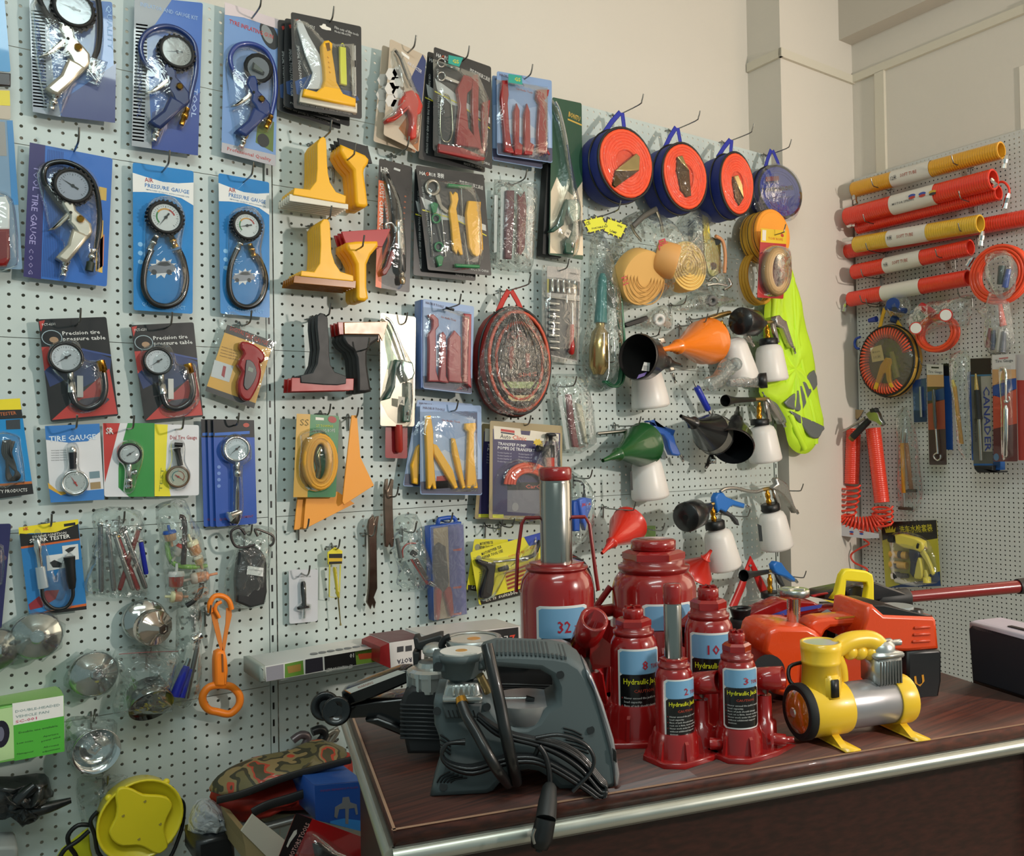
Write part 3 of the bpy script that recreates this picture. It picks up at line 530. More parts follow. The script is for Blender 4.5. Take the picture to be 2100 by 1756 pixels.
# ---------------------------------------------------------------- spark tester card
r,b=card('spark_tester_card','blue card reading SPARK TESTER with a yellow top','spark tester',[38,1082,160,1065,178,1248,60,1264],.03,m('2478b8',.35,coat=.5))
b.flat(m('e8d528',.4),[38,1082,160,1065,161,1072,158,1084,110,1092,60,1094,39,1098],.0016); b.flat(m('17191b',.4),fl(z4(140,330,230,335,400,320,560,262,570,365,150,425)),.0017); b.flat(m('c8622c',.4),fl(z4(150,425,570,365,572,378,152,440)),.0018); b.flat(m('17191b',.4),fl(z4(205,905,620,850,622,875,210,925)),.0018); b.flat(m('c8622c',.4),fl(z4(400,870,620,832,620,850,300,898)),.0019)
b.text(*tx('e8e8e4','IN-LINE IGNITION',67,1104,136,1095,5,.006)); b.text(*tx('f0f0ec','SPARK TESTER',61,1114,144,1103,8,.014)); b.text(*tx('c23030','HK',49,1089,59,1087,7,.02)); b.flat(m('17191b',.4),fl(z4(458,262,540,250,542,270,460,282)),.0018)
b.flat(m('d4d8d8',.4),fl(z4(445,420,560,405,567,515,455,530)),.002); b.flat(m('2a2d30',.4),fl(z4(465,450,500,430,545,425,520,455,490,470)),.0022); b.flat(m('d4d8d8',.4),fl(z4(332,490,520,465,530,565,340,600)),.0021); b.flat(m('24272a',.4),fl(z4(355,540,390,520,450,545,440,575,380,575)),.0023)
b.flat(m('8e2a34',.4),fl(z4(205,840,330,740,425,735,400,800,300,860,215,880)),.0019); b.build('backing_card',r)
b=MB('A',.033); b.lathe(CH,(75,1108,.01),(83,1165,.01),[(0,.006),(.3,.008),(.5,.0055),(1,.0055)],12); b.build('steel_probe',r); b=MB('A',.033); b.lathe(m('b9c6cc',.1,tr=.4),(82,1163,.01),(89,1206,.01),[(0,.009),(1,.01)],12); b.build('spark_window',r)
b=MB('A',.033); b.tube(BK,[(86,1205,.01),(90,1230,.01),(110,1248,.01),(135,1246,.01),(149,1225,.01),(149,1205,.01)],.0035,5,8); b.lathe(BK,(142,1142,.012),(148,1207,.01),[(0,.011),(.3,.0095),(.75,.009),(1,.006)],12); b.build('lead_and_boot',r)
dome(r,fl(z4(245,320,300,320,310,500,350,700,440,820,490,700,460,500,540,485,545,720,520,860,420,890,320,880,270,740,250,520)),.031,.02); hook(102,1078,.03,'holding the SPARK TESTER card',.07)
# ---------------------------------------------------------------- bag of pencil gauges
lbag('clear_bag','clear bag holding slim pencil tyre gauges beside the SPARK TESTER card','bag',[198,1046,292,1050,300,1130,303,1200,302,1226,180,1222,190,1150,196,1100],.03,.04,nz=.2)
for i,(x0,y0,x1,y1,mt,hd,lab) in enumerate([(206,1080,208,1214,m('8f9295',.25,.9),CH,'steel pencil gauge at the left edge of the clear bag'),(221,1083,234,1212,m('9a9da0',.25,.9),CH,'steel pencil gauge second from the left in the clear bag'),(236,1098,272,1209,m('a7a9a8',.25,.9),CH,'slanting steel pencil gauge under the red crossed pair'),(255,1090,299,1207,m('8a8c8e',.25,.9),BK,'steel pencil gauge with a black head leaning right'),(243,1105,284,1210,m('9c1f1c',.25,.3),BRS,'red pencil gauge with a brass neck leaning right'),(284,1088,245,1210,m('7c1a1c',.25,.3),CH,'dark red pencil gauge leaning left over the others'),(289,1112,300,1178,m('2430a0',.25,.3),CH,'short blue pencil gauge at the right of the clear bag')]):
    b=MB('A',.034+.004*(i%4)); b.lathe(mt,(x0,y0,.01),(x1,y1,.01),[(0,.0048),(.95,.0052),(1,.004)],12); b.lathe(hd,(x0-(x1-x0)*.07,y0-(y1-y0)*.07,.01),(x0,y0,.01),[(0,.004),(.3,.007),(.7,.007),(1,.005)],12); b.top('pencil_tire_gauge',lab,'tire gauge','pencil gauges in the clear bag')
hook(249,1072,.03,'holding the bag of pencil gauges',.07)
# ---------------------------------------------------------------- bag of fuel filters
lbag('clear_bag','clear bag stuffed with plastic fuel filters and hoses under the blue gauge cards','bag',[324,1046,352,1028,385,1026,400,1062,418,1090,430,1150,438,1215,420,1235,385,1248,350,1238,342,1190,336,1120],.03,.055,nz=.12)
def filt(x0,y0,x1,y1,cap,body,rad,lab):
    b=MB('A',.04); b.lathe(m(cap,.4),(x0,y0,.015),(x1,y1,.015),[(-.5,.003),(0,.003),(0,rad*.9),(.2,rad),(.3,rad)],14); b.lathe(m(body,.3,tr=.3),(x0,y0,.015),(x1,y1,.015),[(.3,rad*.92),(.9,rad*.85),(1,rad*.5),(1,.003),(1.5,.003)],14); b.top('fuel_filter',lab,'fuel filter','fuel filters in the clear bag')
filt(347,1088,351,1110,'2a56a8','e0b48c',.014,'blue-capped fuel filter at the top left of the filter bag'); filt(392,1110,404,1138,'e6ddb4','e29a5c',.014,'cream and orange fuel filter at the right of the filter bag'); filt(374,1118,360,1140,'c0392e','d8cfc4',.011,'small red-capped fuel filter behind the black elbow'); filt(362,1172,361,1205,'d4d2ce','c9564a',.017,'round white fuel filter with red base low in the bag'); filt(392,1188,428,1180,'d8c6b8','d8926a',.013,'pale fuel filter lying across the right of the bag'); filt(350,1224,374,1224,'e0dcae','dba07c',.013,'cream fuel filter lying at the bottom of the bag'); filt(404,1140,412,1158,'d9d6c2','d9b070',.011,'yellowish fuel filter behind the green hose')
b=MB('A',.05); b.tube(m('2a1a16',.3),[(368,1060,.012),(376,1063,.014),(379,1085,.014),(378,1120,.014),(376,1158,.014)],.0055,4,8); b.top('rubber_elbow_hose','dark rubber elbow hose standing upright in the filter bag','hose')
b=MB('A',.036); b.tube(m('86b84e',.35),[(343,1112,.01),(346,1140,.01),(360,1158,.012),(390,1163,.014),(424,1161,.012)],.0055,5,8); b.top('green_hose','green fuel hose curving through the filter bag','hose')
b=MB('A',.036); b.tube(BK2,[(414,1196,.012),(410,1215,.012),(398,1232,.01),(382,1243,.008)],.0055,5,8); b.top('black_hose','short black hose at the bottom of the filter bag','hose')
# ---------------------------------------------------------------- black wedge in a bag
r=root('packed_air_wedge','black air wedge in a wrinkled clear bag with white label','air wedge',A(515,1240,.03)); bag(r,fl(z4(1660,290,1970,290,1975,420,1930,700,1905,860,1700,870,1620,840,1640,600,1700,450)),.03,.035); b=MB('A',.034); b.poly(m('26292b',.4,coat=.3),fl(z4(1715,480,1745,455,1830,420,1910,500,1915,640,1900,840,1700,825)),.002,.022,bev=.005,sm=2); b.build('folded_wedge',r)
b=MB('A',.06); b.poly(m('dfe0de',.5),fl(z4(1778,562,1892,578,1888,640,1770,622)),0,.0006); b.text(m('55585a',.5),'DO NOT OVER INFLATE',508,1170,538,1173,3.4,.0008); b.build('label',r)
b=MB('A',.05); b.tube(m('5a5552',.3,.6),fl and [(x,y,.012) for x,y in z4(1850,350,1830,300,1890,315,1960,350,1960,400)]+[(x,y,.008) for x,y in z4(1935,420)],.003,4,6); b.tube(m('3a3638',.3,.3),[(x,y,.014) for x,y in z4(1760,340,1720,290,1665,310,1660,360,1690,420,1750,430,1830,410)],.003,4,6); b.build('pump_tube',r); hook(512,1098,.05,'through the bag of the black air wedge',.07)
# ---------------------------------------------------------------- chrome cap wrenches in shrink film
def cup(lab,x,y,R,tilt=(0,0),tint='c9cccb',bag_=1,inside=0,hub=.011,d=.03,cone=.3):
    c=A(x,y,d); r=root('oil_filter_cap_wrench',lab,'filter wrench',c-V((0,0,R)),'chrome oil filter cap wrenches'); ax=V((tilt[0],-1,tilt[1])).normalized(); M_=m(tint,.12,1); b=MB('A',d)
    if not inside: b.lathe(M_,c,c+ax*.04,[(0,R*.97),(.25,R),(.5,R*.98),(.62,R*.9),(.62+cone*.3,R*.5),(.68+cone,R*.26)],30,cap=True)
    else: b.lathe(M_,c,c+ax*.045,[(0,R*.3),(0,R*.9),(1,R),(1.02,R*.98),(.1,R*.84),(.08,R*.3)],30)
    b.build('cup',r); b=MB('A',d)
    if not inside: b.lathe(CH,c+ax*.03,c+ax*(.046+.012*cone),[(0,hub),(1,hub),(1,hub*.6),(.5,hub*.55)],6,hard=True)
    else: b.lathe(CH,c+ax*.004,c+ax*.02,[(0,hub*1.3),(1,hub*1.2),(1,hub*.7),(.2,hub*.7)],4,hard=True)
    b.build('square_drive',r)
    if bag_:
        b=MB('A',d-.01); q=[]
        for k in range(22): a=6.283*k/22; rr=R*(1.08+.09*math.sin(k*2.3)); q.append(c+V((math.cos(a)*rr,0,math.sin(a)*rr*1.0)))
        b.puff(BAG,None,0,.07,1,nz=.03,rings=5,vec=q,pw=.4); b.build('shrink_film',r)
    return r
cup('chrome cap wrench in film hanging below the SPARK TESTER card',75,1303,.047,(-.05,.1),hub=.01)
cup('chrome cap wrench cut off at the left photo edge',-12,1330,.042,(0,.05),'9a9c9b',1)
cup('larger rear chrome cap wrench of the overlapping pair',294,1272,.045,(0,.15),'bfc2c0',0,d=.012,cone=.1)
cup('front chrome cap wrench with warm reflections in the overlapping pair',308,1286,.039,(.35,0),'d6c7bc',0,hub=.011,d=.045,cone=.6)
cup('chrome cap wrench in film left of the bagged steel bowl',188,1382,.047,(.1,.15),hub=.01,cone=.35)
r=cup('open chrome cap wrench with square hole, lowest on the left panel',192,1532,.045,(0,.05),'dfe1e0',0,inside=1,d=.03); bag(r,fl(z5(520,770,830,790,850,900,840,1080,760,1180,560,1160,490,1050,480,880)),.025,.05,nz=.15)
r=cup('steel bowl-shaped wrench tilted forward inside a zip bag',300,1415,.045,(.1,-.75),'8d908c',0,inside=1,d=.04,hub=.008); bag(r,fl(z5(850,290,1290,275,1280,450,1240,620,1260,740,1000,770,830,760,880,500)),.02,.085,nz=.12)
b=MB('A',.06); b.tube(m('8a4a48',.5),[(244,1342,0),(300,1338,0),(366,1336,0)],.0008,2,5); b.build('zip_line',r)
hook(190,1478,.03,'above the open cap wrench with the square hole',.06); hook(306,1350,.04,'holding the zip bag with the steel bowl',.06)
r=root('packed_valve_tool','blue-handled valve tool in a narrow clear bag beside the orange strap handle','valve tool',A(385,1430,.03)); bag(r,fl(z5(1285,-60,1400,-130,1460,0,1460,200,1440,640,1240,660,1270,300)),.028,.03,nz=.2)
b=MB('A',.03); b.lathe(CH,(394,1312,.01),(413,1302,.01),[(0,.010),(.3,.010),(.35,.008),(1,.009)],12); b.lathe(m('8a8a88',.3,.9),(408,1312,.01),(382,1432,.01),[(0,.005),(1,.006)],10); b.lathe(CH,(388,1350,.01),(381,1370,.01),[(0,.005),(1,.007)],10); b.build('chrome_shaft',r); b=MB('A',.032); b.lathe(m('2730a6',.3),(383,1366,.012),(358,1428,.012),[(0,.007),(.2,.009),(1,.011)],8); b.lathe(m('2730a6',.3),(392,1372,.008),(372,1430,.008),[(0,.006),(1,.008)],8); b.build('blue_handle',r,'blue handle'); hook(404,1272,.03,'holding the bag with the blue-handled valve tool',.06)
# ---------------------------------------------------------------- orange strap handle
r=root('strap_wrench_handle','bright orange grab handle with a looped webbing strap','grab handle',A(453,1470,.03)); OR=m('f0821e',.4); b=MB('A',.03)
q=[(x,y,.014) for x,y in z5(1545,525,1490,545,1455,600,1462,655,1500,700,1560,715,1640,730,1690,700,1720,650,1715,590,1670,540,1620,525)]; b.tube(OR,q,.0085,4,10,closed=True)
b.poly(OR,fl(z5(1550,290,1620,285,1640,420,1632,500,1625,535,1550,535,1545,500,1542,420)),.002,.026,bev=.006,sm=2); b.build('handle',r); b=MB('A',.035); b.poly(m('7c4a20',.6),fl(z5(1590,300,1602,300,1606,430,1594,430)),.02,.0225); b.build('handle_slot',r)
b=MB('A',.035); W2=m('d27c34',.75); b.poly(W2,fl(z5(1510,-10,1525,60,1560,200,1590,290,1605,290,1590,180,1560,40,1545,-50)),.004,.007); b.poly(W2,fl(z5(1660,-30,1665,20,1640,130,1612,290,1595,290,1600,200,1620,80,1625,-30)),.004,.007); b.build('strap',r)
b=MB('A',.035); b.tube(OR,[(x,y,.01) for x,y in z5(1510,0,1505,-60,1540,-115,1600,-115,1645,-80,1662,-20)],.006,4,8); b.tube(OR,[(x,y,.012) for x,y in z5(1590,-75,1555,-55,1545,-20,1560,10,1575,40)],.004,3,8); b.build('hook_loop',r); hook(427,1262,.035,'beside the orange strap handle',.06)
# ---------------------------------------------------------------- green boxed fan, black pack, yellow reel lamp
def boxq(b,mt,q,d0,d1,rc=0): b.poly(mt,q,d0,d1,bev=.0015)
r=root('boxed_vehicle_fan','green and white box reading DOUBLE-HEADED VEHICLE FAN','boxed fan',A(60,1560,.05)); b=MB('A',0); b.poly(m('74b858',.35,coat=.4),[-70,1465,131,1427,133,1542,-70,1578],.01,.09,bev=.0015); e=.0906
b.flat(m('b6d79c',.4),[-70,1467,26,1450,30,1555,-70,1576],e); b.flat(m('e8e9e6',.4),fl(z5(88,655,455,598,457,745,95,812)),e+.0002); b.flat(m('4fae3c',.4),fl(z5(97,812,457,745,461,1000,103,1068)),e+.0001)
for s,c,x0,y0,x1,y1,h in (('DOUBLE-HEADED','8aa0a0',110,722,432,672,22),('VEHICLE FAN','8aa0a0',112,760,352,722,22),('SC-001','c8406a',112,797,265,768,24),('Double use available','2e5a2c',135,872,415,820,16),('Low noise','2e5a2c',122,948,238,926,14),('Aperture','2e5a2c',310,898,420,876,14),('power wind','2e5a2c',298,932,432,900,14),('Nameproof','2e5a2c',122,1024,240,1004,14),('All-round','2e5a2c',312,976,420,956,14),('adjustment','2e5a2c',305,1008,432,982,14)):
    a,c2=z5(x0,y0,x1,y1); b.text(m(c,.5),s,a[0],a[1],c2[0],c2[1],h/3.5*.8,e+.0006,.012)
b.oval(m('1d1c2c',.3),2,1506,.014,.026,e+.0004); b.oval(m('6a6c80',.3),1,1506,.006,.014,e+.0008); b.build('carton',r)
b=MB('A',.085); b.poly(m('a8cf8a',.25,tr=.5,al=.75),fl(z5(-240,620,10,600,400,530,440,560,455,600,88,655,-240,700)),0,.001); b.build('hang_tab',r)
r=root('packed_tool_in_black_bag','black crumpled plastic pack hanging under the green fan box','packed tool',A(50,1700,.04)); b=MB('A',.02); b.puff(m('2c2e2e',.3,coat=.5,al=.85),fl(z5(-200,1240,100,1210,330,1190,380,1300,400,1330,330,1410,300,1500,160,1560,60,1480,-200,1500)),0,.06,3,nz=.45,rings=7); b.build('plastic_wrap',r); b=MB('A',.06); b.tube(m('1b1d1e',.25,coat=.5),[(x,y,.01) for x,y in z5(80,1430,150,1330,250,1240)],[.012,.014,.01],3,8); b.tube(m('1b1d1e',.25,coat=.5),[(x,y,.01) for x,y in z5(180,1440,350,1400,510,1350)],[.014,.012,.006],3,8); b.build('black_arm',r)
b=MB('A',.03); b.poly(m('9ba19f',.5),fl(z5(-100,1690,110,1680,130,1700,135,1800,-100,1810)),0,.08,bev=.006); b.top('grey_plastic_box','grey plastic box cut off at the bottom left corner','box')
r=root('reel_work_lamp','bright yellow round reel lamp with a lobed plate and black cable','work lamp',A(288,1765,.1)); Y2=m('ecd92a',.35,coat=.2); c=A(287,1680,.10); R=.082; b=MB('A',.1); ax=V((.0,-1,.06)).normalized(); b.lathe(Y2,c+V((0,.05,0)),c+ax*.012,[(0,R*.8),(.1,R*.93),(.95,R),(1,R),(1,R*.95),(.85,R*.93),(.82,0.001)],40,cap=False)
for a in (.9,2.35,-.8,-2.3): b.sphere(Y2,c+V((math.cos(a)*R,-.0,math.sin(a)*R)),.007)
b.build('lamp_rim',r); b=MB('A',.105); b.poly(m('e8d524',.4),fl(z5(850,1270,900,1258,960,1275,1030,1310,1120,1315,1200,1330,1238,1380,1230,1420,1200,1480,1180,1560,1200,1640,1205,1690,1150,1735,1100,1725,1040,1690,980,1675,880,1680,820,1650,788,1600,790,1560,830,1480,840,1400,830,1330)),.004,.012,bev=.003,sm=2)
for x,y in z5(1040,1357,884,1460,1150,1520,997,1628): b.lathe(m('8a7a14',.5),(x,y,.0118),(x,y,.0125),[(0,.003),(1,.003)],10)
b.build('lobed_plate',r); b=MB('A',.06)
for k in range(5): b.tube(BK,[(x,y,.0+.009*k) for x,y in z5(1240,1330,1310,1360,1320,1450,1290,1600,1180,1800,900,1850,720,1750,680,1600,650,1500,700,1430)],.004,5,7)
b.tube(BK,[(x,y,.03) for x,y in z5(660,1530,560,1530,490,1600,500,1680,540,1740,560,1800)],.0045,4,7); b.tube(BK,[(x,y,.05) for x,y in z5(640,1570,560,1640,470,1700,430,1760)],.0045,4,7); b.build('black_cable',r)
b=MB('A',.04); b.poly(m('d6d61e',.4),fl(z5(450,1720,560,1630,640,1570,650,1700,680,1800,400,1800)),0,.02,bev=.003); b.build('lamp_handle',r)
bag(r,fl(z5(560,1210,740,1180,930,1190,760,1260,720,1380,660,1560,580,1480)),.02,.03,nz=.3); hook(215,1605,.03,'above the yellow reel lamp',.07,plate=True)
# ================================================================ right bay, cards and tools
def quadcard(name,lab,cat,q,d,col,grp=None,th=.0012,rc=.006): return card(name,lab,cat,fl(q),d,col,rc,grp,th)
def UV(q):
    q=fl(q) if isinstance(q[0],tuple) else q
    L=lambda u,v:tuple((1-v)*((1-u)*q[i]+u*q[2+i])+v*((1-u)*q[6+i]+u*q[4+i]) for i in (0,1))
    return L,(lambda *uv:[L(uv[i],uv[i+1]) for i in range(0,len(uv),2)])
def uvt(b,L,s,u0,v0,u1,v1,h,c,bb=.008,e=.0021):
    a=L(u0,v0); k=L(u1,v1); b.text(m(c,.5),s,a[0],a[1],k[0],k[1],h,e,bb)
# ---- car film tool kits, three deep
def film(lab,q,d,front):
    r,b=quadcard('film_tool_card',lab,'film tool kit',q,d,m('232527',.35,coat=.5),'car film tool kits on one hook'); L,P=UV(q)
    b.flat(m('2c4a7c',.4),P(.03,.72,.3,.6,.5,.72,.9,.72,.97,.8,.6,.9,.05,.85),.0016)
    uvt(b,L,'SPECIAL TOOLS FOR CAR FILM',.07,.34,.11,.86,5,'c9cccb'); uvt(b,L,'TOOLS',.2,.12,.33,.14,7,'d0d0cc',.015); uvt(b,L,'Film sets of film tools',.62,.08,.96,.11,5,'c8c8c4'); uvt(b,L,'Model HR-6378S',.62,.12,.85,.13,4,'c8c8c4'); uvt(b,L,'Please use gently in case of breakage',.1,.95,.85,.97,3.5,'a8a8a4')
    b.flat(m('e6e2d8',.5),P(.40,.085,.44,.075,.455,.055,.49,.055,.5,.075,.565,.085,.57,.11,.5,.115,.44,.11),.0018); b.flat(m('b53a30',.4),P(.06,.07,.1,.06,.12,.09,.08,.11),.0018); b.build('backing_card',r)
    if front:
        b=MB('A',d+.002); b.poly(m('d4d8da',.3,coat=.4),z6(205,150,225,138,250,160,290,250,370,390,410,560,405,640,340,640,280,635,310,560,320,520,270,400,210,200),.001,.006,bev=.0015); b.build('hard_card_scraper',r,'white hard card scraper')
        b=MB('A',d+.004); b.poly(m('d8cfbe',.4),z6(240,640,640,740,640,810,225,730),.0,.008,bev=.002); b.build('rubber_blade',r)
        b=MB('A',d+.006); b.poly(YEL,z6(385,320,405,290,435,285,465,310,462,370,480,480,495,590,540,670,632,705,632,762,250,688,262,632,350,655,390,620,405,570,400,480,388,380),.001,.016,bev=.004); b.flat(m('6b4a12',.5),z6(410,310,440,305,448,360,425,368),.0165); 
        for i in range(4): x,y=z6(432+4*i,410+36*i)[0]; b.sphere(YEL,(x,y,.017),.0022)
        b.build('scraper_handle',r,'yellow scraper handle')
        b=MB('A',d+.004); b.poly(m('dfe03a',.35),z6(515,330,560,340,568,610,520,600),.0,.009,bev=.002); b.tube(m('dfe03a',.35),[(x,y,.005) for x,y in z6(525,330,523,318,537,312,546,335)],.0012,2,6); b.build('blade_cutter',r,'yellow blade cutter')
        b=MB('A',d+.004); b.poly(m('b9bdbc',.25,.8),z6(600,320,632,325,634,690,605,685),.0,.007,bev=.0015); b.poly(BK,z6(604,430,630,434,630,480,604,476),.007,.0085); b.build('snap_knife',r)
        dome(r,z6(190,120,270,130,400,270,500,300,640,300,650,700,650,815,220,750,230,650,280,560,200,300),d+.001,.024,1)
    return r
film('rearmost film tool kit card, seen only along its lower left edge',z6(70,140,500,190,520,930,65,790),.035,0)
film('middle film tool kit card behind the front one',z6(120,130,580,200,585,910,110,760),.05,0)
film('front film tool kit card with yellow and white scrapers',z6(163,85,668,190,672,855,183,775),.08,1); hook(676,45,.08,'holding the three film tool kit cards')
# ---- yellow scrapers on hooks
def stackof(name,lab,cat,grp,fn,n,step):
    r0=None
    for k in range(n):
        if k==0: o=r0=fn()
        else: o=tree(r0); o.location.y+=step*k; reg(o,o.location)
        o['label']=ORD[k]+' '+lab; o['category']=cat; o['group']=grp
    return r0
def scraper(hand,blade_pts,bm,d,grid=True,hm=YEL,gm=None):
    def fn():
        r=root('window_scraper','x','scraper',A(hand[0][0],hand[0][1],d)); b=MB('A',d); b.poly(hm,hand,0,.011,bev=.002)
        b.build('handle',r); b=MB('A',d); b.poly(bm,blade_pts,.003,.0075,bev=.001); b.build('blade',r); return r
    return fn
stackof('window_scraper','white-bladed yellow scraper on the upper scraper hook','scraper','yellow scrapers with white blades',scraper(z7(352,120,375,80,400,70,416,90,420,140,424,250,430,330,445,400,488,468,560,495,556,552,178,488,190,438,300,450,345,390,352,300),z7(155,482,575,556,575,592,152,532),m('dcd6c6',.5),.105),6,.0155)
stackof('window_scraper','amber-bladed yellow scraper on the second scraper hook','scraper','yellow scrapers with amber blades',scraper(z7(372,700,398,662,428,662,444,690,450,800,455,900,480,980,520,1040,612,1068,615,1110,232,1072,240,1032,330,1042,370,980,376,850),z7(190,1066,632,1106,628,1160,180,1120),m('a5640e',.25,tr=.25),.105,gm=1),6,.0155)
stackof('window_scraper','red-bladed black scraper on the third scraper hook','scraper','black scrapers with red blades',scraper(z8(352,170,378,146,410,155,428,180,432,260,438,330,440,450,448,520,480,570,562,600,560,655,500,665,400,662,235,648,232,595,320,575,352,510,365,400,350,250),z8(170,612,615,618,612,702,165,712),m('9c1f1c',.35),.10,hm=m('26282a',.5)),3,.026)
def squee(hand,bl,bm,hm,d,b2=None):
    def fn():
        r=root('window_squeegee','x','squeegee',A(hand[0][0],hand[0][1],d)); b=MB('A',d); b.poly(hm,hand,0,.024,bev=.007); b.build('handle',r); b=MB('A',d); b.poly(bm,bl,.008,.014,bev=.001); b.build('blade',r)
        if b2: b=MB('A',d); b.poly(b2[1],b2[0],.014,.018,bev=.001); b.build('amber_blade',r,'amber blade')
        return r
    return fn
stackof('window_squeegee','yellow squeegee with black blade beside the white-bladed scrapers','squeegee','yellow squeegees with black blades',squee(z7(525,122,600,155,700,200,728,232,722,262,695,300,690,330,705,430,722,560,700,578,640,572,628,540,622,420,612,310,560,250,520,180),z7(500,80,715,140,748,262,722,262,520,170),BK,YEL,.075),3,.024)
stackof('window_squeegee','yellow squeegee with red blade beside the amber-bladed scrapers','squeegee','yellow squeegees with red blades',squee(z7(565,830,640,820,790,818,795,855,740,920,712,985,712,1150,725,1230,700,1252,650,1248,636,1220,636,1080,632,985,600,920,565,875),z7(528,752,880,732,820,862,560,852),m('a31c22',.35),YEL,.075),3,.024)
stackof('window_squeegee','black squeegee with red and amber blade beside the silver foil card','squeegee','black squeegees with amber blades',squee(z8(540,300,800,298,800,338,740,380,715,430,715,520,745,710,700,722,640,720,640,600,630,470,610,420,560,380,535,340),z8(500,212,790,215,790,300,510,302),m('8e1a14',.3),m('1f2021',.5),.075,(z8(545,215,862,208,820,350,795,300,548,298),m('c47a14',.25,tr=.3))),3,.024)
for x,y,t in ((671,276,'through the white-bladed scrapers'),(671,450,'through the amber-bladed scrapers'),(669,648,'through the black scrapers with red blades')): hook(x,y,.105,t,.135)
for x,y,t in ((710,310,'beside the white-bladed scrapers, tip over the yellow squeegees'),(727,490,'in front of the red-bladed squeegees'),(737,690,'in front of the black squeegees')): hook(x-22,y+35,.02,t,.15)
# ---- tan cards with red duster gun, two deep
def duster(lab,q,d,front):
    r,b=quadcard('blow_gun_card',lab,'blow gun',q,d,m('bfae98',.35,coat=.5),'tan cards with red blow guns'); L,P=UV(q)
    b.flat(m('34406e',.4),P(.9,.0,1,.05,.98,.6,.6,.33),.0016); b.flat(m('a5683c',.4),P(.97,.55,.98,1,.4,.86,.7,.62),.0016)
    for u,v in ((.1,.35),(.22,.42),(.1,.5),(.3,.5),(.14,.62),(.28,.3),(.3,.64)): a=L(u,v); b.flat(m('d8d3cb',.4),[(a[0]+12*math.cos(1.047*k),a[1]+14*math.sin(1.047*k)) for k in range(6)],.0018)
    uvt(b,L,'AIR DUSTER',.5,.17,.9,.2,6,'d0ccd0'); b.flat(m('e8e4dc',.5),P(.33,.07,.55,.09,.55,.12,.33,.1),.0018); b.build('backing_card',r)
    if front:
        b=MB('A',d+.002); b.tube(m('6d6a66',.3,.9),[(x,y,.012) for x,y in z6(912,362,950,420,985,520,1030,625)],.0035,4,8); b.build('nozzle_tube',r)
        b=MB('A',d+.002); b.poly(m('c23428',.3,coat=.4),z6(985,655,1040,640,1085,680,1115,760,1100,810,1075,830,1072,880,1068,985,1040,1000,1018,985,1035,880,1030,820,1010,780,960,830,920,860,860,876,848,860,860,845,920,825,945,780,960,710),.001,.022,bev=.005); b.build('gun_body',r); dome(r,z6(900,350,960,350,1060,600,1125,740,1110,850,1090,1020,1010,1010,960,890,850,890,840,840,930,780,960,640,920,450),d+.001,.027,2)
duster('rear tan card with red blow gun, mostly hidden',z6(820,322,1070,420,1060,1100,755,1015),.035,0); duster('front tan card with red blow gun pointing down',z6(875,278,1135,402,1082,1092,828,968),.06,1); hook(836,108,.06,'holding the tan blow gun cards')
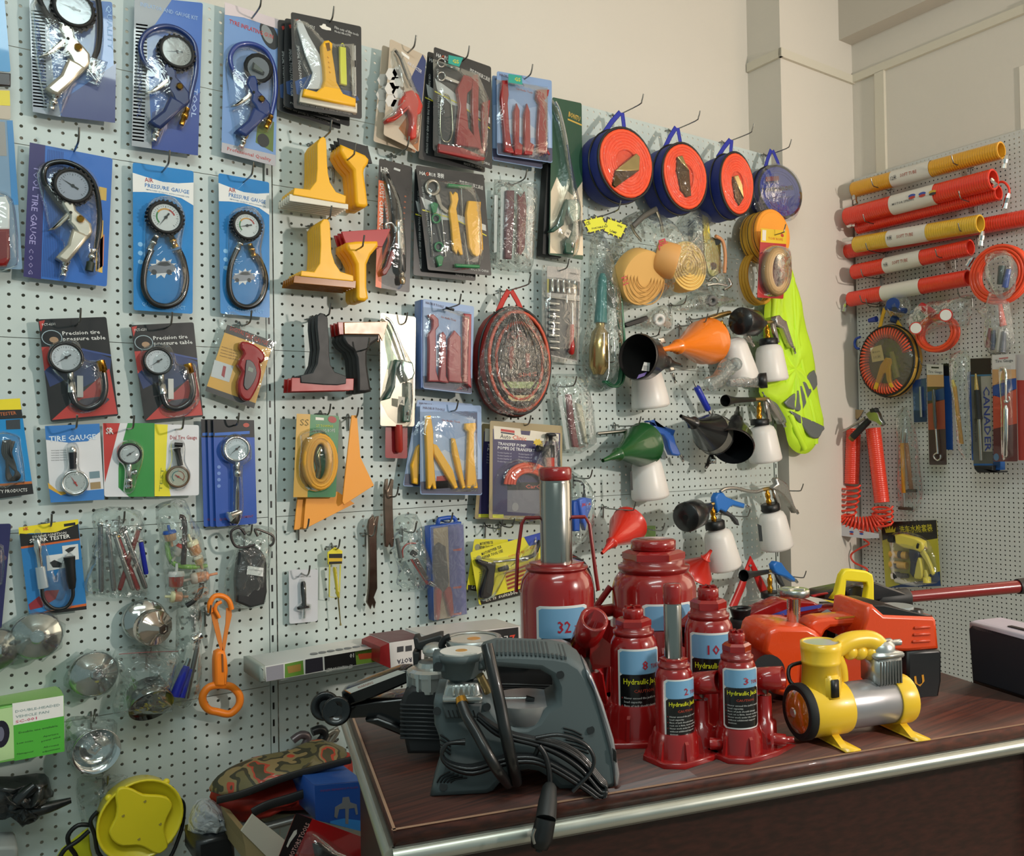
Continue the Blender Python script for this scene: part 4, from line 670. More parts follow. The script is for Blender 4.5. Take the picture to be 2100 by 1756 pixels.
# ---- dismantling kits on black cards
def hao(lab,q,d,kind,grp):
    r,b=quadcard('trim_tool_card',lab,'trim removal kit',q,d,m('26282a',.3,coat=.6),grp); L,P=UV(q)
    b.flat(m('b9bcba',.4),P(.02,.3,.3,.36,.5,.42,.97,.5,.97,.56,.5,.49,.3,.5,.06,.4),.0016); b.flat(m('c8c030',.4),P(.02,.42,.5,.47,.97,.6,.97,.612,.5,.482,.02,.432),.0018)
    for s,u0,u1,c in (('HA',.04,.13,'d4d6d4'),('O',.13,.18,'d8501e'),('RUI',.18,.27,'d4d6d4'),('浩锐',.3,.4,'d4d6d4')): uvt(b,L,s,u0,.085,u1,.09,7,c,.015)
    uvt(b,L,'CAR DISMANTLING TOOL FOR VIDEO AND AUDIO SYSTEM',.05,.2,.1,.93,4,'b9bcba'); uvt(b,L,'汽车音响拆装工具组',.62,.12,.97,.15,6,'c8c8c4'); uvt(b,L,'MADE IN CHINA',.68,.965,.96,.97,5,'c0c2c0')
    b.build('backing_card',r); RD=m('8e1f22',.25,coat=.6); T_=d+.003
    def bar(name,mt,p,lab=None,t=.01): b=MB('A',T_); b.poly(mt,p,.001,t,bev=.002); b.build(name,r,lab)
    if kind==1:
        for cx,cy in ((1243,450),(1243,548)):
            b=MB('A',T_); c=[(cx+27*math.cos(a*.5236),cy+30*math.sin(a*.5236)) for a in range(12)]; b.tube(CH,[(x,y,.005) for x,y in z6(*fl(c))],.0022,2,6,closed=True); b.poly(CH,z6(cx+26,cy-8,cx+135,cy+38,cx+125,cy+56,cx+22,cy+18),.002,.006,bev=.001); b.build('ring_key',r)
        b=MB('A',T_); b.tube(m('b9b9a0',.2,1),[(x,y,.004) for x,y in z6(1245,700,1275,675,1310,720,1322,850,1322,960,1295,1015,1255,1010,1238,950,1236,850)],.0016,3,6,closed=True); b.build('wire_puller',r)
        bar('pry_bar',RD,z6(1405,535,1472,552,1462,640,1432,668,1425,760,1440,920,1485,980,1540,1075,1500,1060,1350,1040,1362,900,1378,760,1358,640,1375,600),None,.014); bar('pry_bar',RD,z6(1470,540,1505,530,1515,600,1512,700,1510,900,1535,1060,1560,1100,1530,1100,1480,1010,1465,800,1465,620),None,.012); bar('pry_bar',RD,z6(1540,735,1595,715,1590,780,1580,900,1565,1080,1550,1100,1540,1000,1535,800)); bar('long_pry_bar',RD,z6(1225,1030,1400,1060,1560,1130,1552,1152,1500,1150,1225,1090),None,.012)
        dome(r,z6(1200,410,1400,470,1520,510,1600,700,1590,1100,1560,1170,1210,1110,1200,700),T_-.001,.026,1)
        b=MB('A',T_+.02); b.poly(m('2a9a8c',.4),z6(1295,395,1400,415,1372,480,1292,455),0,.0006); b.text(m('d0c830',.4),'GS',*z6(1325,450,)[0],*z6(1370,457)[0],7,.001,.02); b.build('tape_tag',r)
    if kind==2:
        G_=m('1f7a46',.3,coat=.4); b=MB('A',T_); c=[(1180+45*math.cos(a*.5236),435+50*math.sin(a*.5236)) for a in range(12)]; b.tube(m('8d8a80',.3,.8),[(x,y,.004) for x,y in z7(*fl(c))],.005,2,8,closed=True,flat=.5); b.poly(m('8d8a80',.3,.8),z7(1200,490,1228,480,1250,560,1295,600,1285,625,1240,590,1215,540),.002,.006,bev=.001); b.build('ring_wrench',r)
        for (xa,ya,xb,yb,xc,yc) in ((1295,420,1465,430,0,1),(1348,995,1522,1000,0,0)):
            b=MB('A',T_); b.poly(G_,z7(xa,ya-14,xb,yb-8,xb,yb+14,xa,ya+12),.001,.012,bev=.003); b.lathe(CH,z7((xa+xb)/2+5,(ya+yb)/2)[0]+(.006,),z7(1395,650)[0]+(.006,) if yc else z7(1405,755)[0]+(.006,),[(0,.002),(1,.0012)],8); b.build('tee_handle_key',r,'green tee handle key')
        bar('pry_bar',YEL,z7(1312,462,1328,490,1345,465,1362,478,1368,520,1352,590,1370,700,1392,860,1400,918,1380,920,1362,880,1356,915,1330,880,1315,700,1302,600,1320,540),'yellow forked pry bar'); bar('pry_bar',YEL,z7(1440,530,1528,538,1526,590,1535,700,1545,880,1530,915,1500,932,1470,915,1445,860,1430,700,1424,620),'broad yellow pry bar',.012)
        for (x,y) in ((1195,580),(1235,960)): bar('green_clip',G_,z7(x-28,y-25,x,y-42,x+28,y-25,x+15,y+35,x-10,y+45),'green clip'); 
        for (x,y) in ((1205,660),(1225,862)): b=MB('A',T_); b.tube(G_,[(px_,py_,.005) for px_,py_ in z7(*fl([(x+28*math.cos(a*.785),y+30*math.sin(a*.785)) for a in range(8)]))],.003,2,6,closed=True); b.build('green_ring',r,'green ring')
        b=MB('A',T_); b.tube(m('a8a8a2',.2,1),[(x,y,.004) for x,y in z7(1160,580,1180,930,1240,945,1275,930,1240,590)],.0014,1,6); b.tube(m('a8a8a2',.2,1),[(x,y,.004) for x,y in z7(1215,700,1260,900)],.0014,1,6); b.build('wire_puller',r)
        dome(r,z7(1110,370,1480,395,1540,520,1560,930,1530,1010,1340,1030,1180,1000,1150,900,1140,560),T_-.001,.024,1)
hao('rear black trim tool card behind the one with red pry bars',z6(1145,368,1560,500,1556,1240,1080,1140),.04,0,'black trim tool cards, upper hook'); hao('front black trim tool card with red pry bars and green tag',z6(1190,335,1600,480,1608,1217,1183,1080),.07,1,'black trim tool cards, upper hook'); hook(948,125,.07,'holding the black cards with red pry bars')
hao('rear black trim tool card behind the one with green and yellow tools',z7(1052,300,1500,380,1488,1108,1042,1065),.035,0,'black trim tool cards, lower hook'); hao('front black trim tool card with green handles and yellow pry bars',z7(1060,275,1548,345,1603,1070,1146,1028),.06,2,'black trim tool cards, lower hook')
# ---- pry bar blister cards with sky print
SKY=m('7f9cc6',.35,coat=.5)
def sky(lab,q,d,col,bars,grp,depth=0,dm=None):
    r,b=quadcard('trim_tool_card',lab,'trim removal kit',q,d,SKY,grp); L,P=UV(q)
    b.flat(m('9db4d6',.4),P(.02,.35,.3,.3,.5,.4,.9,.3,.98,.5,.98,.85,.02,.85),.0016); b.flat(m('c3cede',.4),P(.1,.6,.4,.5,.7,.62,.9,.55,.9,.7,.5,.75,.1,.72),.0018); b.flat(m('4a4c66',.4),P(.0,.86,1,.82,1,.97,.98,.99,.02,.99),.0018); uvt(b,L,'HAORUI TOOLS',.05,.05,.4,.07,5,'5a4a5a'); uvt(b,L,'Car Audio Tools',.35,.18,.65,.2,4,'b0605a')
    b.build('backing_card',r)
    for p in bars: b=MB('A',d+.004); b.poly(m(col,.25,coat=.6) if isinstance(col,str) else col,p,.001,.012,bev=.003); b.build('pry_bar',r)
    if bars: dome(r,P(.03,.08,.97,.06,.97,.97,.04,.97),d+.001,.024,1)
    return r
sky('rear blue card behind the four upright red pry bars',z6(1608,540,1980,610,1968,1212,1610,1150),.04,'8e2022',[],'sky print cards with red bars'); r=sky('front blue card with four upright red pry bars and green tag',z6(1642,510,2035,578,2040,1170,1642,1110),.065,'962226',[z6(1682,575,1722,572,1730,680,1722,740,1735,940,1748,1040,1770,1100,1700,1085,1695,960,1680,800,1672,700),z6(1785,738,1808,790,1805,1020,1830,1040,1825,1110,1770,1108,1768,900,1768,800),z6(1860,740,1882,800,1885,1020,1915,1040,1898,1110,1840,1108,1842,820),z6(1935,640,2022,640,2012,690,1985,720,2005,740,2005,1060,2028,1110,1940,1090,1935,960,1950,740,1928,700)],'sky print cards with red bars')
b=MB('A',.092); b.poly(m('2a9a8c',.4),z6(1725,530,1820,545,1825,608,1725,592),0,.0006); b.text(m('d0c830',.4),'GS',*z6(1770,580)[0],*z6(1812,586)[0],7,.001,.02); b.build('tape_tag',r); hook(1075,162,.065,'holding the sky print cards with red pry bars')
r=sky('sky print box with four pale red pry bars left of the round jumper cable bag',z8(1112,45,1478,100,1462,730,1112,690),.07,'9c3038',[z8(1150,160,1190,155,1225,190,1228,240,1205,270,1208,560,1230,640,1150,640,1155,400,1152,300,1180,260,1182,200),z8(1240,300,1258,280,1278,310,1280,600,1300,650,1225,640,1240,500),z8(1300,330,1340,270,1385,320,1388,600,1400,650,1295,640,1290,500),z8(1408,150,1462,155,1455,560,1462,685,1402,640,1405,400)],None)
b=MB('A',.03); b.poly(m('4f6ea8',.35,coat=.4),z8(1100,50,1470,100,1455,725,1095,685),0,.039,bev=.002); b.build('box_side',r); hook(917,632,.095,'holding the sky print box with four pale red pry bars',.17)
b=MB('A',.1); b.tube(BK,[(x,y,0) for x,y in z8(1275,110,1332,125)],.0035,1,6); b.build('hook_stop',r)
sky('rear sky print card fanned out behind the yellow pry bars',z8(1070,770,1470,800,1400,1415,968,1390),.035,YEL,[z8(1070,1110,1090,1090,1080,1380,1040,1370,1030,1240)],'sky print cards with yellow bars'); r=sky('front sky print card with four yellow pry bars and red jack print',z8(1090,802,1530,812,1535,1455,1092,1450),.06,YEL,[z8(1140,885,1170,882,1188,1000,1190,1200,1210,1410,1190,1412,1180,1380,1165,1412,1145,1408,1140,1180,1132,1000),z8(1185,1085,1215,1095,1330,1280,1365,1400,1340,1412,1290,1330,1190,1160),z8(1325,1045,1345,1050,1380,1200,1420,1400,1395,1412,1360,1280,1330,1150),z8(1420,940,1495,935,1498,975,1480,1010,1480,1180,1508,1405,1480,1408,1468,1385,1452,1408,1425,1402,1435,1180,1440,1000,1418,980)],'sky print cards with yellow bars')
b=MB('A',.0618); b.flat(m('a8302c',.4),z8(1210,1320,1300,1310,1350,1400,1200,1410),0); b.build('jack_print',r); hook(925,843,.06,'holding the sky print cards with yellow pry bars',.1)
# ---- green and silver fuel gun cards
def fuel(lab,q,d,g,bx,rod):
    r,b=quadcard('fuel_gun_card',lab,'fuel gun',q,d,m('1f4a36',.35,coat=.4) if g else m('d8ccb8',.25,.25,coat=.5)); L,P=UV(q)
    if g: b.flat(m('dccfb8',.25,.3),P(.02,.6,.2,.5,.35,.55,.7,.6,1,.5,1,.97,.04,.99),.0016); uvt(b,L,'BONTU',.55,.1,.93,.12,9,'c9a548',.02); b.flat(m('c9a548',.4),P(.53,.115,1,.135,1,.145,.53,.125),.0017)
    else: b.flat(m('9fae96',.3,.2),P(.1,.1,.4,.05,.3,.3,.5,.4,.2,.5),.0016)
    b.build('backing_card',r); GR=m('1c4a3a',.3,coat=.4); b=MB('A',d+.003); b.tube(CH,[(x,y,.014) for x,y in rod],.004,4,8); b.build('spout',r)
    b=MB('A',d+.003); b.poly(m('9fb0a6',.25,.6),bx[0],.002,.024,bev=.005); b.build('gun_body',r); b=MB('A',d+.003); b.poly(GR,bx[1],.004,.02,bev=.004); b.build('lever',r); b=MB('A',d+.003); b.poly(GR,bx[2],.004,.018,bev=.003)
    b.lathe(CH,bx[3][0]+(.012,),bx[3][1]+(.012,),[(0,.0075),(.5,.0075),(.5,.006),(1,.0065)],12); b.build('hose_inlet',r)
    return r
b=MB('A',.02); b.poly(m('141617',.5),z11(150,640,260,700,250,1325,112,1300),0,.03,bev=.002); b.top('packed_tool','black pack edge showing left of the tall green fuel gun card','packed tool')
r=fuel('tall dark green card with long chrome fuel gun',z11(185,172,395,216,405,1342,158,1302),.06,1,[z11(300,905,372,900,392,960,385,1050,330,1080,300,1000),z11(290,900,320,930,290,990,270,1090,200,1140,168,1135,230,1080,250,1000,270,930),z11(330,1040,370,1080,355,1200,340,1300,280,1290,275,1200,320,1160,335,1110),(z11(325,1220)[0],z11(318,1292)[0])],z11(205,205,240,280,290,500,345,900)); dome(r,z11(190,190,240,230,300,500,380,880,400,1000,385,1300,260,1310,170,1150,280,880,250,500),.061,.03,2)
b=MB('A',.064); b.poly(m('cfc5b4',.4),z11(290,1115,322,1135,300,1185,268,1160),.02,.0206); b.text(BK2,'W',*z11(285,1160)[0],*z11(305,1168)[0],6,.0212); b.build('mark_plate',r)
r=fuel('silver foil card with green fuel gun and red pack below',z8(805,146,1060,176,1050,962,805,958),.055,0,[z8(965,480,1040,500,1058,580,1040,620,1000,640,960,560),z8(920,480,960,490,925,560,915,680,880,760,830,775,900,660,905,540),z8(1000,640,1035,650,1040,780,1020,930,965,930,970,820,1000,740),(z8(995,850)[0],z8(992,915)[0])],z8(845,185,880,215,930,330,985,490)); dome(r,z8(820,165,880,170,960,350,1050,520,1052,650,1040,950,950,955,825,790,890,500,850,300),.056,.03,2); hook(824,665,.056,'holding the silver foil fuel gun card',.09)
b=MB('A',.058); b.poly(m('cfc5b4',.4),z8(935,745,982,752,978,812,935,800),.02,.0206); b.text(BK2,'A',*z8(948,795)[0],*z8(970,800)[0],8,.0212); b.build('mark_plate',r)
r,b=quadcard('packed_tool','red pack poking out below the silver foil fuel gun card','packed tool',z8(842,960,1000,962,998,1192,840,1188),.04,m('8f2226',.3,coat=.5)); b.build('backing_card',r); b=MB('A',.042); b.lathe(m('9c2a20',.3),z8(935,950)[0]+(.01,),z8(940,1150)[0]+(.01,),[(0,.01),(.9,.01),(1,.006)],12); b.build('red_handle',r)
# ---- dust cleaning gun card
r,b=quadcard('dust_gun_card','black and orange card reading DUST CLEANING with chrome blow gun','dust gun',z7(797,226,1035,288,1015,1192,770,1150),.045,m('222223',.3,coat=.5)); b.flat(m('d9642c',.35,coat=.4),z7(793,382,832,390,812,1160,770,1148),.0016)
b.text(m('e8e4de',.5),'DUST CLEANING',*z7(803,405)[0],*z7(796,740)[0],8,.0021,.012); b.text(m('c8c8c4',.5),'HR',*z7(808,322)[0],*z7(868,334)[0],10,.0021,.02)
for k in range(9): x,y=z7(985-3*k,500+40*k)[0]; b.oval(m('8a4a2a',.5),x,y,.003,.0022,.0018)
b.flat(m('b9bcba',.4),z7(905,292,950,308,945,322,900,306),.0018); b.build('backing_card',r)
b=MB('A',.048); b.tube(m('3a3a3a',.2,.9),[(x,y,.014) for x,y in z7(855,340,885,430,928,520,935,680)],[.0045,.005,.0062,.0062],4,10); b.build('spout',r); b=MB('A',.048); b.lathe(CH,z7(935,670)[0]+(.014,),z7(938,880)[0]+(.014,),[(0,.006),(.1,.01),(.3,.008),(.5,.009),(.8,.011),(1,.012)],14); b.tube(CH,[(x,y,.014) for x,y in z7(850,730,845,700,880,690,905,720,915,760)],.0035,3,8); b.build('valve_body',r)
b=MB('A',.048); b.poly(m('8c2624',.3,coat=.4),z7(900,880,912,930,880,1010,850,1060,825,1070,815,1040,850,1000,870,940,885,890),.004,.016,bev=.003); b.build('trigger',r,'red trigger'); b=MB('A',.048); b.lathe(m('2a2c2e',.3),z7(942,880)[0]+(.014,),z7(960,1050)[0]+(.014,),[(0,.011),(.3,.013),(.9,.011),(1,.008)],14); b.build('grip',r); b=MB('A',.048); b.lathe(m('b8a890',.25,.9),z7(960,1048)[0]+(.014,),z7(964,1130)[0]+(.014,),[(0,.006),(.4,.006),(.4,.008),(.8,.008),(1,.006)],12); b.build('air_nipple',r); dome(r,z7(830,300,900,360,970,560,985,720,1000,900,985,1140,920,1150,810,1100,810,1000,860,820,850,560),.046,.032,2); hook(817,315,.045,'holding the DUST CLEANING card')
# ---- clear packs with dark red bars
def redpack(lab,zz,o,bars,strips,d,hk,name='trim_bar_pack'):
    r=root(name,lab,'trim bar pack',A(*zz(*o[6:8])[0],d)); b=MB('A',d)
    for p in strips: b.flat(m('c9cccb',.4),zz(*p),.001)
    b.build('insert_card',r)
    for p,c in bars: b=MB('A',d); b.poly(m(c,.3,coat=.5),zz(*p),.002,.012,bev=.003); b.build('pry_bar',r)
    b=MB('A',d-.012); b.puff(BAG,zz(*o),0,.05,1,nz=.05,rings=5,pw=.3,tz=.5); b.build('clear_sleeve',r); hook(*zz(*hk)[0],d,'holding the '+lab.split(' ')[0]+' pack of dark red pry bars',.1)
redpack('upper clear pack with two dark red pry bars under the sky print cards',z7,(1655,360,1945,380,1950,500,1910,1040,1780,1030,1615,1000,1640,600,1650,450),[((1712,455,1770,455,1765,700,1750,950,1700,945,1705,700),'5c2030'),((1795,480,1815,505,1845,462,1858,580,1845,870,1820,920,1790,900,1800,600),'6a1c28')],[(1670,430,1700,430,1690,960,1665,950),(1865,430,1905,430,1895,950,1860,950),(1625,490,1650,490,1640,900,1620,905)],.05,(1790,400))
redpack('lower clear pack with one red and one cream pry bar by the round bag',Zm(1000,840,7),(940,-520,1430,-520,1540,0,1590,520,1400,640,1080,620,1000,200),[((1140,-220,1210,-220,1250,150,1320,540,1230,540,1170,150),'6e2430'),((1280,-100,1360,-60,1400,150,1440,500,1400,470,1330,150),'b9b4a0')],[(1010,-200,1070,-200,1180,570,1130,575),(1430,-200,1500,-200,1565,500,1470,500),(1220,-150,1260,-150,1390,500,1330,480)],.045,(1120,-330))
# ---- round jumper cable bag
def roundcase(lab,cx,cy,rx,rz,d,dep,face,side,strap,tx,nm='round_cable_bag',cat='cable bag',f=None,grp=None,tilt=0,pl='A'):
    """zipped round case hanging face-on: drum between height d and d+dep; rx,rz half sizes in metres"""
    f=A if pl=='A' else B; n=V((0,-1,0)) if pl=='A' else V((-1,0,0)); u=V((1,0,0)) if pl=='A' else V((0,-1,0)); c=f(cx,cy,d+dep); c0=c-n*dep; r=root(nm,lab,cat,c0-V((0,0,rz)),grp)
    N=36; E=lambda o,k,s,ty=0: o+u*math.cos(k)*rx*s+V((0,0,1))*(math.sin(k)*rz*s*(1 if math.sin(k)<0 else 1+ty)); b=MB(pl,d); vs=[];fs=[]; pr_=[(0,.9),(0,.97),(.15,1),(.85,1),(.97,.97),(1,.93)]
    for h,s in pr_:
        for k in range(N): vs.append(E(c0+n*dep*h,6.283*k/N,s*(1+.012*math.sin(5*k)),tilt))
    for i in range(len(pr_)-1):
        for k in range(N): j=(k+1)%N; fs.append((i*N+k,i*N+j,(i+1)*N+j,(i+1)*N+k))
    b.add(vs,fs,side,True); b.add(vs[:N],[list(range(N))],side); b.add(vs[-N:],[list(range(N))],face)
    b.build('drum',r)
    b=MB(pl,d); b.tube(BK2,[E(c,6.283*k/N,.97,tilt) for k in range(N)],.004,1,6,closed=True); b.tube(BK,[E(c0+n*dep*.62,6.283*k/N,1.005,tilt) for k in range(N)],.005,1,6,closed=True,flat=.4); b.build('zip_piping',r)
    b=MB(pl,d); top=c0+n*dep*.5+V((0,0,rz*(1+tilt)*.96)); t=f(*tx,d+dep*.5) if not isinstance(tx,V) else tx; s_=u*.035*(rx/.09)
    for sg in (-1,1): b.tube(strap,[top+s_*sg-V((0,0,.008)),top*.5+t*.5+s_*sg*.55,t+u*.004*sg],.008,1,8,flat=.2)
    b.build('strap',r); return r,c,u,n
JR=m('7c1a16',.5); r,c,u,n=roundcase('round red and black jumper cable bag in glossy film',1064,741,.108,.150,.03,.075,m('3a0f0d',.4),m('8e2018',.6),m('b8281e',.6),(1046,596),tilt=.0)
b=MB('A',.106)
for k,(s,cc) in enumerate(((.9,'c24a2c'),(.8,'161616'),(.7,'b8442a'),(.6,'1b1918'))): b.tube(m(cc,.4),[c+u*math.cos(6.283*i/30)*.108*s+V((0,0,math.sin(6.283*i/30)*.150*s))+n*.004 for i in range(30)],.005,1,6,closed=True)
b.poly(m('9cae7c',.45),z8(1690,640,1960,640,1960,690,1690,685),.0,.006); b.poly(m('c9b98c',.45),z8(1720,740,1930,735,1920,780,1730,780),.0,.006); b.poly(m('17130f',.3),z8(1600,380,2000,380,2000,600,1600,600),.0,.004)
b.text(m('7c211a',.4),'KA',*z8(1715,330)[0],*z8(1845,340)[0],20,.007,.01); b.text(m('b04a34',.4),'SMS',*z8(1790,610)[0],*z8(1930,600)[0],9,.008,.01); b.poly(m('7e2a20',.4),z8(1720,390,1760,385,1770,500,1740,560),.004,.008); b.poly(m('7e2a20',.4),z8(1850,430,1880,440,1870,540,1850,540),.004,.008); b.build('jumper_cables',r)
b=MB('A',.104); q=z8(1740,95,1850,110,1950,250,2040,450,2035,650,1930,840,1780,880,1620,830,1525,640,1560,400,1640,180); b.puff(m('f4f2ee',.1,0,'film',bp=.8,sc=34,g=.6,df=.05),q,0,.03,3,nz=.06,rings=6,back=False); 
b.build('glossy_film',r)
b=MB('A',.13)
for i in range(9): x=1600+i*48; b.tube(m('14100f',.2,coat=1),[(px_,py_,.0) for px_,py_ in z8(1765+6*i-20,150,1700+(x-1700)*.7+40,360,x,640-abs(i-4)*12)],.0012,4,5)
b.build('film_folds',r); hook(1048,594,.06,'holding the round jumper cable bag',.16)
# ---- tow rope card, yellow film squeegee triangles
r,b=quadcard('tow_rope_card','green and ochre card with coiled yellow tow rope','tow rope',z8(205,870,510,886,485,1470,180,1470),.05,m('2e7a48',.35,coat=.5)); b.flat(m('c79a34',.35,coat=.4),z8(205,870,302,874,282,1470,180,1470),.0016); b.oval(m('a02e2c',.4),*z8(460,912)[0],.011,.008,.0018,-.3); b.text(m('cfd03c',.5),'2T TOWING',*z8(345,965)[0],*z8(465,968)[0],5,.0021); b.text(m('c9cccb',.5),'TOWING ROPE',*z8(320,1005)[0],*z8(480,1002)[0],7,.0021); b.text(m('6a5a20',.5),'SS',*z8(228,955)[0],*z8(290,958)[0],14,.0021); b.flat(m('e0dcd0',.4),z8(340,895,400,900,400,918,340,915),.0018); b.build('backing_card',r)
b=MB('A',.053)
for s,e in ((1,.012),(.86,.014),(.72,.012),(.58,.014)): b.tube(m('dca034',.6),[(365+0*k+ (112*s-0)*math.cos(.2618*k),1215+185*s*math.sin(.2618*k),e) for k in range(24)] and [z8(368+112*s*math.cos(.2618*k),1215+(190-112+112*s)*math.sin(.2618*k))[0]+(e,) for k in range(24)],.0062,1,8,closed=True,flat=2.0)
b.build('rope_coil',r); b=MB('A',.053); b.tube(m('6e6a4c',.2,.9),[z8(375,1110)[0]+(.018,),z8(350,1180)[0]+(.02,),z8(362,1260)[0]+(.02,),z8(345,1330)[0]+(.018,)],[.006,.009,.007,.009],3,8); b.build('steel_hook',r); dome(r,z8(250,1000,400,975,490,1100,490,1300,440,1420,300,1430,230,1320,240,1100),.051,.035,3); hook(672,851,.05,'holding the tow rope card',.07)
OT=m('f0a03c',.5)
for lab,q,d in (('topmost orange film squeegee, point up, beside the tow rope card',z8(600,882,632,882,640,905,662,1180,760,1385,545,1525,532,1500),.05),('orange film squeegee lying flat behind the tow rope card',z8(275,1440,500,1430,620,1515,250,1705),.03),('rear orange film squeegee, only its left edge showing',z8(215,1440,290,1440,268,1700,185,1705),.02)):
    b=MB('A',d); b.poly(OT,q,0,.004,bev=.001); b.top('film_squeegee',lab,'squeegee','flat orange film squeegees')
hook(729,858,.05,'holding the topmost orange film squeegee',.07); hook(619,1084,.03,'holding the lower orange film squeegees',.08)
# ---- pump cards
def pump(lab,q,d,front):
    r,b=quadcard('transfer_pump_pack',lab,'transfer pump',q,d,m('9c8c66',.35,coat=.5),'transfer pump packs'); L,P=UV(q); b.flat(m('33305a',.35,coat=.5),P(.04,.08,.97,.08,.97,.96,.05,.96),.0016); b.flat(m('ddd6c6',.4),P(.05,.05,.42,.06,.43,.12,.55,.125,.56,.07,.95,.09,.95,.17,.06,.185),.0018)
    b.flat(m('b83a3a',.4),P(.15,.075,.34,.085,.34,.11,.15,.1),.002); b.flat(m('34384a',.4),P(.15,.105,.34,.115,.34,.13,.15,.12),.002); uvt(b,L,'Auto',.14,.17,.29,.175,9,'4a4a52',.01); uvt(b,L,'Clinic',.31,.175,.5,.182,9,'c8402c',.01)
    uvt(b,L,'TRANSFEF PUMP',.11,.24,.5,.25,6,'dcdce0',.014); uvt(b,L,'POMPE DE TRANSFERT',.11,.285,.62,.295,6.5,'dcdce0',.014)
    for k in range(4): uvt(b,L,'Product liquides oil',.11,.325+.03*k,.3,.328+.03*k,3,'b8b8c8'); uvt(b,L,'Product liquides oil',.4,.328+.03*k,.58,.332+.03*k,3,'b8b8c8')
    a=L(.66,.19); b.flat(m('d8b83c',.4),[(a[0]+(10 if k%2 else 7)*math.cos(k*.3927),a[1]+(8 if k%2 else 5)*math.sin(k*.3927)) for k in range(16)],.002)
    b.flat(m('7a7a84',.4),P(.25,.7,.95,.66,.95,.95,.25,.92),.0018); b.flat(m('23262a',.4),P(.25,.62,.95,.6,.95,.68,.25,.7),.002); uvt(b,L,'CarComm',.5,.675,.9,.665,8,'d86a5a',.012,.0026); b.oval(m('9a9ca0',.3,.5),*L(.36,.87),.011,.012,.0022); b.flat(m('c8c83c',.4),P(.05,.95,.2,.95,.2,.985,.05,.985),.002); b.build('backing_card',r)
    if front:
        b=MB('A',d+.003)
        for k in range(4): b.tube(m('d9502c',.4),[L(.55+.33*(1-.12*k)*math.cos(math.pi*i/8),.64-.22*(1-.12*k)*math.sin(math.pi*i/8))+(.01+.004*(k%2),) for i in range(9)],.0055,2,7)
        b.build('red_hose',r); b=MB('A',d+.003); b.lathe(m('2a2c2c',.35),*[q_+(.016,) for q_ in (Zm(1000,840,7)(905,340)[0],Zm(1000,840,7)(900,690)[0])],[(0,.012),(.06,.017),(.12,.016),(.14,.006),(.48,.006),(.5,.012),(1,.013)],16); b.lathe(m('2a2c2c',.35),*[q_+(.016,) for q_ in (Zm(1000,840,7)(870,560)[0],Zm(1000,840,7)(715,560)[0])],[(0,.006),(.8,.006),(.8,.009),(1,.009)],12); b.build('pump_head',r)
        b=MB('A',d+.003); b.lathe(m('b03024',.3),*[q_+(.016,) for q_ in (Zm(1000,840,7)(900,685)[0],Zm(1000,840,7)(905,1300)[0])],[(0,.012),(1,.012)],14); b.build('pump_barrel',r,'red pump barrel'); dome(r,P(.08,.75,.15,.5,.4,.36,.68,.4,.74,.2,.98,.1,.99,.96,.1,.97),d+.001,.034,2)
pump('rear transfer pump pack, only its left edge showing',z8(1535,940,2010,975,2000,1625,1482,1625),.03,0); pump('front transfer pump pack reading Auto Clinic, behind the tall steel ram',Zm(1000,840,7)(35,160,1075,235,1060,1590,20,1575),.06,1); hook(1077,872,.06,'holding the transfer pump packs',.09)
# ---- chrome forked pry bars
PB=m('75675c',.22,1)
def pry(lab,p,d): b=MB('A',d); b.poly(PB,p,0,.008,bev=.0015); b.top('steel_pry_bar',lab,'pry bar','forked steel pry bars',A(*p[0],d))
pry('left forked steel pry bar hanging lower',z9(745,385,762,378,758,440,772,385,797,380,788,440,780,520,782,700,785,900,760,965,775,1000,765,1045,748,1010,738,1050,710,1000,715,960,722,900,728,700,722,520,715,460,725,410),.03); pry('right forked steel pry bar hanging higher',z9(845,115,862,112,860,200,885,112,902,120,895,200,895,300,900,470,905,540,900,600,885,605,872,575,860,605,842,600,838,540,838,470,832,300,835,180),.03); hook(757,1098,.03,'holding the left forked pry bar',.07); hook(800,1018,.03,'holding the right forked pry bar',.08)
# ---- small packs lower centre
r,b=quadcard('depth_gauge_card','plain white card with a black tyre depth gauge','depth gauge',z9(148,765,358,762,355,1135,152,1155),.02,m('c9ccd2',.45,coat=.3)); b.text(m('55585c',.5),'TYRE DEPTH GAUGE',*z9(196,822)[0],*z9(305,818)[0],3,.0021); b.build('backing_card',r)
b=MB('A',.023); b.lathe(m('26282a',.3,.3),*[q_+(.008,) for q_ in (z9(250,850)[0],z9(258,1030)[0])],[(0,.004),(.1,.006),(1,.006)],12); b.lathe(CH,*[q_+(.008,) for q_ in (z9(258,1030)[0],z9(258,1110)[0])],[(0,.002),(1,.002)],8); b.poly(m('2c2e30',.25,.7),z9(215,1035,298,1022,298,1040,215,1053),.003,.013,bev=.001); b.build('depth_gauge',r); dome(r,z9(235,835,270,835,275,1000,315,1015,310,1055,270,1070,268,1125,245,1125,245,1070,205,1060,208,1030,235,1000),.021,.02,1); hook(618,1177,.02,'holding the white depth gauge card',.08)
r=root('voltage_tester','yellow clip holding a see-through yellow screwdriver tester','tester pen',A(693,1280,.03)); b=MB('A',.03); b.poly(m('e8d834',.4),z9(428,640,480,605,534,630,530,725,430,728),0,.004,bev=.001); b.flat(BK,z9(436,652,532,650,532,682,436,682),.0044); b.flat(m('d8b028',.4),z9(434,684,532,682,532,705,434,706),.0045); b.flat(BK,z9(436,708,530,705,530,722,436,726),.0046); b.build('clip_head',r)
